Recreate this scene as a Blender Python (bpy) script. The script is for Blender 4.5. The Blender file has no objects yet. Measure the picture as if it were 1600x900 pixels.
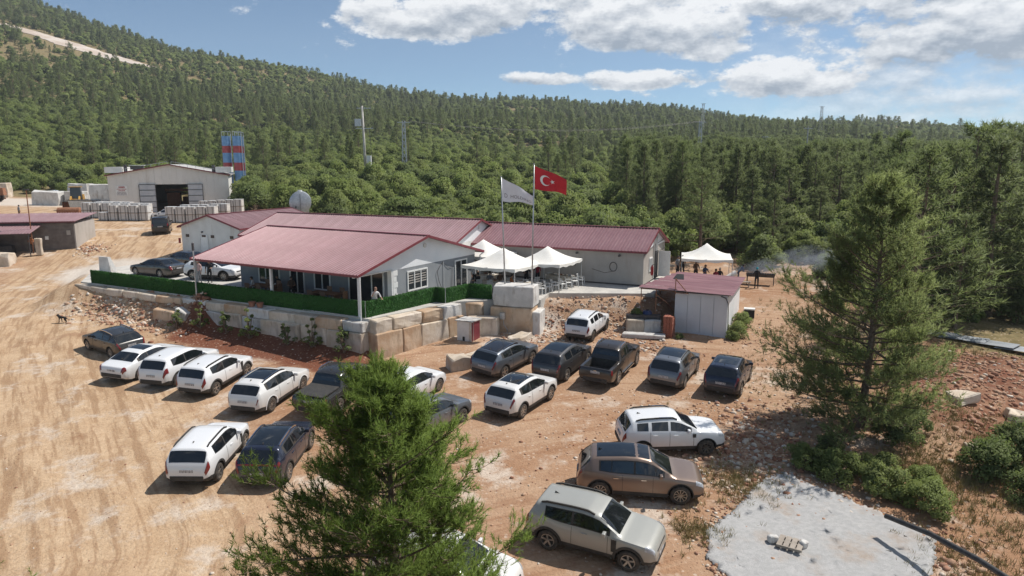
import bpy, bmesh, math, random
import numpy as np
from mathutils import Vector, Matrix

SC = bpy.context.scene
COL = SC.collection
R = math.radians
PI = math.pi

# ------------------------------------------------------------------ camera
cam_data = bpy.data.cameras.new("camera")
cam = bpy.data.objects.new("camera", cam_data)
COL.objects.link(cam)
cam.location = (0, 0, 12.0)
cam.rotation_euler = (R(90 - 10.1), 0, 0)
cam_data.sensor_width = 36.0
cam_data.lens = 36.0 * 1080 / 1600
cam_data.clip_start = 0.1
cam_data.clip_end = 6000
SC.camera = cam

# ------------------------------------------------------------------ sun, sky, exposure
SUN = Vector((0.50, 0.23, 0.835)).normalized()
sun_el = math.asin(SUN.z)
sun_az = math.atan2(SUN.x, SUN.y)
sd = bpy.data.lights.new("sun", 'SUN')
sd.energy = 4.2
sd.angle = R(0.53)
sd.color = (1.0, 0.955, 0.89)
sun = bpy.data.objects.new("sun", sd)
sun.rotation_euler = SUN.to_track_quat('Z', 'Y').to_euler()
COL.objects.link(sun)

world = bpy.data.worlds.new("World")
SC.world = world
world.use_nodes = True
world.cycles.sampling_method = 'MANUAL'
world.cycles.sample_map_resolution = 256
SC.view_settings.view_transform = 'Standard'
SC.view_settings.look = 'None'
SC.view_settings.exposure = 0.30
SC.view_settings.gamma = 1.0
SC.view_settings.use_curve_mapping = False
SC.cycles.max_bounces = 5
SC.cycles.diffuse_bounces = 2
SC.cycles.glossy_bounces = 2
SC.cycles.transparent_max_bounces = 8
SC.cycles.volume_bounces = 0
SC.cycles.volume_step_rate = 4.0
SC.cycles.use_denoising = True


class NT:
    """small helper to write node trees"""
    def __init__(self, tree):
        self.t = tree
        self.n = tree.nodes
        self.l = tree.links

    def node(self, kind, **kw):
        n = self.n.new(kind)
        for k, v in kw.items():
            setattr(n, k, v)
        return n

    def set(self, sock, val):
        if hasattr(val, 'is_linked') or isinstance(val, bpy.types.NodeSocket):
            self.l.new(val, sock)
        else:
            sock.default_value = val

    def math(self, op, a, b=0.0, c=0.0, clamp=False):
        n = self.node('ShaderNodeMath', operation=op, use_clamp=clamp)
        self.set(n.inputs[0], a)
        self.set(n.inputs[1], b)
        self.set(n.inputs[2], c)
        return n.outputs[0]

    def vmath(self, op, a, b=(0, 0, 0)):
        n = self.node('ShaderNodeVectorMath', operation=op)
        self.set(n.inputs[0], a)
        self.set(n.inputs[1], b)
        return n.outputs[0]

    def smooth(self, v, lo, hi, a=0.0, b=1.0):
        n = self.node('ShaderNodeMapRange', interpolation_type='SMOOTHSTEP')
        for i, q in enumerate((v, lo, hi, a, b)):
            self.set(n.inputs[i], q)
        return n.outputs[0]

    def mix(self, f, a, b, mode='MIX'):
        n = self.node('ShaderNodeMix', data_type='RGBA', blend_type=mode)
        self.set(n.inputs[0], f)
        self.set(n.inputs[6], a if not isinstance(a, tuple) or len(a) == 4 else a + (1,))
        self.set(n.inputs[7], b if not isinstance(b, tuple) or len(b) == 4 else b + (1,))
        return n.outputs[2]

    def noise(self, vec, scale, detail=3.0, rough=0.55, out=0):
        n = self.node('ShaderNodeTexNoise')
        if vec is not None:
            self.l.new(vec, n.inputs['Vector'])
        n.inputs['Scale'].default_value = scale
        n.inputs['Detail'].default_value = detail
        n.inputs['Roughness'].default_value = rough
        return n.outputs[out]

    def comb(self, x, y, z):
        n = self.node('ShaderNodeCombineXYZ')
        for i, q in enumerate((x, y, z)):
            self.set(n.inputs[i], q)
        return n.outputs[0]

    def sep(self, v):
        n = self.node('ShaderNodeSeparateXYZ')
        self.l.new(v, n.inputs[0])
        return n.outputs

    def attr(self, name, out='Vector'):
        n = self.node('ShaderNodeAttribute', attribute_name=name)
        return n.outputs[out]


def build_world():
    nt = NT(world.node_tree)
    nt.n.clear()
    out = nt.node('ShaderNodeOutputWorld')
    sky = nt.node('ShaderNodeTexSky', sky_type='NISHITA')
    sky.sun_disc = False
    sky.sun_elevation = sun_el
    sky.sun_rotation = sun_az
    sky.air_density = 0.85
    sky.dust_density = 0.25
    sky.ozone_density = 3.2
    sky.altitude = 2500
    b1 = nt.node('ShaderNodeBackground')
    nt.l.new(nt.mix(1.0, sky.outputs[0], (0.95, 1.02, 0.95), 'MULTIPLY'), b1.inputs[0])
    b1.inputs[1].default_value = 0.095
    tc = nt.node('ShaderNodeTexCoord').outputs['Generated']
    d = nt.vmath('NORMALIZE', tc)
    x, y, z = nt.sep(d)
    az = nt.math('ARCTAN2', x, y)
    el = nt.math('ARCSINE', z)
    # cumulus banks: (azimuth, elevation, half widths, weight) in radians
    banks = [(-0.115, 0.196, 0.115, 0.030, 1.1), (-0.045, 0.222, 0.095, 0.038, 1.2), (0.085, 0.235, 0.045, 0.03, 1.0), (0.125, 0.203, 0.090, 0.045, 1.15),
             (0.195, 0.182, 0.115, 0.038, 1.15), (0.275, 0.175, 0.06, 0.04, 1.05), (0.20, 0.225, 0.10, 0.03, 1.1),
             (0.025, 0.117, 0.085, 0.010, 1.0), (0.20, 0.115, 0.13, 0.013, 1.0), (0.36, 0.112, 0.10, 0.028, 1.1),
             (0.42, 0.215, 0.16, 0.055, 1.25), (0.55, 0.160, 0.19, 0.045, 1.15), (0.64, 0.225, 0.20, 0.045, 1.25),
             (0.95, 0.20, 0.26, 0.07, 1.0)]

    acc, below = -0.2, 0.0
    for a0, e0, wa, we, g in banks:
        da = nt.math('DIVIDE', nt.math('SUBTRACT', az, a0), wa)
        de = nt.math('DIVIDE', nt.math('SUBTRACT', el, e0), we)
        s = nt.math('SUBTRACT', 1.25, nt.math('MULTIPLY_ADD', da, da, nt.math('MULTIPLY', de, de)))
        v = nt.math('MULTIPLY', s, g * 0.62)
        acc = nt.math('MAXIMUM', acc, v)
        below = nt.math('MULTIPLY_ADD', nt.math('MULTIPLY', v, 1.0, clamp=True), nt.math('MULTIPLY', de, -0.5), below)

    def billow(el_s, detail):
        p = nt.comb(az, nt.math('MULTIPLY', el_s, 1.9), 0.37)
        n1 = nt.noise(p, 12.0, detail, 0.66)
        return nt.math('MULTIPLY', nt.math('SUBTRACT', n1, 0.51), 3.5)

    b0 = billow(el, 7.0)
    b1_ = billow(nt.math('ADD', el, 0.012), 4.0)
    d0 = nt.math('ADD', acc, b0)
    cover = nt.smooth(d0, 0.06, 0.48)
    # a thinner, greyer veil further right
    veil = nt.smooth(az, 0.24, 0.55, 0.0, 0.75)
    veil = nt.math('MULTIPLY', veil, nt.smooth(b0, -0.6, 0.2))
    cover = nt.math('MAXIMUM', cover, veil)
    light = nt.math('MULTIPLY_ADD', nt.math('SUBTRACT', b0, b1_), 0.85, 0.72)
    light = nt.math('SUBTRACT', light, nt.math('MULTIPLY', below, 2.3))
    light = nt.math('SUBTRACT', light, nt.smooth(az, 0.3, 0.7, 0.0, 0.28), clamp=True)
    ccol = nt.mix(light, (0.29, 0.35, 0.43), (0.95, 0.96, 0.97))
    b2 = nt.node('ShaderNodeBackground')
    nt.l.new(ccol, b2.inputs[0])
    b2.inputs[1].default_value = 0.86
    mx = nt.node('ShaderNodeMixShader')
    # low down the air is milky
    cov = nt.math('MULTIPLY', cover, nt.smooth(el, 0.0, 0.10, 0.35, 0.96))
    nt.l.new(cov, mx.inputs[0])
    nt.l.new(b1.outputs[0], mx.inputs[1])
    nt.l.new(b2.outputs[0], mx.inputs[2])
    nt.l.new(mx.outputs[0], out.inputs[0])


build_world()

# ------------------------------------------------------------------ materials
MATS = {}


def new_mat(name):
    m = bpy.data.materials.new(name)
    m.use_nodes = True
    nt = NT(m.node_tree)
    nt.n.clear()
    out = nt.node('ShaderNodeOutputMaterial')
    b = nt.node('ShaderNodeBsdfPrincipled')
    nt.l.new(b.outputs[0], out.inputs[0])
    MATS[name] = m
    return m, nt, b, out


def mat(name, col, col2=None, scale=4.0, rough=0.6, metal=0.0, bump=0.0, bscale=None, coat=0.0, detail=4.0, spec=0.5, thr=(0.35, 0.65), stretch=None, rnd=0.0, stain=None):
    """noise-mixed surface colour with optional bump"""
    if name in MATS:
        return MATS[name]
    m, nt, b, out = new_mat(name)
    tc = nt.node('ShaderNodeTexCoord').outputs['Object']
    vec = tc
    if stretch:
        vec = nt.vmath('MULTIPLY', tc, stretch)
    if col2 is None:
        col2 = tuple(c * 0.82 for c in col)
    f = nt.smooth(nt.noise(vec, scale, detail, 0.6), thr[0], thr[1])
    c = nt.mix(f, tuple(col), tuple(col2))
    if stain:                                   # dirt runs and weathering marks: (colour, amount, stretch, scale)
        sv = nt.vmath('MULTIPLY', tc, stain[2])
        c = nt.mix(nt.smooth(nt.noise(sv, stain[3], 5, 0.65), 0.5, 0.72, 0.0, stain[1]), c, stain[0])
    if rnd:                                     # piece to piece variation
        r = nt.node('ShaderNodeObjectInfo').outputs['Random']
        k = nt.math('MULTIPLY_ADD', r, 2 * rnd, 1 - rnd)
        c = nt.mix(1.0, c, nt.comb(k, k, k), 'MULTIPLY')
    nt.l.new(c, b.inputs['Base Color'])
    b.inputs['Roughness'].default_value = rough
    b.inputs['Metallic'].default_value = metal
    b.inputs['Coat Weight'].default_value = coat
    b.inputs['Coat Roughness'].default_value = 0.08
    b.inputs['Specular IOR Level'].default_value = spec
    if bump:
        bn = nt.node('ShaderNodeBump')
        bn.inputs['Strength'].default_value = 0.6
        bn.inputs['Distance'].default_value = bump
        nt.l.new(nt.noise(vec, bscale or scale * 3, 5.0, 0.65), bn.inputs['Height'])
        nt.l.new(bn.outputs[0], b.inputs['Normal'])
    return m


def leaf_mat(name, cols, trans=0.35, nscale=1.3):
    if name in MATS:
        return MATS[name]
    m, nt, b, out = new_mat(name)
    tc = nt.node('ShaderNodeTexCoord').outputs['Object']
    rnd = nt.node('ShaderNodeObjectInfo').outputs['Random']
    f = nt.smooth(nt.noise(tc, nscale, 3.0, 0.6), 0.3, 0.7)
    c = nt.mix(f, cols[0], cols[1])
    c = nt.mix(nt.math('MULTIPLY', rnd, 0.75), c, cols[2])
    nt.l.new(c, b.inputs['Base Color'])
    b.inputs['Roughness'].default_value = 0.65
    b.inputs['Specular IOR Level'].default_value = 0.25
    tr = nt.node('ShaderNodeBsdfTranslucent')
    nt.l.new(nt.mix(0.25, c, (0.24, 0.32, 0.06)), tr.inputs[0])
    ms = nt.node('ShaderNodeMixShader')
    ms.inputs[0].default_value = trans
    nt.l.new(b.outputs[0], ms.inputs[1])
    nt.l.new(tr.outputs[0], ms.inputs[2])
    nt.l.new(ms.outputs[0], out.inputs[0])
    return m


# ------------------------------------------------------------------ mesh helpers
class MB:
    """collects shapes into one mesh"""
    def __init__(self):
        self.v, self.f, self.m = [], [], []

    def add(self, verts, faces, mi=0):
        o = len(self.v)
        self.v.extend([tuple(map(float, q)) for q in verts])
        self.f.extend([tuple(o + i for i in fc) for fc in faces])
        self.m.extend([mi] * len(faces))
        return self

    def box(self, c, s, rz=0.0, mi=0, rot=None, taper=1.0):
        x, y, z = s[0] / 2, s[1] / 2, s[2] / 2
        pts = [(-x, -y, -z), (x, -y, -z), (x, y, -z), (-x, y, -z)] + [(i * taper, j * taper, z) for i, j in ((-x, -y), (x, -y), (x, y), (-x, y))]
        M = Matrix.Rotation(rz, 3, 'Z') if rot is None else rot
        pts = [tuple(M @ Vector(p) + Vector(c)) for p in pts]
        return self.add(pts, [(0, 3, 2, 1), (4, 5, 6, 7), (0, 1, 5, 4), (1, 2, 6, 5), (2, 3, 7, 6), (3, 0, 4, 7)], mi)

    def bar(self, a, b, w, h=None, mi=0, up=(0, 0, 1)):
        a, b = Vector(a), Vector(b)
        d = (b - a)
        L = d.length
        d.normalize()
        upv = Vector(up)
        if abs(d.dot(upv)) > 0.98:
            upv = Vector((0, 1, 0))
        s = d.cross(upv).normalized()
        t = s.cross(d)
        h = h or w
        pts = []
        for p in (a, b):
            for i, j in ((-1, -1), (1, -1), (1, 1), (-1, 1)):
                pts.append(p + s * i * w / 2 + t * j * h / 2)
        return self.add(pts, [(3, 2, 1, 0), (4, 5, 6, 7), (0, 1, 5, 4), (1, 2, 6, 5), (2, 3, 7, 6), (3, 0, 4, 7)], mi)

    def tube(self, pts, rad, n=8, mi=0, cap=True):
        pts = [Vector(p) for p in pts]
        if not hasattr(rad, '__len__'):
            rad = [rad] * len(pts)
        vs, fs = [], []
        prev = None
        for i, p in enumerate(pts):
            d = (pts[min(i + 1, len(pts) - 1)] - pts[max(i - 1, 0)]).normalized()
            ref = prev if prev is not None else (Vector((0, 0, 1)) if abs(d.z) < 0.9 else Vector((1, 0, 0)))
            s = (ref - d * ref.dot(d)).normalized()
            prev = s
            t = d.cross(s)
            for k in range(n):
                a = 2 * PI * k / n
                vs.append(p + (s * math.cos(a) + t * math.sin(a)) * rad[i])
        for i in range(len(pts) - 1):
            for k in range(n):
                k2 = (k + 1) % n
                fs.append((i * n + k, i * n + k2, (i + 1) * n + k2, (i + 1) * n + k))
        if cap:
            fs.append(tuple(range(n - 1, -1, -1)))
            fs.append(tuple((len(pts) - 1) * n + k for k in range(n)))
        return self.add(vs, fs, mi)

    def prism(self, poly, z0, z1, mi=0):
        n = len(poly)
        vs = [(p[0], p[1], z0) for p in poly] + [(p[0], p[1], z1) for p in poly]
        fs = [tuple(range(n - 1, -1, -1)), tuple(range(n, 2 * n))]
        fs += [(i, (i + 1) % n, n + (i + 1) % n, n + i) for i in range(n)]
        return self.add(vs, fs, mi)

    def mesh(self, name, mats, smooth=False, angle=None):
        me = bpy.data.meshes.new(name)
        me.from_pydata(self.v, [], self.f)
        for m in mats if isinstance(mats, (list, tuple)) else [mats]:
            me.materials.append(m)
        if any(self.m):
            me.polygons.foreach_set('material_index', self.m)
        if smooth:
            me.shade_smooth()
            if angle:
                me.set_sharp_from_angle(angle=R(angle))
        me.update()
        return me

    def build(self, name, mats, parent=None, smooth=False, angle=None, loc=None, rz=None):
        return link(name, self.mesh(name, mats, smooth, angle), parent, loc, rz)


def link(name, data, parent=None, loc=None, rz=None):
    o = bpy.data.objects.new(name, data)
    COL.objects.link(o)
    if parent is not None:
        o.parent = parent
    if loc is not None:
        o.location = loc
    if rz is not None:
        o.rotation_euler = (0, 0, rz)
    return o


def tag(o, label=None, cat=None, group=None, kind=None):
    if label:
        o['label'] = label
    if cat:
        o['category'] = cat
    if group:
        o['group'] = group
    if kind:
        o['kind'] = kind
    return o


def thing(name, loc, rz, label, cat, group=None):
    return tag(link(name, None, None, loc, rz), label, cat, group)


def copy_tree(o, parent=None):
    c = o.copy()
    COL.objects.link(c)
    c.parent = parent
    for ch in list(o.children):
        copy_tree(ch, c)
    return c


def bevel_mesh(me, w, seg=1):
    bm = bmesh.new()
    bm.from_mesh(me)
    bmesh.ops.bevel(bm, geom=list(bm.edges), offset=w, segments=seg, affect='EDGES', profile=0.6)
    bm.to_mesh(me)
    bm.free()
    return me


def np_mesh(name, verts, faces, mats, mi=None, smooth=False, normals=None):
    """fast mesh from numpy arrays; faces (n,3) or (n,4)"""
    me = bpy.data.meshes.new(name)
    nv, (nf, k) = len(verts), faces.shape
    me.vertices.add(nv)
    me.vertices.foreach_set('co', np.asarray(verts, np.float32).ravel())
    me.loops.add(nf * k)
    me.loops.foreach_set('vertex_index', faces.astype(np.int32).ravel())
    me.polygons.add(nf)
    me.polygons.foreach_set('loop_start', np.arange(0, nf * k, k, dtype=np.int32))
    me.polygons.foreach_set('loop_total', np.full(nf, k, np.int32))
    if mi is not None:
        me.polygons.foreach_set('material_index', np.asarray(mi, np.int32))
    for m in mats:
        me.materials.append(m)
    me.update(calc_edges=True)
    if smooth or normals is not None:
        me.shade_smooth()
    if normals is not None:
        me.normals_split_custom_set_from_vertices(np.asarray(normals, np.float32))
    return me


# ------------------------------------------------------------------ terrain
TY = np.array([0, 75, 130, 200, 300, 450, 650, 900, 1500], float)
TK = np.array([-1.6, -0.926, -0.741, -0.463, -0.185, 0.093, 0.370, 0.741, 1.6])
TZ = np.array([
    [-2.0, -2.0, -2.0, -2.0, -2.0, -2.0, -2.0, -2.0, -2.0],
    [4.2, 4.2, 4.2, 4.2, 3.7, 3.6, 3.5, 3.4, 3.4],
    [7.0, 6.8, 6.4, 5.3, 8.8, 6.7, 5.6, 5.0, 5.0],
    [16, 15.2, 14.3, 11.2, 13.4, 9.8, 8.5, 7.1, 7.1],
    [40, 37.9, 35.3, 26.0, 20.0, 17.0, 15.2, 12.4, 12.4],
    [95, 89.4, 79.8, 56.6, 40.0, 33.6, 29.7, 22.7, 22.7],
    [200, 188.3, 169.7, 113.2, 79.0, 63.5, 48.4, 36.4, 36],
    [250, 241.5, 219.3, 140.4, 88.5, 68.2, 48.1, 36.2, 36],
    [120, 120, 120, 100, 60, 40, 30, 25, 25]], float)
ZT = 3.2        # terrace level
TERRACE = [(-33.0, 52.2), (-8.3, 39.15), (-3.7, 44.3), (-1.2, 44.9), (1.9, 44.9), (2.6, 47.4), (9.9, 47.2), (13.6, 55.5), (3.0, 68), (-15, 76), (-30, 70), (-35.5, 58.0)]
ROAD = np.array([(-11.5, 8), (-12.5, 14), (-14.1, 19.6), (-17.0, 23.6), (-19.8, 27.7), (-24.9, 34.9), (-29.1, 41.2), (-33.0, 48.4), (-36.5, 57.2), (-39.4, 67.0), (-41.5, 75.0), (-46, 84), (-49, 95), (-50, 105)])
TRACK2 = np.array([(-13.1, 15), (-12.9, 20.5), (-11.2, 24.4), (-8.0, 27.4), (-4.0, 29), (1.0, 31.0), (5.0, 32.6), (9.6, 32.6), (14, 32)])


def smoothstep(a, b, x):
    t = np.clip((x - a) / (b - a), 0, 1)
    return t * t * (3 - 2 * t)


def seg_dist(X, Y, a, b):
    a, b = np.array(a), np.array(b)
    d = b - a
    t = np.clip(((X - a[0]) * d[0] + (Y - a[1]) * d[1]) / (d @ d), 0, 1)
    return np.hypot(X - a[0] - t * d[0], Y - a[1] - t * d[1])


def inside(X, Y, poly):
    r = np.zeros(np.shape(X), bool)
    n = len(poly)
    for i in range(n):
        (x1, y1), (x2, y2) = poly[i], poly[(i + 1) % n]
        c = ((y1 > Y) != (y2 > Y))
        with np.errstate(divide='ignore', invalid='ignore'):
            r ^= c & (X < (x2 - x1) * (Y - y1) / (y2 - y1 + 1e-12) + x1)
    return r


def poly_dist(X, Y, line):
    return np.min([seg_dist(X, Y, line[i], line[i + 1]) for i in range(len(line) - 1)], axis=0)


def vnoise(X, Y, s, seed=0):
    """cheap smooth value noise"""
    X, Y = X / s + 37.3 * seed, Y / s - 11.7 * seed
    xi, yi = np.floor(X), np.floor(Y)
    fx, fy = X - xi, Y - yi
    fx, fy = fx * fx * (3 - 2 * fx), fy * fy * (3 - 2 * fy)

    def h(a, b):
        q = np.sin(a * 127.1 + b * 311.7 + seed * 17.17) * 43758.5453
        return q - np.floor(q)
    return (h(xi, yi) * (1 - fx) + h(xi + 1, yi) * fx) * (1 - fy) + (h(xi, yi + 1) * (1 - fx) + h(xi + 1, yi + 1) * fx) * fy - 0.5


def along(X, Y, line):
    """(signed offset, arc length) to a polyline"""
    best = np.full(np.shape(X), 1e9)
    T = np.zeros(np.shape(X))
    S = np.zeros(np.shape(X))
    acc = 0.0
    for i in range(len(line) - 1):
        a, b = line[i], line[i + 1]
        d = b - a
        L = np.hypot(*d)
        t = np.clip(((X - a[0]) * d[0] + (Y - a[1]) * d[1]) / (L * L), 0, 1)
        ex, ey = X - a[0] - t * d[0], Y - a[1] - t * d[1]
        q = np.hypot(ex, ey)
        sg = np.sign(d[0] * ey - d[1] * ex)
        m = q < best
        best = np.where(m, q, best)
        T = np.where(m, q * sg, T)
        S = np.where(m, acc + t * L, S)
        acc += L
    return T, S


BANKS = [((-33.6, 52.0), (-31.0, 51.2), 0.55), ((-33.0, 52.2), (-35.6, 58.2), 0.45), ((-31.0, 51.0), (-20.5, 45.6), 0.95), ((2.2, 46.4), (10.2, 46.9), 0.95), ((11.2, 50.0), (13.6, 55.5), 0.40)]


def base_z(X, Y):
    X, Y = np.asarray(X, float), np.asarray(Y, float)
    Yc = np.maximum(Y, 0.0)
    k = np.clip(X / np.maximum(Y, 20.0), TK[0], TK[-1])
    iy = np.clip(np.searchsorted(TY, Yc, side='right') - 1, 0, len(TY) - 2)
    ik = np.clip(np.searchsorted(TK, k, side='right') - 1, 0, len(TK) - 2)
    fy = np.clip((Yc - TY[iy]) / (TY[iy + 1] - TY[iy]), 0, 1)
    fk = (k - TK[ik]) / (TK[ik + 1] - TK[ik])
    z0 = TZ[iy, ik] * (1 - fk) + TZ[iy, ik + 1] * fk
    z1 = TZ[iy + 1, ik] * (1 - fk) + TZ[iy + 1, ik + 1] * fk
    z = z0 * (1 - fy) + z1 * fy
    near = 0.065 * (Y - 25)
    w = smoothstep(60, 76, Y)
    z = near * (1 - w) + z * w
    # rolling relief in the hills
    z = z + vnoise(X, Y, 60, 3) * 5.0 * smoothstep(130, 320, Y) + vnoise(X, Y, 150, 5) * 14 * smoothstep(200, 500, Y)
    return z


def ground_z(X, Y):
    X, Y = np.asarray(X, float), np.asarray(Y, float)
    z = base_z(X, Y)
    for a, b, sl in BANKS:
        d = seg_dist(X, Y, a, b)
        wob = vnoise(X, Y, 1.6, 2) * 0.35 * smoothstep(0, 1, d)
        z = np.maximum(z, ZT - 0.08 - d * sl + wob * (d * sl < 2))
    ins = inside(X, Y, TERRACE)
    z = np.where(ins, np.minimum(z, ZT - 0.35) * (1 - smoothstep(66, 72, Y)) + z * smoothstep(66, 72, Y), z)
    # the road's shallow ruts and general unevenness near by
    nr = 1 - smoothstep(80, 110, Y)
    z = z + nr * (vnoise(X, Y, 3.1, 1) * 0.10 + vnoise(X, Y, 0.9, 7) * 0.035 * (Y > 10))
    t, s = along(X, Y, ROAD)
    z = z + nr * np.exp(-(t / 4.0) ** 2) * (np.sin(t * 3.1 + vnoise(t, s, 6.0, 4) * 4) * 0.06 * (0.6 + vnoise(t, s, 2.5, 6)))
    # red soil heaped against the retaining wall
    d = seg_dist(X, Y, (-20.5, 45.3), (-8.9, 39.3))
    z = z + 0.55 * np.exp(-(d / 1.5) ** 2) * (Y > 30) * (X < -8.2)
    # spoil bank at the right edge of the lot
    d = seg_dist(X, Y, (19.5, 31), (27, 36))
    z = z + 0.9 * np.exp(-(d / 3.2) ** 2) + vnoise(X, Y, 1.3, 9) * 0.35 * np.exp(-(d / 4.0) ** 2)
    return z


def gz(x, y):
    return float(ground_z(np.array([x]), np.array([y]))[0])
# ------------------------------------------------------------------ the ground sheet
def spaced(lo, a, b, hi, fine, grow):
    mid = list(np.arange(a, b + 1e-6, fine))
    up, s = [b], fine
    while up[-1] < hi:
        s *= grow
        up.append(up[-1] + s)
    dn, s = [a], fine
    while dn[-1] > lo:
        s *= grow
        dn.append(dn[-1] - s)
    return np.array(dn[:0:-1] + mid + up[1:])


def build_ground():
    xs = spaced(-1500, -50, 34, 1500, 0.42, 1.075)
    ys = spaced(-120, 14, 62, 1500, 0.36, 1.045)
    X, Y = np.meshgrid(xs, ys)
    Z = ground_z(X, Y)
    nx, ny = len(xs), len(ys)
    v = np.stack([X, Y, Z], -1).reshape(-1, 3)
    i = (np.arange(ny - 1)[:, None] * nx + np.arange(nx - 1)[None, :]).ravel()
    f = np.stack([i, i + 1, i + nx + 1, i + nx], 1)
    # colour zones of the soil itself
    x, y = v[:, 0], v[:, 1]
    t, s = along(x, y, ROAD)
    t2, s2 = along(x, y, TRACK2)
    road = np.clip(np.exp(-(t / 6.5) ** 2) + 0.8 * (x < -20) * (y > 60) * smoothstep(-8, -3, 0 - np.abs(x + 55)) * 0, 0, 1)
    yard = smoothstep(-34, -40, x) * smoothstep(60, 78, y) * (1 - smoothstep(112, 135, y))
    road = np.maximum(road, yard)
    red = 1.3 * np.exp(-(seg_dist(x, y, (-20.0, 43.6), (-8.7, 38.0)) / 2.1) ** 2) * (x < -7.6)
    red = np.maximum(red, 0.52 * smoothstep(16.0, 20.0, x) * (1 - smoothstep(37, 42, y)) * smoothstep(18, 24, y))
    pale = np.exp(-(seg_dist(x, y, (-36, 62), (-27, 60)) / 5.0) ** 2)
    pale = np.maximum(pale, 0.6 * np.exp(-(seg_dist(x, y, (2.5, 45.0), (-2.2, 38.2)) / 1.1) ** 2))
    pale = np.maximum(pale, 0.3 * np.exp(-(seg_dist(x, y, (-30, 49), (-21, 44.0)) / 1.6) ** 2))
    pale = np.maximum(pale, 0.8 * np.exp(-(seg_dist(x, y, (-90, 118), (-62, 118)) / 9) ** 2))
    wood = np.clip(smoothstep(64, 82, y) * smoothstep(-36, -24, x) + smoothstep(112, 140, y) + smoothstep(21, 27, x - 0.22 * (y - 30)) * smoothstep(30, 45, y), 0, 1)
    wood = np.maximum(wood, smoothstep(30, 60, np.abs(x)) * (1 - smoothstep(40, 62, y)) * (x > 0) )
    wood *= 1 - yard
    me = np_mesh('ground', v, f, [ground_mat()], smooth=True)
    a = me.attributes.new('zones', 'FLOAT_COLOR', 'POINT')
    a.data.foreach_set('color', np.stack([road, red, pale, wood], 1).astype(np.float32).ravel())
    a = me.attributes.new('trk', 'FLOAT_VECTOR', 'POINT')
    a.data.foreach_set('vector', np.stack([t, s * 0.09, 0 * t], 1).astype(np.float32).ravel())
    a = me.attributes.new('trk2', 'FLOAT_VECTOR', 'POINT')
    a.data.foreach_set('vector', np.stack([t2, s2 * 0.1, 0 * t], 1).astype(np.float32).ravel())
    o = link('ground', me)
    tag(o, 'sandy orange dirt ground of the quarry yard and hills', None, kind='structure')


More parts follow.
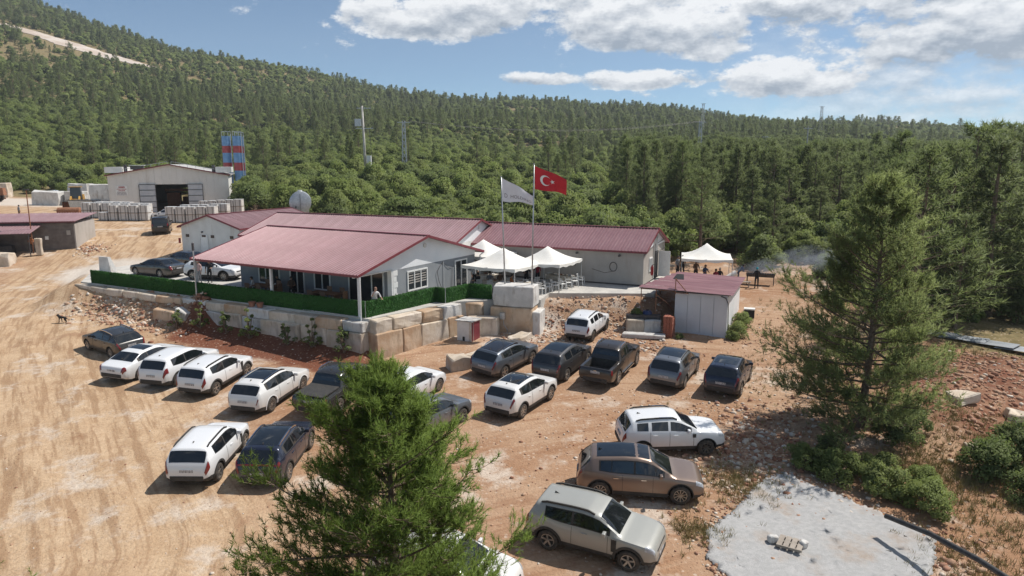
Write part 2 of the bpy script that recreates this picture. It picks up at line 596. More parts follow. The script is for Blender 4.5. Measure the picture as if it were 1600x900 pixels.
def ground_mat():
    m, nt, b, out = new_mat('dirt')
    P = nt.node('ShaderNodeTexCoord').outputs['Object']
    za = nt.node('ShaderNodeAttribute', attribute_name='zones')
    zr, zg, zb = nt.sep(za.outputs['Color'])
    zw = za.outputs['Alpha']
    big = nt.noise(P, 0.16, 4, 0.6)
    mid = nt.noise(P, 0.9, 4, 0.68)
    fine = nt.noise(P, 7.0, 3, 0.75)
    grit = nt.node('ShaderNodeTexVoronoi')
    nt.l.new(P, grit.inputs['Vector'])
    grit.inputs['Scale'].default_value = 5.5
    gv = grit.outputs['Color']
    gd = grit.outputs['Distance']
    c_lot = nt.mix(nt.smooth(big, 0.35, 0.65), (0.355, 0.205, 0.12), (0.455, 0.305, 0.20))
    c_road = nt.mix(nt.smooth(mid, 0.3, 0.7), (0.47, 0.32, 0.195), (0.57, 0.415, 0.27))
    # streaks left by tyres, along the road's own run
    st = nt.noise(nt.attr('trk'), 2.6, 3, 0.62)
    st2 = nt.noise(nt.attr('trk2'), 2.4, 3, 0.62)
    c_road = nt.mix(nt.smooth(st, 0.46, 0.60, 0, 0.72), c_road, (0.32, 0.20, 0.115))
    c_lot = nt.mix(nt.smooth(st2, 0.5, 0.64, 0, 0.55), c_lot, (0.28, 0.15, 0.085))
    c_lot = nt.mix(nt.smooth(st2, 0.45, 0.3, 0, 0.35), c_lot, (0.55, 0.41, 0.29))
    edge = nt.math('ADD', zr, nt.math('MULTIPLY', nt.math('SUBTRACT', mid, 0.5), 0.7))
    c = nt.mix(nt.smooth(edge, 0.12, 0.6), c_lot, c_road)
    # damp dark stain patches and bleached dust
    patch = nt.noise(P, 0.33, 5, 0.7)
    stain = nt.smooth(patch, 0.57, 0.70, 0, 0.5)
    c = nt.mix(stain, c, (0.24, 0.12, 0.065))
    c = nt.mix(nt.smooth(patch, 0.48, 0.33, 0, 0.75), c, (0.64, 0.56, 0.47))
    redf = nt.math('ADD', zg, nt.math('MULTIPLY', nt.math('SUBTRACT', mid, 0.5), 0.8))
    c = nt.mix(nt.smooth(redf, 0.25, 0.65, 0, 0.95), c, nt.mix(fine, (0.115, 0.036, 0.022), (0.20, 0.072, 0.042)))
    palef = nt.math('ADD', zb, nt.math('MULTIPLY', nt.math('SUBTRACT', mid, 0.5), 0.5))
    c = nt.mix(nt.smooth(palef, 0.25, 0.6, 0, 0.9), c, nt.mix(fine, (0.56, 0.50, 0.43), (0.68, 0.63, 0.56)))
    woodc = nt.mix(nt.smooth(mid, 0.35, 0.65), (0.15, 0.13, 0.06), (0.26, 0.21, 0.11))
    wf = nt.math('ADD', zw, nt.math('MULTIPLY', nt.math('SUBTRACT', big, 0.5), 0.6))
    c = nt.mix(nt.smooth(wf, 0.3, 0.65), c, woodc)
    # stones in the surface
    sepc = nt.sep(gv)
    stone = nt.math('MULTIPLY', nt.smooth(sepc[0], 0.62, 0.8), nt.smooth(gd, 0.42, 0.2))
    stone = nt.math('MULTIPLY', stone, nt.math('SUBTRACT', 0.62, nt.math('MULTIPLY', zr, 0.5)))
    c = nt.mix(stone, c, nt.mix(sepc[1], (0.42, 0.27, 0.18), (0.66, 0.56, 0.46)))
    c = nt.mix(nt.math('MULTIPLY', nt.smooth(fine, 0.35, 0.7), 0.30), c, (0.23, 0.12, 0.07))
    nt.l.new(c, b.inputs['Base Color'])
    b.inputs['Roughness'].default_value = 0.95
    b.inputs['Specular IOR Level'].default_value = 0.1
    bn = nt.node('ShaderNodeBump')
    bn.inputs['Strength'].default_value = 0.9
    bn.inputs['Distance'].default_value = 0.07
    h = nt.math('MULTIPLY', fine, 1.0)
    nt.l.new(h, bn.inputs['Height'])
    nt.l.new(bn.outputs[0], b.inputs['Normal'])
    return m


build_ground()
# ------------------------------------------------------------------ vegetation
PINE = leaf_mat('pine_needles', ((0.157, 0.211, 0.079), (0.273, 0.325, 0.133), (0.209, 0.238, 0.116)), 0.5)
PINE_NEAR = leaf_mat('pine_needles_fresh', ((0.165, 0.260, 0.050), (0.320, 0.430, 0.105), (0.20, 0.29, 0.06)), 0.5, 1.6)
PINE_BIG = leaf_mat('pine_needles_olive', ((0.267, 0.336, 0.116), (0.487, 0.557, 0.22), (0.325, 0.383, 0.151)), 0.5, 1.2)
LEAF = leaf_mat('scrub_leaves', ((0.191, 0.255, 0.075), (0.325, 0.377, 0.116), (0.238, 0.273, 0.099)), 0.5, 0.9)
LEAF_D = leaf_mat('dark_scrub_leaves', ((0.139, 0.191, 0.065), (0.238, 0.29, 0.104), (0.186, 0.22, 0.087)), 0.5, 0.9)
BARK = mat('bark', (0.13, 0.09, 0.06), (0.22, 0.165, 0.12), 9, 0.95, bump=0.02)


def unit(a):
    return a / np.maximum(np.linalg.norm(a, axis=-1, keepdims=True), 1e-9)


def tri_leaves(rng, pos, dirs, length, width):
    """a thin triangle per leaf: base at pos, tip along dirs"""
    n = len(pos)
    side = unit(np.cross(dirs, rng.normal(size=(n, 3))))
    length = length * rng.uniform(0.65, 1.25, (n, 1))
    v = np.empty((n, 3, 3))
    v[:, 0] = pos - side * width / 2
    v[:, 1] = pos + side * width / 2
    v[:, 2] = pos + dirs * length
    return v.reshape(-1, 3), np.arange(n * 3).reshape(n, 3)


def quad_leaves(rng, pos, nrm, size, asp=0.6):
    n = len(pos)
    a = unit(np.cross(nrm, rng.normal(size=(n, 3))))
    b = np.cross(nrm, a)
    s = size * rng.uniform(0.6, 1.3, (n, 1))
    v = np.empty((n, 4, 3))
    v[:, 0] = pos - a * s * 0.5
    v[:, 1] = pos - b * s * asp * 0.5 + nrm * s * 0.08
    v[:, 2] = pos + a * s * 0.5
    v[:, 3] = pos + b * s * asp * 0.5 + nrm * s * 0.08
    return v.reshape(-1, 3), np.arange(n * 4).reshape(n, 4)


def make_pine(seed, Hh, Rr, nb, ns, kt, needles, nl, nw, base=0.14, tl=0.3, spread=0.75, power=0.75, gap=0.0, lean=0.0, mt=None, twigs=False, sparse_top=0.0):
    """trunk with limbs, and a crown of needle tufts carried on side twigs"""
    rng = np.random.default_rng(seed)
    mb = MB()
    UP = np.array([0, 0, 1.0])
    sway = rng.normal(size=2) * 0.012 * Hh + np.array([lean, 0])
    tq = np.linspace(0, 1, 9)
    tp = [(sway[0] * (q ** 1.6), sway[1] * math.sin(q * 2.5) * 0.6, Hh * q) for q in tq]
    r0 = Hh * 0.0145 + 0.02
    mb.tube(tp, [r0 * (1 - q) ** 0.8 + 0.012 for q in tq], 7, cap=False)
    tpa = np.array(tp)
    P, D = [], []
    az = rng.uniform(0, 6.28)
    sector = rng.uniform(0.60, 1.18, 11)
    bq = np.linspace(0, 1, 5)
    for i in range(nb):
        t = base + (0.985 - base) * ((i + rng.uniform(0, 1)) / nb) ** 0.92
        if rng.uniform() < gap:
            continue
        az += 2.4 + rng.normal() * 0.4
        prof = (1 - t) ** power * min(1.0, 0.62 + (t - base) / 0.25)
        L = Rr * max(prof, 0.08) * rng.uniform(0.68, 1.12) * sector[int((az % 6.2832) / 6.2832 * 11) % 11]
        p0 = np.array([np.interp(t, tq, tpa[:, j]) for j in range(3)])
        pitch = 0.02 + 0.80 * t ** 1.5 + rng.normal() * 0.15
        bend = rng.normal() * 0.25
        pts = []
        for q in bq:
            a2 = az + bend * q
            out = np.array([math.cos(a2), math.sin(a2), 0])
            pts.append(p0 + out * L * q * math.cos(pitch) + UP * L * (q * math.sin(pitch) + 0.20 * q * q - 0.12 * q * (1 - t)))
        pts = np.array(pts)
        mb.tube(pts, [max(0.007, 0.016 * L * (1 - q) + 0.006) for q in bq], 4, cap=False)
        n = max(3, int(ns * (0.45 + 0.75 * L / Rr) * (1 - sparse_top * t)))
        for j in range(n):
            q = rng.uniform(0.18, 1.0) ** 0.75
            c = np.array([np.interp(q, bq, pts[:, k]) for k in range(3)])
            a2 = az + bend * q + rng.choice((-1, 1)) * rng.uniform(0.25, 1.25)
            d = np.array([math.cos(a2), math.sin(a2), 0]) * 0.9 + UP * rng.normal(0.38, 0.3)
            d /= np.linalg.norm(d)
            l = L * rng.uniform(0.14, 0.38) * (1.2 - 0.55 * q) + tl * 0.6
            e = c + d * l + UP * l * 0.15
            if twigs:
                mb.tube([c, c + d * l * 0.5, e], [0.010, 0.007, 0.004], 3, cap=False)
            for k in range(kt):
                w = (k + rng.uniform(0.3, 1)) / kt
                P.append(c + (e - c) * w + rng.normal(size=3) * 0.06 * l)
                D.append(d * 0.75 + UP * (0.35 + 0.5 * w) + rng.normal(size=3) * 0.38)
    top = tpa[-1]
    for q in range(max(6, kt * 4)):
        P.append(top + rng.normal(size=3) * 0.045 * Rr - UP * rng.uniform(0, 0.08 * Hh))
        D.append(np.array([rng.normal() * 0.35, rng.normal() * 0.35, 1.0]))
    P, D = np.array(P), unit(np.array(D))
    n = len(P)
    ts = rng.uniform(0.75, 1.3, (n, 1, 1))
    pos = P[:, None, :] + D[:, None, :] * rng.uniform(0, 1, (n, needles, 1)) * tl * ts
    dirs = unit(D[:, None, :] + rng.normal(size=(n, needles, 3)) * spread)
    v, f = tri_leaves(rng, pos.reshape(-1, 3), dirs.reshape(-1, 3), nl, nw)
    rad = v - np.array([0, 0, 1]) * (v[:, 2:3] * 0.92)
    nr = unit(unit(rad) * 0.7 + UP * 0.55 + np.repeat(rng.normal(size=(len(f), 3)), 3, axis=0) * 0.33)
    return mb.mesh('trunk', [BARK], smooth=True), np_mesh('crown', v, f, [mt or PINE], normals=nr), n


def make_shrub(seed, rad, hgt, lumps, leaves, size, mt, stem=True, open_=0.0):
    rng = np.random.default_rng(seed)
    mb = MB()
    C, S = [], []
    for i in range(lumps):
        a = rng.uniform(0, 6.28)
        q = math.sqrt(rng.uniform(0, 1))
        h = rng.uniform(0.18, 1.0)
        rr = rad * q * (1 - 0.55 * h * h) * 0.85
        C.append((rr * math.cos(a), rr * math.sin(a), hgt * h * (1 - 0.22 * q)))
        S.append(rad * rng.uniform(0.13, 0.40))
    C, S = np.array(C), np.array(S)
    if stem:
        for c in C[: min(9, lumps)]:
            mb.tube([(0, 0, 0), (c[0] * 0.35, c[1] * 0.35, c[2] * 0.45), tuple(c)], [0.02 * hgt + 0.015, 0.012 * hgt + 0.01, 0.008], 5, cap=False)
    d = unit(rng.normal(size=(lumps, leaves, 3)) + np.array([0, 0, 0.35]))
    rr = rng.uniform(0.45, 1.08, (lumps, leaves, 1)) ** 0.6
    pos = C[:, None, :] + d * S[:, None, None] * rr * np.array([1, 1, 0.85])
    nr = unit(d + rng.normal(size=d.shape) * 0.55)
    pos = pos.reshape(-1, 3)
    nr = nr.reshape(-1, 3)
    ok = pos[:, 2] > 0.03
    v, f = quad_leaves(rng, pos[ok], nr[ok], size)
    ctr = np.array([0, 0, hgt * 0.35])
    nrm = unit(unit(v - ctr) * 0.55 + np.repeat(nr[ok], 4, axis=0) * 0.45 + np.array([0, 0, 0.45]) + np.repeat(rng.normal(size=(len(f), 3)), 4, axis=0) * 0.2)
    return mb.mesh('stem', [BARK], smooth=True), np_mesh('crown', v, f, [mt], normals=nrm)


def plant(name, tr, cr, loc, rz, sc, label, cat, group=None, trunk='trunk'):
    t = thing(name, loc, rz, label, cat, group)
    t.scale = sc if hasattr(sc, '__len__') else (sc, sc, sc)
    link(trunk, tr, t)
    link('crown', cr, t)
    return t


# wood variants used for the forest (about 10 m and 6 m pines, maquis scrub)
PV = [make_pine(10 + i, 10.0, r, nb, 8, 3, 8, 0.36, 0.050, base=b, tl=0.34, power=pw, gap=g, spread=0.75, sparse_top=0.2)
      for i, (r, nb, b, pw, g) in enumerate([(3.1, 60, 0.06, 0.72, 0.04), (2.7, 54, 0.10, 0.62, 0.08), (3.4, 58, 0.10, 0.52, 0.10), (2.3, 60, 0.05, 0.85, 0.0), (3.0, 44, 0.20, 0.45, 0.12)])]
SV = [make_shrub(40 + i, 1.9, h, 30, 150, 0.19, mt) for i, (h, mt) in enumerate([(2.2, LEAF), (2.8, LEAF_D), (1.7, LEAF), (3.2, LEAF), (2.4, LEAF_D)])]
LOW = [make_pine(70 + i, hh, r, 32, 6, 2, 6, 0.75, 0.13, base=b, tl=0.5, power=pw, spread=0.85) for i, (hh, r, b, pw) in enumerate([(9.0, 2.9, 0.06, 0.7), (8.0, 3.0, 0.1, 0.5), (7.0, 3.3, 0.08, 0.42)])]
LOWS = [make_shrub(80 + i, 1.9, h, 16, 50, 0.42, mt, stem=False) for i, (h, mt) in enumerate([(2.3, LEAF), (2.6, LEAF_D), (1.8, LEAF)])]


def proto_collection(name, pairs):
    c = bpy.data.collections.new(name)
    for i, meshes in enumerate(pairs):
        bm = bmesh.new()
        mats = []
        for me in meshes:
            n0 = len(bm.faces)
            bm.from_mesh(me)
            bm.faces.ensure_lookup_table()
            for fc in bm.faces[n0:]:
                fc.material_index = len(mats)
            mats.append(me.materials[0])
        me = bpy.data.meshes.new('%s_%02d' % (name, i))
        bm.to_mesh(me)
        bm.free()
        for m in mats:
            me.materials.append(m)
        o = bpy.data.objects.new('%s_%02d' % (name, i), me)
        c.objects.link(o)
    return c


def scatter(name, pts, scl, rot, idx, coll, label):
    me = bpy.data.meshes.new(name)
    me.from_pydata([tuple(p) for p in pts], [], [])
    for nm, ty, arr in (('psc', 'FLOAT', scl), ('prot', 'FLOAT', rot), ('pidx', 'INT', idx)):
        a = me.attributes.new(nm, ty, 'POINT')
        a.data.foreach_set('value', np.asarray(arr, np.int32 if ty == 'INT' else np.float32))
    o = link(name, me)
    ng = bpy.data.node_groups.new(name, 'GeometryNodeTree')
    ng.interface.new_socket('Geometry', in_out='INPUT', socket_type='NodeSocketGeometry')
    ng.interface.new_socket('Geometry', in_out='OUTPUT', socket_type='NodeSocketGeometry')
    N, Lk = ng.nodes, ng.links
    gi, go = N.new('NodeGroupInput'), N.new('NodeGroupOutput')
    iop = N.new('GeometryNodeInstanceOnPoints')
    ci = N.new('GeometryNodeCollectionInfo')
    ci.inputs['Collection'].default_value = coll
    ci.inputs['Separate Children'].default_value = True
    ci.inputs['Reset Children'].default_value = True

    def at(nm, ty):
        q = N.new('GeometryNodeInputNamedAttribute')
        q.data_type = ty
        q.inputs['Name'].default_value = nm
        return q.outputs['Attribute']
    cx = N.new('ShaderNodeCombineXYZ')
    Lk.new(at('prot', 'FLOAT'), cx.inputs[2])
    Lk.new(gi.outputs[0], iop.inputs['Points'])
    Lk.new(ci.outputs[0], iop.inputs['Instance'])
    iop.inputs['Pick Instance'].default_value = True
    Lk.new(at('pidx', 'INT'), iop.inputs['Instance Index'])
    Lk.new(cx.outputs[0], iop.inputs['Rotation'])
    Lk.new(at('psc', 'FLOAT'), iop.inputs['Scale'])
    Lk.new(iop.outputs[0], go.inputs[0])
    md = o.modifiers.new('scatter', 'NODES')
    md.node_group = ng
    tag(o, label, None, kind='stuff')
    return o


def in_clearing(x, y):
    """bare ground where nothing tall grows"""
    c = inside(x, y, [(-36, 60), (-36, 72), (-20, 88), (-8, 70), (0, 68), (16, 58), (20, 57), (25, 48), (24, 38), (17, 34), (13, 15), (-40, -5), (-120, 40), (-120, 128), (-62, 138), (-40, 128), (-38, 95), (-34, 78), (-35, 62)])
    k = x / np.maximum(y, 1)
    c |= (k < -0.335) & (y < 118) | (np.hypot(x + 24, y - 79) < 5.5) | ((k < -0.22) & (y < 86)) | ((x > 14) & (x < 28) & (y > 48) & (y < 64))
    return c


def wood_points(rng, n, ymin, ymax, kmin, kmax):
    y = np.sqrt(rng.uniform(ymin ** 2, ymax ** 2, n))
    k = rng.uniform(kmin, kmax, n)
    return y * k, y


def build_woods():
    rng = np.random.default_rng(5)
    # ---- individual pines of the near wood, right of the yard and behind the buildings
    cand = []

    def take(n, ylo, yhi, klo, khi, dmin, store):
        tries = 0
        while n > 0 and tries < 60000:
            tries += 1
            y = math.sqrt(rng.uniform(ylo ** 2, yhi ** 2))
            k = rng.uniform(klo, khi)
            x = k * y
            if in_clearing(np.array([x]), np.array([y]))[0]:
                continue
            if any((x - q[0]) ** 2 + (y - q[1]) ** 2 < dmin * dmin for q in cand):
                continue
            cand.append((x, y))
            store.append((x, y))
            n -= 1
    A, B, C = [], [], []
    take(34, 43, 70, 0.53, 0.86, 2.5, A)         # front rank of the right-hand wood
    take(105, 66, 150, 0.24, 0.80, 3.0, A)
    take(120, 66, 125, -0.40, 0.34, 2.6, B)      # scrub behind the buildings
    take(40, 95, 170, -0.42, 0.30, 5.0, C)       # pines standing in that scrub
    used = set()
    for x, y in A:
        i = rng.integers(0, 5)
        big = (rng.uniform(0.95, 1.35) if y < 90 else rng.uniform(0.8, 1.3)) * (0.72 if x / y < 0.42 else 1.0)
        if rng.uniform() < 0.3:
            big *= 0.6
        plant('pine_tree', PV[i][0], PV[i][1], (x, y, gz(x, y) - 0.1), rng.uniform(0, 6.28), (big * 1.25, big * 1.25, big * rng.uniform(0.82, 1.05)),
              'tall pine in the front rank of the wood beside the tin sheets' if y < 70 and x / y > 0.5 else 'grey-green pine deeper in the dense wood at the right', 'pine tree', 'pines of the right-hand wood')
    for x, y in B:
        i = rng.integers(0, 5)
        s = rng.uniform(0.85, 1.7)
        plant('scrub_bush', SV[i][0], SV[i][1], (x, y, gz(x, y) - 0.05), rng.uniform(0, 6.28), (s, s, s * rng.uniform(0.8, 1.2)),
              'rounded bright green bush in the scrub behind the red roofs', 'bush', 'bushes behind the red-roofed buildings', 'stem')
    for x, y in ((-41.5, 109), (-40, 106.5), (-42.5, 113), (-40.3, 112), (-44, 118), (-42, 117), (-46, 123.5), (-38.5, 104), (-37, 108)):
        i = rng.integers(0, 5)
        s = rng.uniform(1.5, 2.1)
        plant('scrub_bush', SV[i][0], SV[i][1], (x, y, gz(x, y) - 0.05), rng.uniform(0, 6.28), s,
              'tall green bush crowding the right side of the hangar', 'bush', 'bushes beside the hangar', 'stem')
    for x, y in C:
        i = rng.integers(0, 5)
        s = rng.uniform(0.5, 1.0)
        plant('pine_tree', PV[i][0], PV[i][1], (x, y, gz(x, y) - 0.1), rng.uniform(0, 6.28), s,
              'slender dark pine rising from the scrub behind the red roofs', 'pine tree', 'pines in the scrub behind the buildings')
    # ---- the rest of the wood, one mass
    def clear(x, y):
        c = in_clearing(x, y)
        scar = (seg_dist(x, y, (-372, 530), (-262, 512)) < 13) | (seg_dist(x, y, (-330, 515), (-300, 510)) < 16) | (seg_dist(x, y, (-128, 330), (-112, 326)) < 4) | (seg_dist(x, y, (-106, 335), (-92, 334)) < 3.5)
        scar |= (seg_dist(x, y, (75, 205), (82, 240)) < 3.5) | (seg_dist(x, y, (-26, 134), (-16, 140)) < 2.2) | (seg_dist(x, y, (50, 212), (66, 214)) < 3.0) | (seg_dist(x, y, (57, 226), (63.5, 256)) < 7)
        return c | scar
    lo = proto_collection('far_pine', [LOW[i][:2] for i in range(3)])
    hi = proto_collection('mid_pine', [PV[i][:2] for i in range(5)])
    sh = proto_collection('mid_scrub', [SV[i] for i in range(5)])
    shl = proto_collection('far_scrub', [LOWS[i][1:] for i in range(3)])

    def mass(name, n, ylo, yhi, klo, khi, coll, nv, s0, s1, label, dens=None, avoid=None):
        x, y = wood_points(rng, n, ylo, yhi, klo, khi)
        m = ~clear(x, y)
        if dens is not None:
            m &= rng.uniform(0, 1, n) < dens(x, y)
        if avoid is not None and len(avoid):
            av = np.array(avoid)
            d = np.min(np.hypot(x[:, None] - av[None, :, 0], y[:, None] - av[None, :, 1]), axis=1)
            m &= d > 1.6
        x, y = x[m], y[m]
        z = ground_z(x, y) - 0.15
        scatter(name, np.stack([x, y, z], 1), rng.uniform(s0, s1, len(x)), rng.uniform(0, 6.28, len(x)), rng.integers(0, nv, len(x)), coll, label)

    pine_left = lambda x, y: np.clip(0.30 + vnoise(x, y, 70, 21) * 1.1 + smoothstep(300, 560, y) * 0.35, 0.04, 1)
    mass('hillside_pine_wood', 7500, 170, 420, -0.95, 0.95, hi, 5, 0.3, 1.1, 'pine wood covering the near hillside', pine_left, A + C)
    mass('far_pine_wood', 22000, 420, 930, -1.0, 0.95, lo, 3, 0.45, 1.25, 'far pine wood along the hill ridge', lambda x, y: np.clip(0.42 + vnoise(x, y, 90, 23) * 1.3, 0.06, 1))
    mass('hillside_scrub', 15000, 66, 330, -0.98, 0.95, sh, 5, 0.7, 1.75, 'green maquis scrub covering the slopes', lambda x, y: np.clip(0.95 + vnoise(x, y, 26, 31) * 2.4 * smoothstep(110, 160, y), 0.05, 1), None)
    mass('far_scrub', 26000, 330, 860, -1.0, 0.95, shl, 3, 1.0, 2.0, 'far scrub between the pines on the hill', lambda x, y: np.clip(0.85 + vnoise(x, y, 45, 33) * 2.2, 0.05, 1), None)
    mass('wood_understorey', 1500, 46, 170, 0.34, 0.95, sh, 5, 0.6, 1.25, 'low scrub on the floor of the pine wood', None, A)
    mass('right_pine_wood', 2600, 82, 260, 0.16, 0.95, hi, 5, 0.7, 1.1, 'dense pine wood behind the front trees at the right', None, A)


build_woods()
# ------------------------------------------------------------------ building materials
CONC = mat('concrete', (0.42, 0.40, 0.37), (0.54, 0.51, 0.46), 1.1, 0.9, bump=0.01)
ROOF = mat('maroon_sheet', (0.225, 0.112, 0.122), (0.275, 0.150, 0.158), 0.7, 0.42, metal=0.15, rnd=0.07, stain=((0.42, 0.34, 0.32), 0.35, (5, 0.25, 1), 0.8))
ROOF_OLD = mat('faded_maroon_sheet', (0.26, 0.152, 0.16), (0.32, 0.20, 0.208), 0.5, 0.5, metal=0.1, rnd=0.06, stain=((0.44, 0.37, 0.35), 0.4, (4, 0.3, 1), 0.8))
MAROON = mat('maroon_trim', (0.16, 0.025, 0.035), (0.20, 0.04, 0.05), 2, 0.45)
WALLW = mat('white_wall_panel', (0.62, 0.61, 0.58), (0.69, 0.68, 0.65), 0.8, 0.7, stain=((0.38, 0.31, 0.25), 0.35, (1.5, 1.5, 0.25), 1.0))
GABLE = mat('white_gable_board', (0.74, 0.76, 0.78), (0.80, 0.81, 0.82), 0.8, 0.6)
WALLB = mat('beige_wall_panel', (0.37, 0.34, 0.305), (0.42, 0.385, 0.35), 0.6, 0.75, stain=((0.25, 0.19, 0.14), 0.3, (1.5, 1.5, 0.25), 1.0))
WALLG = mat('grey_render', (0.22, 0.235, 0.25), (0.26, 0.275, 0.29), 0.8, 0.85)
WHITE = mat('white_paint', (0.78, 0.78, 0.76), (0.70, 0.70, 0.68), 3, 0.5)
DARK = mat('dark_opening', (0.012, 0.012, 0.014), (0.02, 0.02, 0.02), 2, 0.8)
GLASSD = mat('window_glass', (0.02, 0.025, 0.03), (0.035, 0.04, 0.045), 1.5, 0.08, spec=0.7)
STEEL = mat('galvanised_steel', (0.42, 0.43, 0.44), (0.52, 0.53, 0.54), 5, 0.4, metal=0.7)
DSTEEL = mat('dark_steel', (0.06, 0.06, 0.065), (0.10, 0.09, 0.085), 6, 0.55, metal=0.4)
RUST = mat('rusty_steel', (0.22, 0.09, 0.045), (0.32, 0.15, 0.08), 5, 0.85)
STONE = mat('travertine_block', (0.50, 0.41, 0.31), (0.63, 0.55, 0.46), 1.2, 0.9, bump=0.03, bscale=6, rnd=0.14, stain=((0.20, 0.14, 0.09), 0.55, (1.6, 1.6, 0.5), 1.3))
STONE_O = mat('orange_travertine_block', (0.46, 0.30, 0.185), (0.56, 0.43, 0.31), 0.9, 0.9, bump=0.03, bscale=6, rnd=0.14, stain=((0.20, 0.14, 0.09), 0.55, (1.6, 1.6, 0.5), 1.3))
STONE_W = mat('white_marble_block', (0.50, 0.485, 0.46), (0.62, 0.60, 0.57), 1.3, 0.85, bump=0.02, bscale=6, rnd=0.14, stain=((0.20, 0.14, 0.09), 0.55, (1.6, 1.6, 0.5), 1.3))


def roof_panel_mesh(name, width, slope_len, m, ribs=4, rib_h=0.035):
    prof = []
    for i in range(ribs):
        a, b = width * i / ribs, width * (i + 1) / ribs
        q = (b - a)
        prof += [(a + 0.004 if i == 0 else a, 0), (a + q * 0.30, 0), (a + q * 0.40, rib_h), (a + q * 0.60, rib_h), (a + q * 0.70, 0)]
    prof.append((width - 0.006, 0))
    n = len(prof)
    v = [(x, 0, z) for x, z in prof] + [(x, slope_len, z) for x, z in prof]
    f = [(i, i + 1, n + i + 1, n + i) for i in range(n - 1)]
    k = len(v)
    v += [(0.004, 0, -0.04), (width - 0.006, 0, -0.04), (width - 0.006, slope_len, -0.04), (0.004, slope_len, -0.04)]
    f += [(k + 3, k + 2, k + 1, k), (k, k + 1, n - 1, 0), (k + 2, k + 3, n, 2 * n - 1), (k + 3, k, 0, n), (k + 1, k + 2, 2 * n - 1, n - 1)]
    mb = MB().add(v, f)
    return mb.mesh(name, [m])


def gabled(name, origin, rz, L, W, eave, ridge, label, wall_m, gable_m, roof_m, over=0.4, front_set=None, foundation=0.0, pw=1.0, yr=None, gable_top=None):
    """a gabled building; local x runs along the ridge (0 = near right end, -L = far end), y across, z up"""
    b = thing(name, origin, rz, label, 'building')
    yr = W / 2 if yr is None else yr
    roof = MB()
    # ridge cap and maroon edge trims
    roof.bar((-L, yr, ridge + 0.045), (0, yr, ridge + 0.045), 0.30, 0.03)
    for x in (-L - 0.012, 0.012):
        roof.bar((x, 0, eave - 0.03), (x, yr, ridge - 0.03), 0.03, 0.16)
        roof.bar((x, yr, ridge - 0.03), (x, W, eave - 0.03), 0.03, 0.16)
    roof.bar((-L, -0.03, eave - 0.06), (0, -0.03, eave - 0.06), 0.05, 0.14)
    roof.bar((-L, W + 0.03, eave - 0.06), (0, W + 0.03, eave - 0.06), 0.05, 0.14)
    r = roof.build('roof', MAROON, b)
    npan = int(round(L / pw))
    w = L / npan
    for side in (0, 1):
        dy, dz = (yr if side == 0 else W - yr), ridge - eave
        sl = math.hypot(dy, dz)
        me = roof_panel_mesh('roof_panel', w, sl, roof_m)
        rr = random.Random(name + str(side))
        for i in range(npan):
            o = link('roof_panel', me, r)
            if side == 0:
                o.location = (-L + i * w, 0, eave + rr.uniform(0, 0.008))
                o.rotation_euler = (math.atan2(dz, dy), 0, 0)
            else:
                o.location = (-L + (i + 1) * w, W, eave + rr.uniform(0, 0.008))
                o.rotation_euler = (math.atan2(dz, dy), 0, PI)
    fs = over if front_set is None else front_set
    x0, x1, y0, y1 = -L + over, -over, fs, W - over
    hw = gable_top if gable_top is not None else eave + (ridge - eave) * min(fs, over) / yr - 0.07
    wl = MB()
    t = 0.12
    wl.box(((x0 + x1) / 2, y0 + t / 2, (foundation + hw) / 2), (x1 - x0, t, hw - foundation))
    wl.box(((x0 + x1) / 2, y1 - t / 2, (foundation + hw) / 2), (x1 - x0, t, hw - foundation))
    for x in (x0 + t / 2, x1 - t / 2):
        wl.box((x, (y0 + y1) / 2, (foundation + hw) / 2), (t, y1 - y0 - 2 * t - 0.002, hw - foundation))
    wl.build('wall', wall_m, b)
    slope1, slope2 = (ridge - eave) / yr, (ridge - eave) / (W - yr)
    for x in (x0 - 0.004, x1 - t + 0.004):
        g = MB()
        ya, yb = (0.12 if front_set else over), W - over

        def top(y):
            return (eave + slope1 * y if y < yr else eave + slope2 * (W - y)) - 0.06
        za = hw + 0.004
        poly = [(ya, za), (yb, za), (yb, max(za + 0.01, top(yb))), (yr, top(yr)), (ya, max(za + 0.01, top(ya)))]
        vs = [(x, y, z) for y, z in poly] + [(x + t, y, z) for y, z in poly]
        g.add(vs, [(4, 3, 2, 1, 0), (5, 6, 7, 8, 9)] + [(i, (i + 1) % 5, 5 + (i + 1) % 5, 5 + i) for i in range(5)])
        g.build('gable', gable_m, b)
    return b, dict(x0=x0, x1=x1, y0=y0, y1=y1, hw=hw)


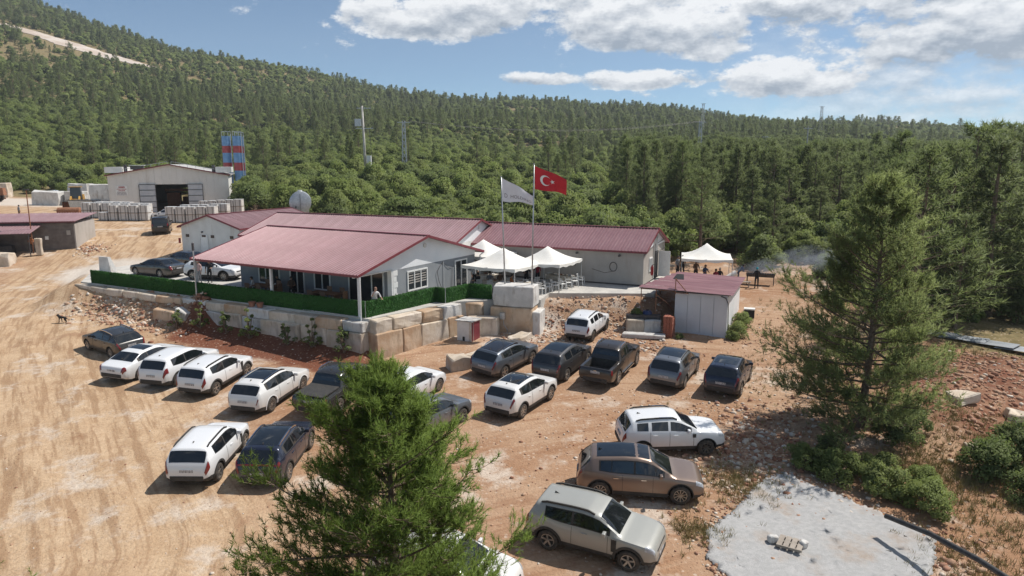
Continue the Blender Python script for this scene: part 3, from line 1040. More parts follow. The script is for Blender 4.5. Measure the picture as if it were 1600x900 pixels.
def window(b, name, axis, pos, a0, a1, z0, z1, nm=2, frame=WHITE, door=False, blinds=False, fw=0.09):
    """white framed window on a wall facing -y (axis 'y') or +x (axis 'x')"""
    def P(a, d, z):
        return (a, pos - d, z) if axis == 'y' else (pos + d, a, z)

    def bx(mb, a, b_, z_a, z_b, d0, d1):
        p, q = P(a, d0, z_a), P(b_, d1, z_b)
        mb.box([(p[i] + q[i]) / 2 for i in range(3)], [abs(p[i] - q[i]) for i in range(3)])
    f = MB()
    bx(f, a0, a1, z1 - fw, z1, 0.0, 0.07)
    bx(f, a0, a1, z0, z0 + (fw if not door else 0.06), 0.0, 0.07)
    bx(f, a0, a0 + fw, z0 + fw, z1 - fw, 0.0, 0.068)
    bx(f, a1 - fw, a1, z0 + fw, z1 - fw, 0.0, 0.068)
    o = f.build(name, frame, b)
    w = (a1 - a0 - fw) / nm
    for i in range(nm):
        if i:
            m_ = MB()
            bx(m_, a0 + fw / 2 + i * w - 0.035, a0 + fw / 2 + i * w + 0.035, z0 + fw, z1 - fw, 0.0, 0.066)
            m_.build('mullion', frame, o)
        g = MB()
        bx(g, a0 + fw / 2 + i * w + 0.03, a0 + fw / 2 + (i + 1) * w - 0.03, z0 + fw - 0.02, z1 - fw + 0.02, 0.005, 0.02)
        g.build('pane', GLASSD, o)
        if blinds:
            nz = int((z1 - z0) / 0.16 * 0.72)
            bl = MB()
            for k in range(nz):
                zz = z1 - fw - 0.08 - k * 0.16
                bx(bl, a0 + fw / 2 + i * w + 0.05, a0 + fw / 2 + (i + 1) * w - 0.05, zz - 0.035, zz + 0.035, 0.021, 0.026)
            bl.build('blind', WALLB, o)
    return o


# ------------------------------------------------------------------ the raised terrace
tr_ = MB().prism(TERRACE, 1.2, ZT)
tag(tr_.build('terrace', CONC), 'raised concrete terrace the red-roofed buildings stand on', None, kind='structure')


def rough_block(rng, sx, sy, sz, j=0.04, bev=0.05):
    bm = bmesh.new()
    bmesh.ops.create_cube(bm, size=1.0)
    bmesh.ops.subdivide_edges(bm, edges=list(bm.edges), cuts=1, use_grid_fill=True)
    for v in bm.verts:
        c = sum(1 for q in v.co if abs(q) > 0.4)
        sh = 1.0 if c < 3 else 0.975
        v.co = Vector((v.co.x * sx * sh, v.co.y * sy * sh, v.co.z * sz * sh))
        v.co += Vector([rng.normal() * j * 0.6 for _ in range(3)])
    bmesh.ops.bevel(bm, geom=list(bm.edges), offset=bev, segments=1, affect='EDGES', profile=0.5, clamp_overlap=True)
    bmesh.ops.triangulate(bm, faces=[f for f in bm.faces if len(f.verts) > 4])
    me = bpy.data.meshes.new('stone_block')
    bm.to_mesh(me)
    bm.free()
    return me


BLK = [STONE, STONE_O, STONE_W, STONE]


def block(rng, parent, c, s, rz, mi=None, j=0.04, tilt=0.0, name='stone_block', bev=0.05):
    me = rough_block(rng, s[0], s[1], s[2], j, bev)
    me.materials.append(BLK[rng.integers(0, 4)] if mi is None else mi)
    o = link(name, me, parent, c)
    o.rotation_euler = (rng.normal() * 0.012, rng.normal() * 0.012 + tilt, rz + rng.normal() * 0.012)
    return o


def retaining_wall():
    rng = np.random.default_rng(8)
    w = thing('retaining_wall', (0, 0, 0), 0, 'wall of huge squared travertine blocks holding up the terrace', 'stone wall')
    A, C, D = Vector((-33.0, 52.2)), Vector((-8.3, 39.15)), Vector((-3.7, 44.3))
    d = (C - A).normalized()
    nrm = Vector((d.y, -d.x))
    Ltot = (C - A).length
    rz = math.atan2(d.y, d.x)
    s = 0.0
    while s < Ltot - 0.3:                        # capping course under the green fence
        l = min(rng.uniform(1.7, 2.9), Ltot - s)
        if Ltot - s - l < 0.8:
            l = Ltot - s
        p = A + d * (s + l / 2) + nrm * (0.18 + rng.normal() * 0.05)
        h = 0.5 if s < 11 else rng.uniform(0.58, 0.76)
        block(rng, w, (p.x, p.y, ZT - 0.10 - h / 2 + rng.uniform(-0.03, 0.03)), (l - 0.03, 0.95, h), rz, STONE_O if rng.uniform() < 0.25 else (STONE_W if rng.uniform() < 0.4 else STONE))
        s += l
    s = 11.6
    while s < Ltot - 0.3:                        # tall lower course
        l = rng.uniform(1.5, 2.3)
        if Ltot - s - l < 1.0:
            l = Ltot - s
        p = A + d * (s + l / 2) + nrm * (0.28 + rng.normal() * 0.07)
        block(rng, w, (p.x, p.y, 1.62), (l - 0.035, 1.0, 1.78 + rng.normal() * 0.05), rz, STONE_W if rng.uniform() < 0.35 else STONE)
        s += l
    # fallen slabs at the wall's left end
    block(rng, w, (-23.3, 45.6, 2.0), (2.0, 0.7, 0.85), rz, STONE_O)
    block(rng, w, (-21.9, 44.9, 1.95), (1.1, 0.6, 1.25), rz, STONE_W, tilt=0.25)
    # the return wall facing right
    d = (D - C).normalized()
    nrm = Vector((d.y, -d.x))
    rz = math.atan2(d.y, d.x)
    L2 = (D - C).length
    s = 0.0
    for l, m1 in ((1.25, STONE), (2.25, STONE), (1.75, STONE_O), (1.65, STONE_W)):
        p = C + d * (s + l / 2) + nrm * 0.12
        h = rng.uniform(0.72, 0.86)
        block(rng, w, (p.x, p.y, ZT - 0.04 - h / 2), (l - 0.04, 1.1, h), rz, m1)
        s += l
    s = -0.1
    for l, m1 in ((2.0, STONE_O), (1.45, STONE_O), (2.2, STONE), (1.4, STONE_O)):
        p = C + d * (s + l / 2) + nrm * 0.22
        block(rng, w, (p.x, p.y, 1.45), (l - 0.03, 1.15, 1.95), rz, m1)
        s += l
    # recessed back part left of the flag pedestal
    block(rng, w, (-2.9, 44.9, 2.25), (2.1, 0.9, 1.7), -0.18, STONE_O)
    block(rng, w, (-1.9, 43.75, 1.55), (2.1, 0.8, 1.55), -0.2, STONE)
    return w


retaining_wall()

_rng = np.random.default_rng(31)
ped = thing('flag_pedestal', (0.1, 44.35, 1.0), R(-16), 'pale grey cube of stacked stone under the flagpoles', 'pedestal')
block(_rng, ped, (0.0, 0.25, 0.95), (2.85, 1.7, 1.95), 0, STONE_O)
block(_rng, ped, (1.62, 0.3, 0.85), (0.55, 1.6, 1.7), 0, STONE_W)
block(_rng, ped, (0.1, 0.3, 2.62), (2.75, 1.6, 1.36), 0, STONE_W)
mt_ = MB()
mt_.box((-0.55, -0.68, 1.35), (0.34, 0.16, 0.44))
mt_.tube([(-0.5, -0.66, 1.15), (-0.45, -0.72, 0.8), (-0.2, -0.72, 0.45), (-0.25, -0.72, 0.1)], 0.025, 5)
mt_.build('electric_meter', STEEL, ped)

# little white cabinet with a red side
cb = thing('utility_cabinet', (-2.75, 42.55, gz(-2.75, 42.55) - 0.02), R(-28), 'small white cabinet with dark red side in front of stone wall', 'cabinet')
MB().box((0, 0, 0.62), (1.05, 1.0, 1.24)).build('body', WHITE, cb)
MB().box((0.53, 0.0, 0.62), (0.03, 0.96, 1.2)).build('side_panel', MAROON, cb)
MB().box((0, 0, 1.28), (1.25, 1.2, 0.06)).build('top', STONE_W, cb)
for q in (-0.35, -0.1):
    MB().box((0.47, q - 0.2, 0.62), (0.16, 0.04, 1.22)).build('corner_post', STEEL, cb)
MB().box((-0.05, -0.505, 0.14), (0.16, 0.02, 0.26)).build('hatch', DARK, cb)

# ------------------------------------------------------------------ buildings
fb, q = gabled('porch_building', (-8.86, 39.37, ZT), math.atan2(-.498, .867), 15.2, 13.6, 2.5, 4.22,
               'grey building with maroon gable roof and open porch at the corner', WALLG, GABLE, ROOF, over=0.5, front_set=3.65, gable_top=2.28)
x1 = q['x1']
window(fb, 'window', 'x', x1, 5.05, 7.2, 0.72, 2.05, 3, blinds=True)
window(fb, 'door', 'x', x1, 10.45, 12.0, 0.05, 2.12, 2, door=True)
window(fb, 'window', 'y', 3.65, -12.75, -10.6, 0.5, 2.1, 3)
window(fb, 'door', 'y', 3.65, -9.6, -8.2, 0.05, 2.15, 2, door=True)
window(fb, 'window', 'y', 3.65, -7.3, -5.8, 0.5, 2.1, 2)
window(fb, 'door', 'y', 3.65, -4.2, -1.2, 0.05, 2.15, 3, door=True)
for i, u in enumerate((-0.12, -7.45, -14.9)):
    MB().box((u, 0.14, 1.2 if i != 0 else 1.15), (0.14, 0.14, 2.4)).build('porch_post', WHITE, fb)
MB().box((-0.62, 3.62, 1.14), (0.34, 0.3, 2.28)).build('porch_post', WHITE, fb)
qn = MB()
for k in range(6):
    qn.box((x1 + 0.03, 3.78 + 0.05 * (k % 2), 0.2 + 0.38 * k), (0.06, 0.34 + 0.12 * (k % 2), 0.34))
qn.build('quoin', WHITE, fb)
dp = MB()
dp.tube([(0.08, 0.02, 2.4), (0.10, -0.02, 2.2), (0.10, -0.02, -0.3)], 0.045, 8)
dp.build('downpipe', WHITE, fb)
dp = MB()
dp.tube([(0.02, 13.5, 2.4), (-0.2, 13.35, 2.2), (-0.2, 13.3, 0.1)], 0.05, 8)
dp.build('downpipe', WHITE, fb)
MB().tube([(x1 + 0.05, 9.05, 2.2), (x1 + 0.05, 9.05, 0.1)], 0.025, 6).build('conduit', WHITE, fb)
cbl = MB()
cbl.tube([(x1 + 0.04, 9.0, 2.2), (x1 + 0.06, 8.6, 1.95), (x1 + 0.08, 8.25, 1.6), (x1 + 0.08, 8.45, 0.9), (x1 + 0.06, 8.95, 0.1)], 0.018, 6)
cbl.tube([(x1 + 0.04, 9.1, 2.1), (x1 + 0.05, 9.7, 1.7), (x1 + 0.05, 10.1, 1.75), (x1 + 0.05, 10.0, 0.3)], 0.013, 6)
cbl.build('cable', DSTEEL, fb)
v_ = MB()
v_.tube([(x1 - 0.02, 7.0, 3.55), (x1 + 0.06, 7.0, 3.55)], 0.16, 12)
v_.build('gable_vent', WALLW, fb)
MB().box((-7.5, 1.8, 0.03), (14.6, 3.6, 0.05)).build('porch_floor', CONC, fb)
MB().box((-7.6, 1.85, 2.36), (14.4, 3.4, 0.03)).build('porch_ceiling', WALLW, fb)

rb, q = gabled('long_building', (9.74, 49.55, ZT), math.atan2(-.414, .910), 15.0, 7.7, 2.6, 3.98,
               'long beige-walled building with ribbed maroon roof beside the party tents', WALLB, GABLE, ROOF, over=0.3, foundation=0.12)
x1 = q['x1']
window(rb, 'window', 'x', x1, 2.0, 2.95, 0.85, 1.9, 3, blinds=False)
d_ = MB().box((x1 + 0.03, 4.3, 1.15), (0.05, 0.95, 2.1)).build('door', DARK, rb)
MB().box((x1 + 0.55, 4.85, 1.15), (0.9, 0.06, 2.0)).build('door_leaf', WHITE, d_)
MB().box((x1 + 0.06, 4.0, 2.9), (0.1, 0.55, 1.3)).build('air_vent', STEEL, rb)
MB().tube([(x1 + 0.06, 3.3, 3.4), (x1 + 0.06, 3.3, 0.2)], 0.045, 6).build('downpipe', WALLW, rb)
cb_ = MB()
cb_.tube([(x1 + 0.05, 0.2, 2.3), (x1 + 0.05, 3.3, 2.75), (x1 + 0.05, 7.2, 2.9)], 0.02, 5)
cb_.tube([(x1 + 0.05, 3.5, 2.1), (x1 + 0.05, 7.2, 2.15)], 0.02, 5)
cb_.build('cable', DSTEEL, rb)
MB().box((-7.5, 3.85, 0.06), (14.2, 6.95, 0.11)).build('foundation', mat('dark_plinth', (0.13, 0.12, 0.115), None, 2, 0.9), rb)
ho = MB()
ho.tube([(-2.55 + 0.28 * math.cos(a), 0.24, 1.35 + 0.34 * math.sin(a)) for a in np.linspace(0, 12.5, 34)], 0.022, 6)
ho.tube([(-2.6, 0.25, 1.0), (-3.2, 0.25, 0.85), (-4.2, 0.25, 1.1)], 0.015, 5)
ho.build('hose_reel', mat('grey_hose', (0.16, 0.14, 0.13), None, 5, 0.7), rb)
for u, zz in ((-2.1, 2.2), (-5.4, 2.25)):
    l_ = MB()
    l_.tube([(u, 0.28, zz), (u, 0.12, zz)], 0.09, 10)
    l_.build('wall_lamp', DSTEEL, rb)
MB().box((-5.9, 0.25, 1.45), (0.8, 0.08, 0.35)).build('window', GLASSD, rb)
ex = thing('fire_extinguisher', (10.15, 49.55, ZT), 0, 'red fire extinguisher by the beige building corner', 'extinguisher')
MB().tube([(0, 0, 0.9), (0, 0, 1.0), (0, 0, 1.5), (0, 0, 1.58), (0, 0, 1.66)], [0.06, 0.11, 0.11, 0.05, 0.04], 10).build('cylinder', mat('red_paint', (0.35, 0.02, 0.02), None, 3, 0.4), ex)
MB().bar((0, 0, 1.66), (0.14, -0.04, 1.72), 0.03).build('nozzle', DARK, ex)

mbd, q = gabled('middle_building', (-2.46 - .4 * 5.1, 56.64 - .916 * 5.1, ZT), math.atan2(-8.49, 19.47), 21.3, 10.2, 2.75, 4.4,
                'middle building showing only its faded maroon roof behind the porch', WALLW, GABLE, ROOF_OLD, over=0.3)
MB().tube([(q['x1'] - 0.02, 5.1, 3.75), (q['x1'] + 0.06, 5.1, 3.75)], 0.15, 12).build('gable_vent', WALLW, mbd)

wb, q = gabled('annex_building', (-32.9, 67.9, 3.45), math.atan2(-.932, -.36), 12.5, 7.7, 2.6, 3.8,
               'small white annex with maroon roof behind the parked black sedan', WALLW, WALLW, ROOF_OLD, over=0.25)
x1 = q['x1']
for y in (1.0, 4.15, 6.5):
    MB().box((x1 + 0.02, y, 1.72), (0.04, 0.4, 0.28)).build('window', GLASSD, wb)
dd = MB().box((x1 + 0.02, 3.1, 0.95), (0.05, 0.85, 1.85)).build('door', WHITE, wb)
MB().box((x1 + 0.05, 3.1, 1.75), (0.03, 0.5, 0.2)).build('pane', GLASSD, dd)
MB().tube([(x1 + 0.05, 2.95, 2.15), (x1 + 0.15, 2.95, 2.12)], 0.09, 8).build('wall_lamp', DSTEEL, wb)
for y in (2.62, 3.58):
    MB().tube([(x1 + 0.04, y, 0.1), (x1 + 0.04, y, 1.9)], 0.03, 6).build('downpipe', WHITE, wb)
MB().box((-2.4, 3.9, -0.1), (6.0, 8.2, 0.25)).build('plinth', mat('dusty_plinth', (0.22, 0.12, 0.11), None, 2, 0.9), wb)
MB().box((x1 + 0.12, 0.05, 1.2), (0.16, 0.14, 0.5)).build('fire_box', MATS['red_paint'], wb)


# ------------------------------------------------------------------ the hangar
def hangar():
    gzv = 4.75
    b = thing('quarry_hangar', (-51.9, 106.0, gzv), R(20), 'large off-white gabled hangar with open sliding doors at the back', 'building')
    b.scale = (0.885, 1, 1)
    hw, he, hr = 9.35, 5.75, 7.3
    dx0, dx1, dz = -4.75, 5.1, 4.35
    n = 16
    panel_m = mat('hangar_panel', (0.66, 0.645, 0.61), (0.72, 0.705, 0.67), 0.35, 0.75, stain=((0.42, 0.35, 0.28), 0.35, (1, 1, 0.2), 0.8))

    def top(x):
        return he + (hr - he) * (1 - abs(x) / hw)
    xs = sorted(set([-hw + 2 * hw * i / n for i in range(n + 1)] + [-2.25, 2.75, 0.0]))
    xs = [x for i, x in enumerate(xs) if i == 0 or x - xs[i - 1] > 0.2 or x in (-2.25, 2.75, 0.0)]
    fac = MB().box((0, 0.2, he - 0.2), (2 * hw - 0.3, 0.1, 0.2)).build('facade', panel_m, b)
    for i in range(len(xs) - 1):
        a, c = xs[i] + 0.006, xs[i + 1] - 0.006
        z0 = dz if (a >= -2.26 and c <= 2.76) else -0.3
        m = MB()
        m.add([(a, 0, z0), (c, 0, z0), (c, 0, top(c) - 0.03), (a, 0, top(a) - 0.03), (a, 0.1, z0), (c, 0.1, z0), (c, 0.1, top(c) - 0.03), (a, 0.1, top(a) - 0.03)],
              [(0, 1, 2, 3), (7, 6, 5, 4), (0, 4, 5, 1), (1, 5, 6, 2), (2, 6, 7, 3), (3, 7, 4, 0)])
        m.build('wall_panel', panel_m, fac)
    for sx in (-1, 1):
        MB().box((sx * (hw - 0.06), 13, he / 2), (0.1, 25.6, he)).build('side_wall', panel_m, b)
    bk = MB()
    bk.box((-5.2, 25.9, 3.2), (8.2, 0.1, 6.4))
    bk.box((5.6, 25.9, 3.2), (7.4, 0.1, 6.4))
    bk.box((0.4, 25.9, 4.8), (3.0, 0.1, 3.4))
    bk.build('back_wall', panel_m, b)
    r = MB()
    for sg in (-1, 1):
        r.add([(sg * (hw + 0.35), -0.35, he - 0.02), (0, -0.35, hr + 0.04), (0, 26.2, hr + 0.04), (sg * (hw + 0.35), 26.2, he - 0.02),
               (sg * (hw + 0.35), -0.35, he - 0.12), (0, -0.35, hr - 0.06), (0, 26.2, hr - 0.06), (sg * (hw + 0.35), 26.2, he - 0.12)],
              [(0, 1, 2, 3), (4, 7, 6, 5), (0, 4, 5, 1), (0, 3, 7, 4), (3, 2, 6, 7)])
    ro = r.build('roof', mat('hangar_roof', (0.50, 0.49, 0.47), (0.42, 0.40, 0.38), 0.5, 0.6), b)
    t = MB()
    for sg in (-1, 1):
        t.bar((sg * (hw + 0.35), -0.38, he - 0.08), (0, -0.38, hr + 0.0), 0.05, 0.16)
    t.build('eave_trim', MAROON, ro)
    rl = MB()
    for sg in (-1, 1):
        for q in np.linspace(0.3, 8.0, 7):
            rl.bar((sg * q, 1.2, top(q)), (sg * q, 1.2, top(q) + 0.55), 0.05)
        rl.bar((sg * 0.3, 1.2, top(0.3) + 0.5), (sg * 8.0, 1.2, top(8) + 0.5), 0.05)
    rl.build('railing', STEEL, ro)
    for x, w, h in ((-5.0, 2.4, 0.55),):
        c = MB().box((x, 1.6, top(x) + 0.35), (w - 0.4, 1.2, h)).build('cooling_unit', DSTEEL, ro)
        MB().box((x, 1.6, top(x) + 0.72), (w, 1.5, 0.08)).build('cover', WHITE, c)
    for x in (-6.8, 7.0):
        MB().tube([(x, 1.5, top(x) - 0.1), (x, 1.5, top(x) + 1.1)], 0.28, 10).build('chimney', DSTEEL, ro)
    for x in (-8.6, 8.6):
        MB().box((x, 6.0, he + 0.75), (2.6, 10.0, 0.85)).build('parapet', WALLW, ro)
    for x0, x1_ in ((-4.75, -2.25), (2.75, 5.1)):          # sliding door leaves
        d = MB()
        d.bar((x0, -0.16, 0), (x0, -0.16, dz), 0.08)
        d.bar((x1_, -0.16, 0), (x1_, -0.16, dz), 0.08)
        d.bar((x0, -0.16, dz), (x1_, -0.16, dz), 0.08)
        for k in range(5):
            d.bar((x0, -0.16, 0.05 + k * dz / 5), (x1_, -0.16, 0.05 + k * dz / 5), 0.06)
        dl = d.build('sliding_door', DSTEEL, b)
        for k in range(5):
            MB().box(((x0 + x1_) / 2, -0.15, dz * (k + 0.5) / 5), (x1_ - x0 - 0.1, 0.03, dz / 5 - 0.08)).build('door_panel', mat('door_sheet', (0.40, 0.43, 0.47), (0.48, 0.50, 0.53), 0.7, 0.6), dl)
    MB().box((0.2, 13, -0.05), (18.2, 25.4, 0.1)).build('floor', CONC, b)
    sg = MB().box((-7.4, -0.06, 3.45), (1.75, 0.05, 1.5)).build('notice_board', WHITE, b)
    red, gry = MATS['red_paint'], mat('print_grey', (0.25, 0.22, 0.24), None, 3, 0.7)
    rr = random.Random(3)
    for k, (zz, h, w, m) in enumerate(((3.98, 0.24, 0.8, red), (3.70, 0.1, 1.4, red), (3.47, 0.12, 0.9, red), (3.24, 0.1, 1.3, gry), (3.06, 0.1, 1.45, gry), (2.86, 0.1, 1.5, gry))):
        t = MB()
        x = -7.4 - w / 2
        while x < -7.4 + w / 2:
            l = rr.uniform(0.08, 0.2)
            t.box((x + l / 2, -0.09, zz), (l, 0.008, h))
            x += l + 0.05
        t.build('lettering', m, sg)
    # machine inside
    m = MB()
    m.box((-0.5, 9, 1.4), (2.2, 2.4, 2.8)).box((1.4, 12, 1.0), (1.5, 1.5, 2.0)).bar((-2, 9, 3.2), (2.5, 9, 3.2), 0.4)
    m.build('machinery', RUST, b)


hangar()
# ------------------------------------------------------------------ vehicles
def paint(name, col, metal=0.25, rough=0.34, dust=None):
    """car paint with road dust that thickens towards the sills"""
    dark = max(col) < 0.1
    dust = dust or (0.16 if dark else 0.34)
    m, nt, b, out = new_mat(name)
    P = nt.node('ShaderNodeTexCoord').outputs['Object']
    z = nt.sep(P)[2]
    n = nt.noise(P, 2.5, 4, 0.65)
    f = nt.math('MULTIPLY', nt.smooth(z, 1.05, 0.25), dust)
    f = nt.math('MULTIPLY', f, nt.smooth(n, 0.25, 0.65, 0.55, 1.0))
    f = nt.math('ADD', f, 0.012 if dark else 0.04)
    nt.l.new(nt.mix(f, col, (0.40, 0.27, 0.17)), b.inputs['Base Color'])
    b.inputs['Metallic'].default_value = metal
    nt.l.new(nt.math('ADD', nt.math('MULTIPLY', f, 0.6), rough), b.inputs['Roughness'])
    b.inputs['Coat Weight'].default_value = 0.6
    b.inputs['Coat Roughness'].default_value = 0.06
    return m


CG = mat('car_glass', (0.008, 0.010, 0.012), (0.012, 0.014, 0.016), 2, 0.04, spec=0.9)
PLAS = mat('black_plastic', (0.028, 0.027, 0.026), (0.05, 0.045, 0.04), 6, 0.7)
TYRE = mat('tyre_rubber', (0.035, 0.032, 0.030), (0.085, 0.068, 0.052), 7, 0.9)
ALLOY = mat('alloy_wheel', (0.45, 0.44, 0.43), (0.36, 0.33, 0.30), 9, 0.35, metal=0.8)
ALLOYD = mat('dark_alloy', (0.10, 0.10, 0.10), (0.16, 0.14, 0.12), 9, 0.4, metal=0.7)
TAIL = mat('tail_lamp', (0.16, 0.012, 0.014), (0.22, 0.02, 0.02), 8, 0.12, coat=0.5)
HEAD = mat('head_lamp', (0.55, 0.57, 0.60), (0.35, 0.37, 0.40), 12, 0.08, coat=0.6)
PLATE = mat('number_plate', (0.46, 0.46, 0.47), (0.20, 0.20, 0.22), 30, 0.5, stretch=(1, 1, 0.2), thr=(0.48, 0.56))
CHROME = mat('chrome', (0.62, 0.63, 0.64), (0.55, 0.56, 0.57), 5, 0.15, metal=1.0)

PAINT = {k: paint('paint_' + k, c, mtl, rg) for k, (c, mtl, rg) in {
    'white': ((0.74, 0.75, 0.76), 0.0, 0.30), 'pearl': ((0.72, 0.71, 0.69), 0.05, 0.32), 'grey_green': ((0.335, 0.34, 0.315), 0.1, 0.38),
    'bronze': ((0.215, 0.155, 0.125), 0.5, 0.32), 'blue_grey': ((0.13, 0.155, 0.185), 0.55, 0.3), 'graphite': ((0.055, 0.055, 0.058), 0.5, 0.32),
    'black': ((0.012, 0.012, 0.014), 0.2, 0.2), 'navy': ((0.022, 0.030, 0.055), 0.4, 0.25), 'silver_grey': ((0.19, 0.205, 0.225), 0.6, 0.3),
    'dark_brown': ((0.045, 0.038, 0.034), 0.5, 0.35), 'dark_olive': ((0.035, 0.035, 0.034), 0.3, 0.25), 'steel_blue': ((0.15, 0.17, 0.195), 0.5, 0.3)}.items()}


def interp(tab, x):
    xs, ys = zip(*tab)
    # monotone smooth-ish interpolation: linear plus light smoothing
    return np.interp(x, xs, ys)


class CarShell:
    def __init__(s, L, W, top, belt, z0=0.24, roof_w=0.71, plan=None, flat_nose=1.0):
        s.L, s.W = L, W
        xs = np.linspace(0, L, 600)
        t = np.interp(xs, *zip(*top))
        k = np.hanning(17)
        k /= k.sum()
        tp = np.concatenate([np.full(8, t[0]), t, np.full(8, t[-1])])
        s.tx, s.tz = xs, np.convolve(tp, k, 'valid')
        s.belt = belt
        s.z0 = [(0, z0 + 0.20), (0.10, z0 + 0.10), (0.45, z0), (L - 0.55, z0), (L - 0.15, z0 + 0.05), (L, z0 + 0.16)]
        s.plan = plan or [(0, .74), (0.03, .83), (0.10, .90), (0.25, .955), (0.6, .99), (1.2, 1.0), (L - 1.2, 1.0), (L - .7, .985), (L - .4, .955), (L - .2, .90), (L - .07, .82), (L, .72)]
        s.rw = roof_w

    def col(s, x):
        """section points (y,z) for columns 0..11"""
        W2 = s.W / 2
        T = float(np.interp(x, s.tx, s.tz))
        w = W2 * float(interp(s.plan, x))
        z0 = min(float(interp(s.z0, x)), T - 0.1)
        B = min(float(interp(s.belt, x)), T - 0.05)
        t = min(max((T - B - 0.07) / 0.42, 0), 1)
        t = t * t * (3 - 2 * t)
        wr = min(W2 * s.rw, w * 0.80)
        y8 = w * 0.70 * (1 - t) + (wr - 0.04) * t
        y7 = w * 0.86 * (1 - t) + (wr + 0.035) * t
        z6 = min(B + 0.03, T - 0.032)
        z7 = max(z6 + 0.004, T - 0.018 - 0.062 * t)
        z8 = max(z7 + 0.002, T - 0.008 - 0.016 * t)
        h = B - z0
        return [(w * .86, z0), (w * .955, z0 + 0.06 * min(1, h * 2)), (w * .992, z0 + .28 * h), (w, z0 + .55 * h), (w * .988, z0 + .80 * h), (w * .955, B),
                (w * .94, z6), (y7, z7), (y8, z8), (y8 * .66, T - 0.005), (y8 * .33, T - 0.001), (0, T)]

    def S(s, x, c):
        """surface point; c in -11..11 through 0-side mirrored: c>=0 left side column, c>11 mirrored right"""
        sg = 1
        if c > 11:
            c, sg = 22 - c, -1
        pts = s.col(x)
        i = min(int(c), 10)
        f = c - i
        a, b = pts[i], pts[i + 1]
        return np.array([x - s.L / 2, sg * (a[0] * (1 - f) + b[0] * f), a[1] * (1 - f) + b[1] * f])

    def body(s, mats, clad=1.0):
        xs = sorted(set([round(v, 3) for v in list(np.linspace(0, 0.62, 17)) + list(np.linspace(0.62, s.L - 0.6, 34)) + list(np.linspace(s.L - 0.6, s.L, 13))]))
        vs, fs, mi = [], [], []
        ring = 23
        for x in xs:
            pts = s.col(x)
            for p in pts:
                vs.append((x - s.L / 2, p[0], p[1]))
            for p in pts[-2::-1]:
                vs.append((x - s.L / 2, -p[0], p[1]))
        n = len(xs)
        for i in range(n - 1):
            for k in range(ring):
                k2 = (k + 1) % ring
                fs.append((i * ring + k, (i + 1) * ring + k, (i + 1) * ring + k2, i * ring + k2))
                c = min(k, 21 - k) if k < 22 else -1
                mi.append(1 if (c < clad) else 0)
        fs.append(tuple(range(ring - 1, -1, -1)))
        fs.append(tuple((n - 1) * ring + k for k in range(ring)))
        mi += [0, 0]
        me = bpy.data.meshes.new('body')
        me.from_pydata(vs, [], [f[::-1] for f in fs])
        for m in mats:
            me.materials.append(m)
        me.polygons.foreach_set('material_index', mi)
        bm = bmesh.new()
        bm.from_mesh(me)
        bmesh.ops.recalc_face_normals(bm, faces=list(bm.faces))
        bm.to_mesh(me)
        bm.free()
        return me

    def patch(s, x0, x1, c0, c1, off=0.006, nx=8, nc=6, cfun=None):
        """a thin piece of the outer surface lifted off by `off`"""
        vs = np.zeros((nx + 1, nc + 1, 3))
        e = 0.012
        for i in range(nx + 1):
            x = x0 + (x1 - x0) * i / nx
            for k in range(nc + 1):
                a, b = (c0, c1) if cfun is None else cfun(i / nx)
                c = a + (b - a) * k / nc
                p = s.S(x, c)
                px = s.S(min(x + e, s.L), c) - s.S(max(x - e, 0), c)
                pc = s.S(x, min(c + 0.15, 22)) - s.S(x, max(c - 0.15, 0))
                nn = np.cross(pc, px)
                nn = nn / max(np.linalg.norm(nn), 1e-9)
                ctr = np.array([p[0], 0, 0.7])
                if np.dot(nn, p - ctr) < 0:
                    nn = -nn
                vs[i, k] = p + nn * off
        mb = MB()
        m = nc + 1
        V = vs.reshape(-1, 3)
        fs = [(i * m + k, (i + 1) * m + k, (i + 1) * m + k + 1, i * m + k + 1) for i in range(nx) for k in range(nc)]
        mb.add(V, fs)
        return mb


def cut(me, boxes, cyls):
    """subtract wheel wells (cylinders) and beds (boxes) from a body mesh"""
    o = bpy.data.objects.new('tmp', me)
    COL.objects.link(o)
    tmp = [o]
    for kind, dat in [('c', c) for c in cyls] + [('b', b) for b in boxes]:
        mb = MB()
        if kind == 'c':
            x, z, r, y0, y1 = dat
            mb.tube([(x, y0, z), (x, y1, z)], r, 28)
        else:
            mb.box(*dat)
        cm = mb.mesh('cut', [PLAS])
        bm = bmesh.new()
        bm.from_mesh(cm)
        bmesh.ops.recalc_face_normals(bm, faces=list(bm.faces))
        bm.to_mesh(cm)
        bm.free()
        cm.materials.clear()
        cm.materials.append(me.materials[0])
        cm.materials.append(me.materials[1])
        cm.polygons.foreach_set('material_index', [1] * len(cm.polygons))
        co = bpy.data.objects.new('cut', cm)
        COL.objects.link(co)
        tmp.append(co)
        md = o.modifiers.new('b', 'BOOLEAN')
        md.operation = 'DIFFERENCE'
        md.solver = 'EXACT'
        md.object = co
    dg = bpy.context.evaluated_depsgraph_get()
    dg.update()
    res = bpy.data.meshes.new_from_object(o.evaluated_get(dg))
    for t in tmp:
        bpy.data.objects.remove(t)
    res.name = 'body'
    return res


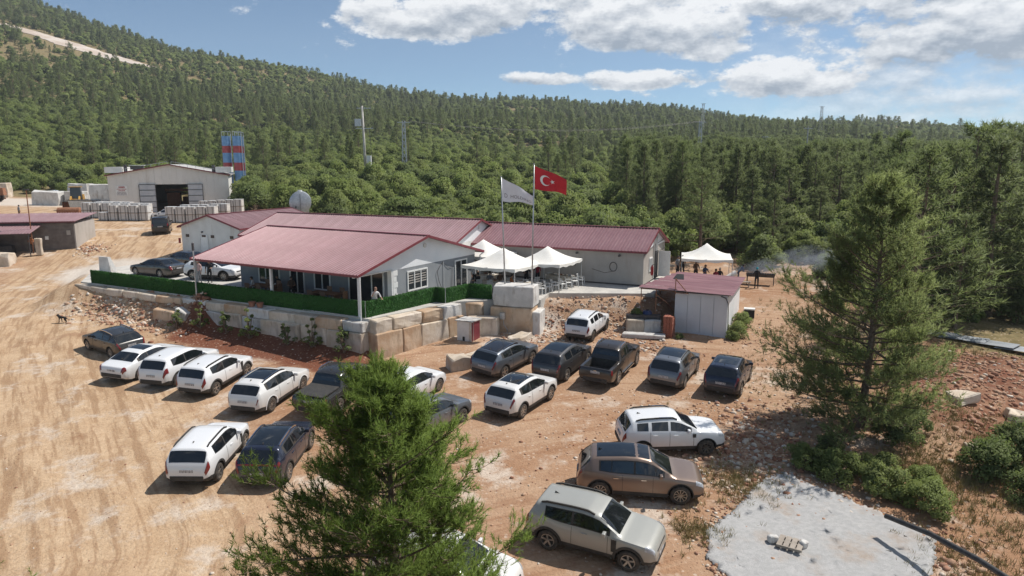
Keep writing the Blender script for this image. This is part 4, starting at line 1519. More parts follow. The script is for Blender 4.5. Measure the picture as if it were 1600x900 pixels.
def wheel_meshes(r, w, style):
    t = MB()
    n = 28
    prof = [(r * 0.64, -w / 2 + 0.01), (r * 0.86, -w / 2), (r * 0.97, -w / 2 + 0.03), (r, -w / 4), (r, w / 4), (r * 0.97, w / 2 - 0.03), (r * 0.86, w / 2), (r * 0.64, w / 2 - 0.01)]
    vs, fs = [], []
    for k in range(n):
        a = 2 * PI * k / n
        for q, y in prof:
            vs.append((q * math.cos(a), y, q * math.sin(a)))
    m = len(prof)
    for k in range(n):
        for i in range(m):
            k2, i2 = (k + 1) % n, (i + 1) % m
            fs.append((k * m + i, k * m + i2, k2 * m + i2, k2 * m + i))
    t.add(vs, fs)
    tm = t.mesh('wheel', [TYRE], smooth=True, angle=50)
    rm = MB()
    rr = r * 0.655
    rm.tube([(0, w / 2 - 0.10, 0), (0, w / 2 - 0.085, 0)], rr, 24, 1)
    vs, fs = [], []
    for k in range(24):
        a = 2 * PI * k / 24
        for q, y in ((rr, w / 2 - 0.012), (rr * 0.90, w / 2 - 0.008), (rr * 0.88, w / 2 - 0.07)):
            vs.append((q * math.cos(a), y, q * math.sin(a)))
    for k in range(24):
        k2 = (k + 1) % 24
        for i in range(2):
            fs.append((k * 3 + i, k * 3 + i + 1, k2 * 3 + i + 1, k2 * 3 + i))
    rm.add(vs, fs, 0)
    ns = {'five': 5, 'ten': 10, 'steel': 8, 'split': 7}[style]
    for k in range(ns):
        a = 2 * PI * k / ns + 0.3
        ca, sa = math.cos(a), math.sin(a)
        rm.bar((ca * 0.04, w / 2 - 0.05, sa * 0.04), (ca * rr * 0.93, w / 2 - 0.022, sa * rr * 0.93), rr * (0.26 if style != 'ten' else 0.13), 0.03, 0, up=(0, 1, 0))
    rm.tube([(0, w / 2 - 0.06, 0), (0, w / 2 - 0.015, 0)], rr * 0.2, 12, 0)
    return tm, rm.mesh('rim', [ALLOYD if style == 'steel' else ALLOY, PLAS])


def suv_top(L, H, bz=1.02, hatch=0.42, roof0=0.62, roofm=0.38, ws=0.57, cowl=0.735, hood=0.98, nose=0.74, drop=0.06, rear=0.64):
    return [(0, rear), (0.025, rear + 0.16), (0.07, bz - 0.07), (0.12, bz + 0.02), (hatch, H - drop - 0.07), (hatch + 0.05, H - drop - 0.02), (roof0 + 0.15, H - drop + 0.015), (L * roofm, H), (L * (roofm + 0.10), H - 0.005),
            (L * ws, H - 0.085), (L * (ws + 0.018), H - 0.125), (L * cowl, hood + 0.045), (L * (cowl + 0.02), hood + 0.015), (L * 0.86, hood - 0.03), (L * 0.94, hood - 0.085), (L - 0.11, nose + 0.05), (L - 0.03, nose - 0.08), (L, nose - 0.22)]


def make_car(sp):
    """build one car and its parts; returns the root Empty (x forward, origin on the ground)"""
    L, W, H = sp['L'], sp['W'], sp['H']
    belt = sp.get('belt') or [(0, 1.08), (0.5, 1.07), (L * 0.5, 1.00), (L * 0.75, 0.955), (L, 0.9)]
    sh = CarShell(L, W, sp['top'], belt, sp.get('z0', 0.24), sp.get('roof_w', 0.71), sp.get('plan'))
    r, ww = sp.get('r', 0.345), 0.225
    wb, fo = sp['wb'], sp['fo']
    fx, rx = L / 2 - fo, L / 2 - fo - wb
    P = PAINT[sp['paint']]
    root = thing(sp['name'], (0, 0, 0), 0, sp['label'], sp['cat'], sp.get('group'))
    me = sh.body([P, PLAS], sp.get('clad', 1.6))
    cy = []
    for x in (fx, rx):
        for sg in (-1, 1):
            cy.append((x, r, r + 0.075, sg * (W / 2 - 0.30), sg * (W / 2 + 0.2)))
    me = cut(me, sp.get('bed', []), cy)
    me.shade_smooth()
    me.set_sharp_from_angle(angle=R(38))
    body = link('body', me, root)

    def part(name, mb, m, parent=root, smooth=True, angle=40):
        return mb.build(name, m, parent, smooth, angle)

    g = sp['glass']
    # windscreen, rear window, side glass
    part('windscreen', sh.patch(g['ws'][0], g['ws'][1], 7.75, 14.25, nx=8, nc=12), CG)
    if g.get('rw'):
        part('rear_window', sh.patch(g['rw'][0], g['rw'][1], sp.get('rwc', 7.35), 22 - sp.get('rwc', 7.35), nx=6, nc=12), sp.get('rw_mat', CG))
    for sgn in (0, 1):
        for a, b in g['side']:
            mb = sh.patch(a, b, 6.12, 6.88, nx=7, nc=3) if sgn == 0 else sh.patch(a, b, 22 - 6.88, 22 - 6.12, nx=7, nc=3)
            part('side_window', mb, CG)
    if g.get('band'):                               # black pillars between the panes
        for c0, c1 in ((6.06, 6.94), (22 - 6.94, 22 - 6.06)):
            part('pillar_trim', sh.patch(g['band'][0], g['band'][1], c0, c1, off=0.003, nx=12, nc=3), PLAS)
    if sp.get('sunroof'):
        a, b = sp['sunroof']
        part('sunroof', sh.patch(a, b, 8.25, 13.75, off=0.007, nx=6, nc=10), CG)
    if sp.get('roof_black'):
        a, b = sp['roof_black']
        part('black_roof', sh.patch(a, b, 7.6, 14.4, off=0.005, nx=8, nc=10), PAINT['black'])
    if sp.get('rails'):
        a, b, m = sp['rails']
        for sg in (-1, 1):
            n = 9
            pts = []
            for i in range(n + 1):
                x = a + (b - a) * i / n
                p = sh.S(x, 7.75)
                lift = 0.012 if i in (0, n) else 0.05
                pts.append((p[0], sg * p[1], p[2] + lift))
            t = MB()
            for i in range(n):
                t.bar(pts[i], pts[i + 1], 0.045, 0.05)
            part('roof_rail', t, {'black': PLAS, 'chrome': CHROME}[m], smooth=False)
    # lamps
    ta, tb, tc0, tc1 = sp.get('tail', (0.015, 0.20, 3.9, 6.3))
    for f in (0, 1):
        c0, c1 = (tc0, tc1) if f == 0 else (22 - tc1, 22 - tc0)
        part('tail_lamp', sh.patch(ta, tb, c0, c1, off=0.016, nx=5, nc=5), TAIL)
    if sp.get('light_bar'):
        a, b = sp['light_bar']
        part('light_bar', sh.patch(a, b, 5.5, 16.5, off=0.014, nx=3, nc=12), TAIL)
    for f in (0, 1):
        c0, c1 = (4.2, 6.6) if f == 0 else (22 - 6.6, 22 - 4.2)
        part('head_lamp', sh.patch(L - 0.34, L - 0.06, c0, c1, off=0.012, nx=5, nc=4), HEAD)
    zt = sp.get('plate_z', 0.80)

    def tail_x(z):
        xs = np.linspace(0, 1.2, 300)
        T = np.interp(xs, sh.tx, sh.tz)
        return xs[min(int(np.searchsorted(T, z)), 299)] - L / 2
    part('number_plate', MB().box((tail_x(zt) - 0.012, 0, zt), (0.02, 0.50, 0.115)), PLATE, smooth=False)
    part('number_plate', MB().box((L / 2 - 0.005, 0, 0.46), (0.03, 0.50, 0.11)), PLATE, smooth=False)
    b_ = MB()
    b_.box((-L / 2 + 0.02, 0, 0.46 + sp.get('z0', 0.24) * 0.2), (0.09, W * 0.70, 0.20))
    part('rear_bumper', MB().add(*bevel_box(b_, 0.03)), sp.get('bump_mat', PLAS), smooth=False)
    gm = MB()
    gm.box((L / 2 - 0.055, 0, 0.62), (0.09, W * 0.52, 0.22))
    part('grille', MB().add(*bevel_box(gm, 0.025)), PLAS, smooth=False)
    gm = MB()
    gm.box((L / 2 - 0.03, 0, 0.36), (0.10, W * 0.62, 0.15))
    part('front_bumper', MB().add(*bevel_box(gm, 0.03)), PLAS, smooth=False)
    # mirrors, handles
    for sg in (-1, 1):
        mx = sp.get('mirror_x', g['ws'][1] - 0.42) - L / 2
        p = sh.S(mx + L / 2, 6.0)
        mb = MB().box((mx, sg * (p[1] + 0.10), p[2] + 0.09), (0.11, 0.20, 0.14))
        v, f_ = bevel_box(mb, 0.03)
        q = MB().add(v, f_)
        q.bar((mx, sg * (p[1] - 0.04), p[2] + 0.03), (mx, sg * (p[1] + 0.08), p[2] + 0.06), 0.05)
        part('mirror', q, P if not sp.get('black_mirror') else PLAS, smooth=False)
        for hx in sp.get('handles', []):
            p = sh.S(hx, 4.35)
            part('door_handle', MB().box((hx - L / 2, sg * (p[1] + 0.014), p[2]), (0.19, 0.03, 0.035)), P if not sp.get('chrome_handle') else CHROME, body, smooth=False)
        for sx in sp.get('seams', []):            # door shut lines
            mbs = MB()
            prev = None
            for c in np.linspace(1.6, 5.9, 8):
                p = sh.S(sx, c)
                p = (p[0], sg * (p[1] + 0.002), p[2])
                if prev:
                    mbs.bar(prev, p, 0.012, 0.006)
                prev = p
            part('door_seam', mbs, PLAS, body, smooth=False)
    # wheel arches
    if sp.get('arch', True):
        for x in (fx, rx):
            for sg in (-1, 1):
                vs, fs = [], []
                n = 18
                ra = r + 0.07
                for i in range(n + 1):
                    a = PI * (-0.06 + 1.12 * i / n)
                    for q in (ra, ra + sp.get('arch_w', 0.065)):
                        xx, zz = x + q * math.cos(a), r + q * math.sin(a)
                        c = sh.col(min(max(xx + L / 2, 0), L))
                        ys = np.interp(zz, [k[1] for k in c[:7]], [k[0] for k in c[:7]])
                        vs.append((xx, sg * (ys + 0.015), zz))
                        if q == ra:
                            vs.append((xx, sg * (ys - 0.06), zz))
                for i in range(n):
                    o = i * 3
                    fs += [(o, o + 3, o + 5, o + 2), (o, o + 1, o + 4, o + 3)]
                part('wheel_arch', MB().add(vs, fs), sp.get('arch_mat', PLAS))
    tm, rm = wheel_meshes(r, ww, sp.get('rim', 'five'))
    for x in (fx, rx):
        for sg in (-1, 1):
            o = link('wheel', tm, root, (x, sg * (W / 2 - 0.125), r))
            k = link('rim', rm, o)
            if sg < 0:
                o.rotation_euler = (0, 0, PI)
    # shark-fin or whip aerial
    ax = sp.get('aerial', 0.85)
    if ax:
        p = sh.S(ax, 11)
        part('aerial', MB().add([(p[0] - 0.09, 0.012, p[2] - 0.005), (p[0] - 0.09, -0.012, p[2] - 0.005), (p[0] + 0.1, 0, p[2] - 0.005), (p[0] - 0.08, 0, p[2] + 0.07)], [(0, 2, 3), (1, 3, 2), (0, 3, 1)]), PLAS, smooth=False)
    for nm, mb, m in sp.get('extra', []):
        part(nm, mb, m, smooth=False)
    if sp.get('post'):
        sp['post'](root, sh, part)
    return root


def bevel_box(mb, w):
    me = mb.mesh('t', [])
    bevel_mesh(me, w, 2)
    v = [tuple(q.co) for q in me.vertices]
    f = [tuple(p.vertices) for p in me.polygons]
    bpy.data.meshes.remove(me)
    return v, f


def place(root, x, y, yaw, z=None, label=None):
    """stand a car on the sloping ground, all four wheels down"""
    h = R(yaw)
    if z is None:
        c, s = math.cos(h), math.sin(h)
        k = 1.32

        def gg(a, b):
            return gz(x + a * c - b * s, y + a * s + b * c)
        f, r_, l, q = gg(k, 0), gg(-k, 0), gg(0, 0.75), gg(0, -0.75)
        zz = (f + r_ + l + q) / 4 + 0.0
        pitch = math.atan2(f - r_, 2 * k)
        roll = math.atan2(l - q, 1.5)
    else:
        zz, pitch, roll = z, 0.0, 0.0
    root.location = (x, y, zz)
    root.rotation_euler = (Matrix.Rotation(h, 3, 'Z') @ Matrix.Rotation(-pitch, 3, 'Y') @ Matrix.Rotation(roll, 3, 'X')).to_euler()
    if label:
        root['label'] = label
    return root


GRP = 'cars parked on the dirt lot'


def duster3(label, paint_='white', grp=GRP):
    L = 4.34
    return dict(name='parked_suv', label=label, cat='car', group=grp, L=L, W=1.81, H=1.62, wb=2.657, fo=0.83, paint=paint_, r=0.355, z0=0.27, clad=2.0, roof_w=0.72,
                top=suv_top(L, 1.62, 1.06, 0.36, 0.6, ws=0.575, cowl=0.735, hood=1.04, nose=0.84, drop=0.05), belt=[(0, 1.14), (0.7, 1.12), (1.2, 1.05), (L * 0.75, 1.0), (L, .95)],
                glass=dict(ws=(2.53, 3.17), rw=(0.135, 0.35), side=[(0.75, 1.62), (1.70, 2.85)], band=(0.72, 2.9)), rails=(0.55, 2.35, 'black'), tail=(0.02, 0.17, 3.6, 6.2),
                arch_w=0.085, handles=[2.08], seams=[1.66, 2.85], rim='five', chrome_handle=False,
                extra=[('fender_panel', MB().box((0.88, -0.895, 0.80), (0.16, 0.05, 0.42)), PLAS), ('fender_panel', MB().box((0.88, 0.895, 0.80), (0.16, 0.05, 0.42)), PLAS)])


def duster2(label, paint_='white', grp=GRP):
    L = 4.34
    d = dict(name='parked_suv', label=label, cat='car', group=grp, L=L, W=1.80, H=1.63, wb=2.676, fo=0.84, paint=paint_, r=0.35, z0=0.27, clad=1.5, roof_w=0.72,
             top=suv_top(L, 1.63, 1.06, 0.40, 0.62, ws=0.56, cowl=0.73, hood=1.06, nose=0.88, drop=0.055), belt=[(0, 1.12), (0.6, 1.10), (L * 0.75, 1.01), (L, .96)],
             glass=dict(ws=(2.48, 3.15), rw=(0.14, 0.38), side=[(0.62, 1.08), (1.22, 1.90), (2.0, 2.88)]), rails=(0.6, 2.3, 'black'), tail=(0.03, 0.17, 3.7, 5.9),
             arch_w=0.03, handles=[1.35, 2.2], seams=[1.16, 1.96, 2.95], rim='steel', rim_mat=None)

    def post(root, sh, part):
        for sg in (-1, 1):
            t = MB()
            p, q = sh.S(1.55, 7.75), sh.S(2.05, 7.75)
            t.bar((p[0], sg * p[1], p[2] + 0.075), (q[0], sg * q[1], q[2] + 0.07), 0.04, 0.015)
            part('rail_badge', t, CHROME, smooth=False)
        part('fender_vent', MB().box((0.80, -0.905, 0.93), (0.13, 0.03, 0.15)), PLAS, smooth=False)
        part('fender_vent', MB().box((0.80, 0.905, 0.93), (0.13, 0.03, 0.15)), PLAS, smooth=False)
    d['post'] = post
    return d


def crossover(label, paint_, L=4.5, W=1.86, H=1.62, wb=2.68, fo=0.92, name='parked_suv', grp=GRP, **kw):
    d = dict(name=name, label=label, cat='car', group=grp, L=L, W=W, H=H, wb=wb, fo=fo, paint=paint_, r=0.36, z0=0.22, clad=1.4, roof_w=0.70,
             top=suv_top(L, H, 1.06, 0.50, 0.72, ws=0.575, cowl=0.755, hood=1.02, nose=0.80, drop=0.075), belt=[(0, 1.13), (0.7, 1.12), (1.3, 1.04), (L * 0.75, 0.99), (L, .93)],
             glass=dict(ws=(L * 0.582, L * 0.748), rw=(0.15, 0.48), side=[(0.92, 1.62), (1.70, 3.02)], band=(0.75, 3.06)),
             arch_w=0.05, handles=[1.42, 2.42], seams=[1.66, 2.75], rim='split', tail=(0.02, 0.20, 4.6, 6.6))
    d.update(kw)
    return d


def pickup(label, paint_, cover=False):
    L, H = 5.35, 1.80
    top = [(0, 0.86), (0.02, 1.04), (0.06, 1.14), (1.45, 1.17), (1.52, 1.20), (1.70, 1.66), (1.80, 1.73), (2.2, H), (2.9, H), (3.25, H - 0.07), (3.34, H - 0.13), (4.02, 1.22), (4.1, 1.18), (4.7, 1.13), (5.08, 1.04), (5.26, 0.92), (5.32, 0.72), (L, 0.6)]
    d = dict(name='pickup_truck', label=label, cat='pickup truck', group=GRP, L=L, W=1.87, H=H, wb=3.22, fo=0.92, paint=paint_, r=0.385, z0=0.36, clad=1.0, roof_w=0.72, top=top,
             belt=[(0, 1.14), (1.5, 1.16), (3.9, 1.12), (L, 1.0)], plan=[(0, .90), (0.03, .95), (0.15, .97), (1, .98), (4.2, 1.0), (4.8, .97), (5.1, .90), (5.28, .76), (L, .62)],
             glass=dict(ws=(3.36, 3.98), rw=(1.555, 1.70), side=[(1.82, 2.60), (2.70, 3.72)], band=(1.80, 3.75)), tail=(0.03, 0.16, 3.4, 6.0), plate_z=0.93,
             handles=[1.95, 2.85], seams=[1.74, 2.65, 3.75], rim='split', rails=(1.95, 3.15, 'chrome'), aerial=2.1, arch_w=0.07)
    if not cover:
        d['bed'] = [((-L / 2 + 0.80, 0, 1.2), (1.34, 1.40, 0.95))]
    else:
        d['extra'] = [('bed_cover', MB().box((-L / 2 + 0.77, 0, 1.20), (1.40, 1.52, 0.05)), PLAS)]

    def post(root, sh, part):
        for sg in (-1, 1):
            part('side_step', MB().bar((0.95, sg * 0.93, 0.42), (-0.75, sg * 0.93, 0.42), 0.10, 0.05), CHROME if not cover else PLAS, smooth=False)
        part('badge', MB().box((-L / 2 + 0.005, 0, 1.0), (0.02, 0.16, 0.06)), CHROME, smooth=False)
    d['post'] = post
    return d


def sedan(label, paint_, L=4.75, W=1.84, H=1.43, grp=GRP, **kw):
    top = [(0, 0.62), (0.03, 0.80), (0.08, 0.95), (0.55, 1.02), (0.66, 1.05), (1.35, H - 0.07), (1.50, H - 0.03), (2.1, H), (2.5, H - 0.01), (2.85, H - 0.08), (2.93, H - 0.12), (3.62, 0.98), (3.72, 0.955), (4.2, 0.90), (L - .3, 0.82), (L - .1, 0.68), (L - .03, .52), (L, .42)]
    d = dict(name='parked_sedan', label=label, cat='car', group=grp, L=L, W=W, H=H, wb=2.82, fo=0.88, paint=paint_, r=0.335, z0=0.18, clad=1.0, roof_w=0.66, top=top,
             belt=[(0, 0.95), (0.6, 0.98), (1.2, 0.97), (3.6, 0.90), (L, .85)], glass=dict(ws=(2.96, 3.56), rw=(0.72, 1.33), side=[(1.15, 1.72), (1.80, 3.28)], band=(1.0, 3.32)),
             tail=(0.02, 0.18, 3.9, 7.2), handles=[1.75, 2.6], seams=[1.76, 2.9], rim='ten', arch=False, plate_z=0.76, sunroof=(1.75, 2.45))
    d.update(kw)
    return d


def hatch(label, paint_):
    return crossover(label, paint_, L=4.35, W=1.80, H=1.45, wb=2.60, fo=0.88, name='parked_hatchback', z0=0.18, clad=1.0,
                     top=suv_top(4.35, 1.45, 0.93, 0.62, 0.9, ws=0.59, cowl=0.775, hood=0.92, nose=0.72, drop=0.07, rear=0.58),
                     belt=[(0, 1.0), (0.8, 0.98), (1.3, 0.95), (3.3, 0.89), (4.35, .83)], glass=dict(ws=(2.62, 3.33), rw=(0.17, 0.60), side=[(1.0, 1.65), (1.72, 3.05)], band=(0.9, 3.1)), arch=False, r=0.33, rim='split', plate_z=0.76,
                     rails=(0.85, 2.3, 'chrome'))


def build_cars():
    # second row, left of the pine
    place(make_car(hatch('black hatchback turned left at the end of the row', 'dark_olive')), -24.0, 40.4, 147)
    place(make_car(sedan('white saloon with long tail lamps beside the black hatchback', 'white')), -20.35, 37.15, 74)
    place(make_car(crossover('white boxy suv with red winged tail lamps between saloon and rugged suv', 'white', L=4.5, H=1.64, roof_w=0.73, tail=(0.03, 0.30, 3.9, 6.2),
                             glass=dict(ws=(2.62, 3.37), rw=(0.14, 0.40), side=[(0.75, 1.62), (1.70, 3.02)], band=(0.7, 3.06)),
                             top=suv_top(4.5, 1.64, 1.08, 0.42, 0.62, ws=0.575, cowl=0.755, hood=1.02, nose=0.80, drop=0.04))), -17.9, 36.15, 76)
    place(make_car(duster3('white rugged suv with grey cladding in the row below the wall')), -15.45, 34.9, 77)
    place(make_car(crossover('white suv with black sunroof and dusty wheels beside black pickup', 'pearl', L=4.62, wb=2.74, sunroof=(1.05, 2.35), rails=(0.75, 2.6, 'chrome'),
                             tail=(0.02, 0.10, 4.4, 5.0), rim='ten', arch_mat=None)), -11.9, 32.9, 75)
    place(make_car(pickup('black pickup with covered bed half hidden by the near pine', 'dark_olive', cover=True)), -8.55, 32.9, 72)
    place(make_car(sedan('white coupe-backed car seen behind the top of the near pine', 'white', L=4.6, H=1.5, rim='ten', sunroof=None)), -5.2, 33.2, 60)
    place(make_car(crossover('blue-grey car mostly hidden behind the right of the near pine', 'steel_blue')), -3.75, 29.6, 55)
    # front left
    place(make_car(duster3('white rugged suv nearest the camera on the left of the lot')), -12.15, 26.35, 90)
    place(make_car(crossover('dark blue suv with full width red tail strip left of the pine', 'navy', L=4.5, rails=(0.75, 2.6, 'chrome'), light_bar=(0.085, 0.115), sunroof=(0.75, 2.4), plate_z=0.70)), -9.45, 26.45, 88)
    # right group, back rank
    place(make_car(crossover('blue-grey crossover with black roof beside the pale boulder', 'blue_grey', L=4.5, H=1.58, roof_black=(0.55, 2.6), rails=(1.15, 2.5, 'chrome'), rim='five', light_bar=None)), -0.35, 37.5, 55)
    place(make_car(crossover('dark grey suv with sunroof between crossover and brown pickup', 'graphite', L=4.5, W=1.865, H=1.63, sunroof=(1.0, 2.3), rim='split', bump_mat=PLAS)), 2.85, 37.05, 60)
    place(make_car(pickup('dark brown pickup with open bed facing away', 'dark_brown')), 5.45, 36.5, 63)
    place(make_car(crossover('silver-grey suv with sunroof in front of the brick stack', 'silver_grey', L=4.6, W=1.886, H=1.66, sunroof=(1.05, 2.2), rails=(0.9, 2.55, 'black'), rim='ten')), 8.75, 35.9, 62)
    place(make_car(crossover('black suv with sunroof at the right end of the rank', 'navy', L=4.45, sunroof=(0.95, 2.3), rim='split')), 11.35, 34.85, 62)
    place(make_car(duster2('white suv with black roof rails parked alone uphill near the pedestal')), 4.9, 43.6, 64)
    place(make_car(crossover('white suv with black glass roof parked alone in front of the ranks', 'pearl', L=4.43, W=1.84, H=1.6, wb=2.665, sunroof=(1.0, 2.45), rim='split', arch_w=0.055)), 0.5, 32.2, 58)
    # right group, front rank
    place(make_car(duster2('white suv side-on behind the bronze one, black roof rails')), 6.65, 27.75, 3)
    br = crossover('bronze suv with dark glass roof, side-on in the middle of three', 'bronze', L=4.6, W=1.886, H=1.66, wb=2.89, fo=0.86, rim='ten', r=0.375, chrome_handle=True, sunroof=(0.72, 2.62), arch_w=0.035,
                   glass=dict(ws=(2.68, 3.44), rw=(0.15, 0.48), side=[(0.86, 1.25), (1.28, 2.05), (2.12, 3.12)], band=(0.8, 3.16)))
    place(make_car(br), 4.75, 24.3, -7)
    g_ = duster3('pale grey-green suv nearest the camera with black roof rails', 'grey_green')
    place(make_car(g_), 2.7, 20.75, -25)
    place(make_car(crossover('white suv poking out from under the near pine at the bottom', 'pearl', L=4.43)), -1.95, 18.75, -22)
    # up on the terrace and further off
    G2 = 'cars on the terrace and the road'
    place(make_car(sedan('black saloon parked behind the green fence on the terrace', 'dark_olive', grp=G2, sunroof=None, L=4.9)), -28.6, 55.3, 155, ZT)
    place(make_car(sedan('second black saloon parked behind the first one', 'black', grp=G2, sunroof=None)), -28.4, 59.9, 148, ZT)
    place(make_car(crossover('white suv parked nose to the porch behind the green fence', 'white', grp=G2, H=1.55)), -23.3, 53.6, -12, ZT)
    van = dict(name='parked_van', label='black delivery van on the road below the hangar', cat='van', group=G2, L=4.9, W=1.93, H=1.94, wb=3.0, fo=0.95, paint='black', r=0.34, z0=0.22, clad=1.0, roof_w=0.80,
               top=[(0, 0.9), (0.03, 1.2), (0.10, 1.75), (0.2, 1.90), (0.6, 1.94), (2.8, 1.94), (3.2, 1.86), (3.95, 1.22), (4.1, 1.15), (4.6, 1.0), (4.82, .8), (4.9, .5)], belt=[(0, 1.15), (4, 1.08), (4.9, 1.0)],
               glass=dict(ws=(3.26, 3.92), rw=(0.045, 0.10), side=[(0.4, 1.6), (1.7, 2.6), (2.7, 3.6)]), tail=(0.01, 0.08, 4.0, 6.4), arch=False, plate_z=0.9, aerial=None)
    place(make_car(van), -40.2, 79.4, 113)
    v2 = dict(van)
    v2.update(label='white van parked among the trees of the far slope', paint='white', name='parked_van')
    place(make_car(v2), 62.5, 252, 175, gz(62.5, 252) + 1.3)
    place(make_car(duster2('small white car half hidden behind the stone pallets', 'white', G2)), -46.3, 93.5, 165)
    pk = pickup('white pickup parked among the marble blocks of the far yard', 'white')
    pk['group'] = G2
    place(make_car(pk), -80.5, 122, 185)


build_cars()
# ------------------------------------------------------------------ green fence round the terrace
TURF = leaf_mat('artificial_hedge', ((0.022, 0.085, 0.016), (0.06, 0.19, 0.035), (0.035, 0.12, 0.022)), 0.2, 9.0)


def fence():
    rng = np.random.default_rng(12)
    pts = [(-31.9, 51.75), (-21.5, 46.25), (-8.55, 39.45), (-5.0, 44.3), (-4.3, 43.85), (-2.9, 45.65), (-1.35, 45.15)]
    root = thing('hedge_fence', (0, 0, ZT), 0, 'dark green artificial hedge fence along the terrace edge', 'fence')
    n = 1500
    x, z = rng.uniform(0, 1, n) * 2.4, rng.uniform(0.0, 1.0, n)
    pos, nr = [], []
    for sg in (-1, 1):
        pos.append(np.stack([x, np.full(n, sg * 0.05) + rng.normal(size=n) * 0.015, z], 1))
        nr.append(unit(np.stack([rng.normal(size=n) * 0.6, np.full(n, sg * 1.0), rng.normal(size=n) * 0.5 + 0.3], 1)))
    k = 160
    pos.append(np.stack([rng.uniform(0, 2.4, k), rng.uniform(-0.05, 0.05, k), 1.0 + rng.uniform(-0.02, 0.05, k)], 1))
    nr.append(unit(rng.normal(size=(k, 3)) * 0.5 + np.array([0, 0, 1])))
    v, f = quad_leaves(rng, np.concatenate(pos), np.concatenate(nr), 0.10, 0.5)
    core = np.array([(0, -.04, 0), (2.4, -.04, 0), (2.4, .04, 0), (0, .04, 0), (0, -.04, 1), (2.4, -.04, 1), (2.4, .04, 1), (0, .04, 1)], float)
    cf = np.array([(0, 1, 5, 4), (1, 2, 6, 5), (2, 3, 7, 6), (3, 0, 4, 7), (4, 5, 6, 7), (3, 2, 1, 0)]) + len(v)
    me = np_mesh('hedge_panel', np.concatenate([v, core]), np.concatenate([f, cf]), [TURF])
    for a, b in zip(pts[:-1], pts[1:]):
        d = Vector(b) - Vector(a)
        L = d.length
        m = max(1, round(L / 2.4))
        for i in range(m):
            o = link('hedge_panel', me, root, (a[0] + d.x * i / m, a[1] + d.y * i / m, 0.0))
            o.rotation_euler = (0, 0, math.atan2(d.y, d.x))
            o.scale = (L / m / 2.4, 1, 0.95)
            MB().box((0, 0, 0.5), (0.05, 0.05, 1.0)).build('fence_post', STEEL, root, loc=(a[0] + d.x * i / m, a[1] + d.y * i / m, 0))
    k = thing('fence_mast', (-21.35, 46.0, ZT - 0.5), 0, 'thin grey steel mast rising from the green fence', 'mast')
    MB().tube([(0, 0, 0), (0, 0, 4.25)], [0.06, 0.045], 8).build('pole', STEEL, k)
    MB().box((0, 0, 3.9), (0.12, 0.12, 0.5)).build('mast_head', DSTEEL, k)


fence()


# ------------------------------------------------------------------ flags
def flag(name, base, top, hoist, fly, zt, label, drop_top, drop_bot, mat_f, emblem, seed):
    root = thing(name, base, 0, label, 'flag')
    ph = base
    MB().tube([(0, 0, 0), ((top[0] - ph[0]) * 0.5, 0.0, (top[2] - ph[2]) * 0.5), (top[0] - ph[0], 0, top[2] - ph[2])], [0.055, 0.045, 0.03], 10).build('flagpole', STEEL, root, smooth=True)
    k = MB()
    k.tube([(top[0] - ph[0], 0, top[2] - ph[2]), (top[0] - ph[0], 0, top[2] - ph[2] + 0.05)], 0.05, 8)
    k.build('finial', STEEL, root)
    tx, tz = top[0] - ph[0], top[2] - ph[2] - zt

    def F(u, v, off=0.0):
        zt_ = tz - drop_top(u)
        zb_ = tz - hoist - drop_bot(u)
        y = -0.10 + 0.16 * u * math.sin(u * 7 + seed + v * 1.7) + 0.10 * u * math.sin(3 * v + u * 3)
        return (tx + 0.05 + fly * u, y + off, zb_ + (zt_ - zb_) * v)
    n, m = 26, 14
    vs = [F(i / n, j / m) for i in range(n + 1) for j in range(m + 1)]
    fs = [(i * (m + 1) + j, (i + 1) * (m + 1) + j, (i + 1) * (m + 1) + j + 1, i * (m + 1) + j + 1) for i in range(n) for j in range(m)]
    cl = MB().add(vs, fs).build('cloth', mat_f, root, smooth=True)
    emblem(F, cl)


def crescent(F, cl):
    asp = 1.5                                    # fly / hoist
    def put(mesh_pts, faces, name):
        for off in (-0.012, 0.012):
            MB().add([F(x / asp, y, off) for x, y in mesh_pts], faces).build(name, WHITE, cl)
    R1, R2, c1, c2 = 0.25, 0.20, 0.50, 0.5625
    P, Fc, n = [], [], 28
    # walk both arcs between their meeting points
    d = c2 - c1
    xi = (d * d + R1 * R1 - R2 * R2) / (2 * d)
    yi = math.sqrt(max(R1 * R1 - xi * xi, 0))
    a1, a2 = math.atan2(yi, xi), math.atan2(yi, xi - d)
    for i in range(n + 1):
        t = i / n
        q1 = a1 + (2 * PI - 2 * a1) * t
        q2 = a2 + (2 * PI - 2 * a2) * t
        P += [(c1 + R1 * math.cos(q1), 0.5 + R1 * math.sin(q1)), (c2 + R2 * math.cos(q2), 0.5 + R2 * math.sin(q2))]
    Fc = [(2 * i, 2 * i + 2, 2 * i + 3, 2 * i + 1) for i in range(n)]
    put(P, Fc, 'crescent')
    cx, r = 0.835, 0.125
    S = [(cx, 0.5)]
    for i in range(10):
        q = PI + i * PI / 5
        rr = r if i % 2 == 0 else r * 0.382
        S.append((cx + rr * math.cos(q), 0.5 + rr * math.sin(q)))
    put(S, [(0, i + 1, (i + 1) % 10 + 1) for i in range(10)], 'star')


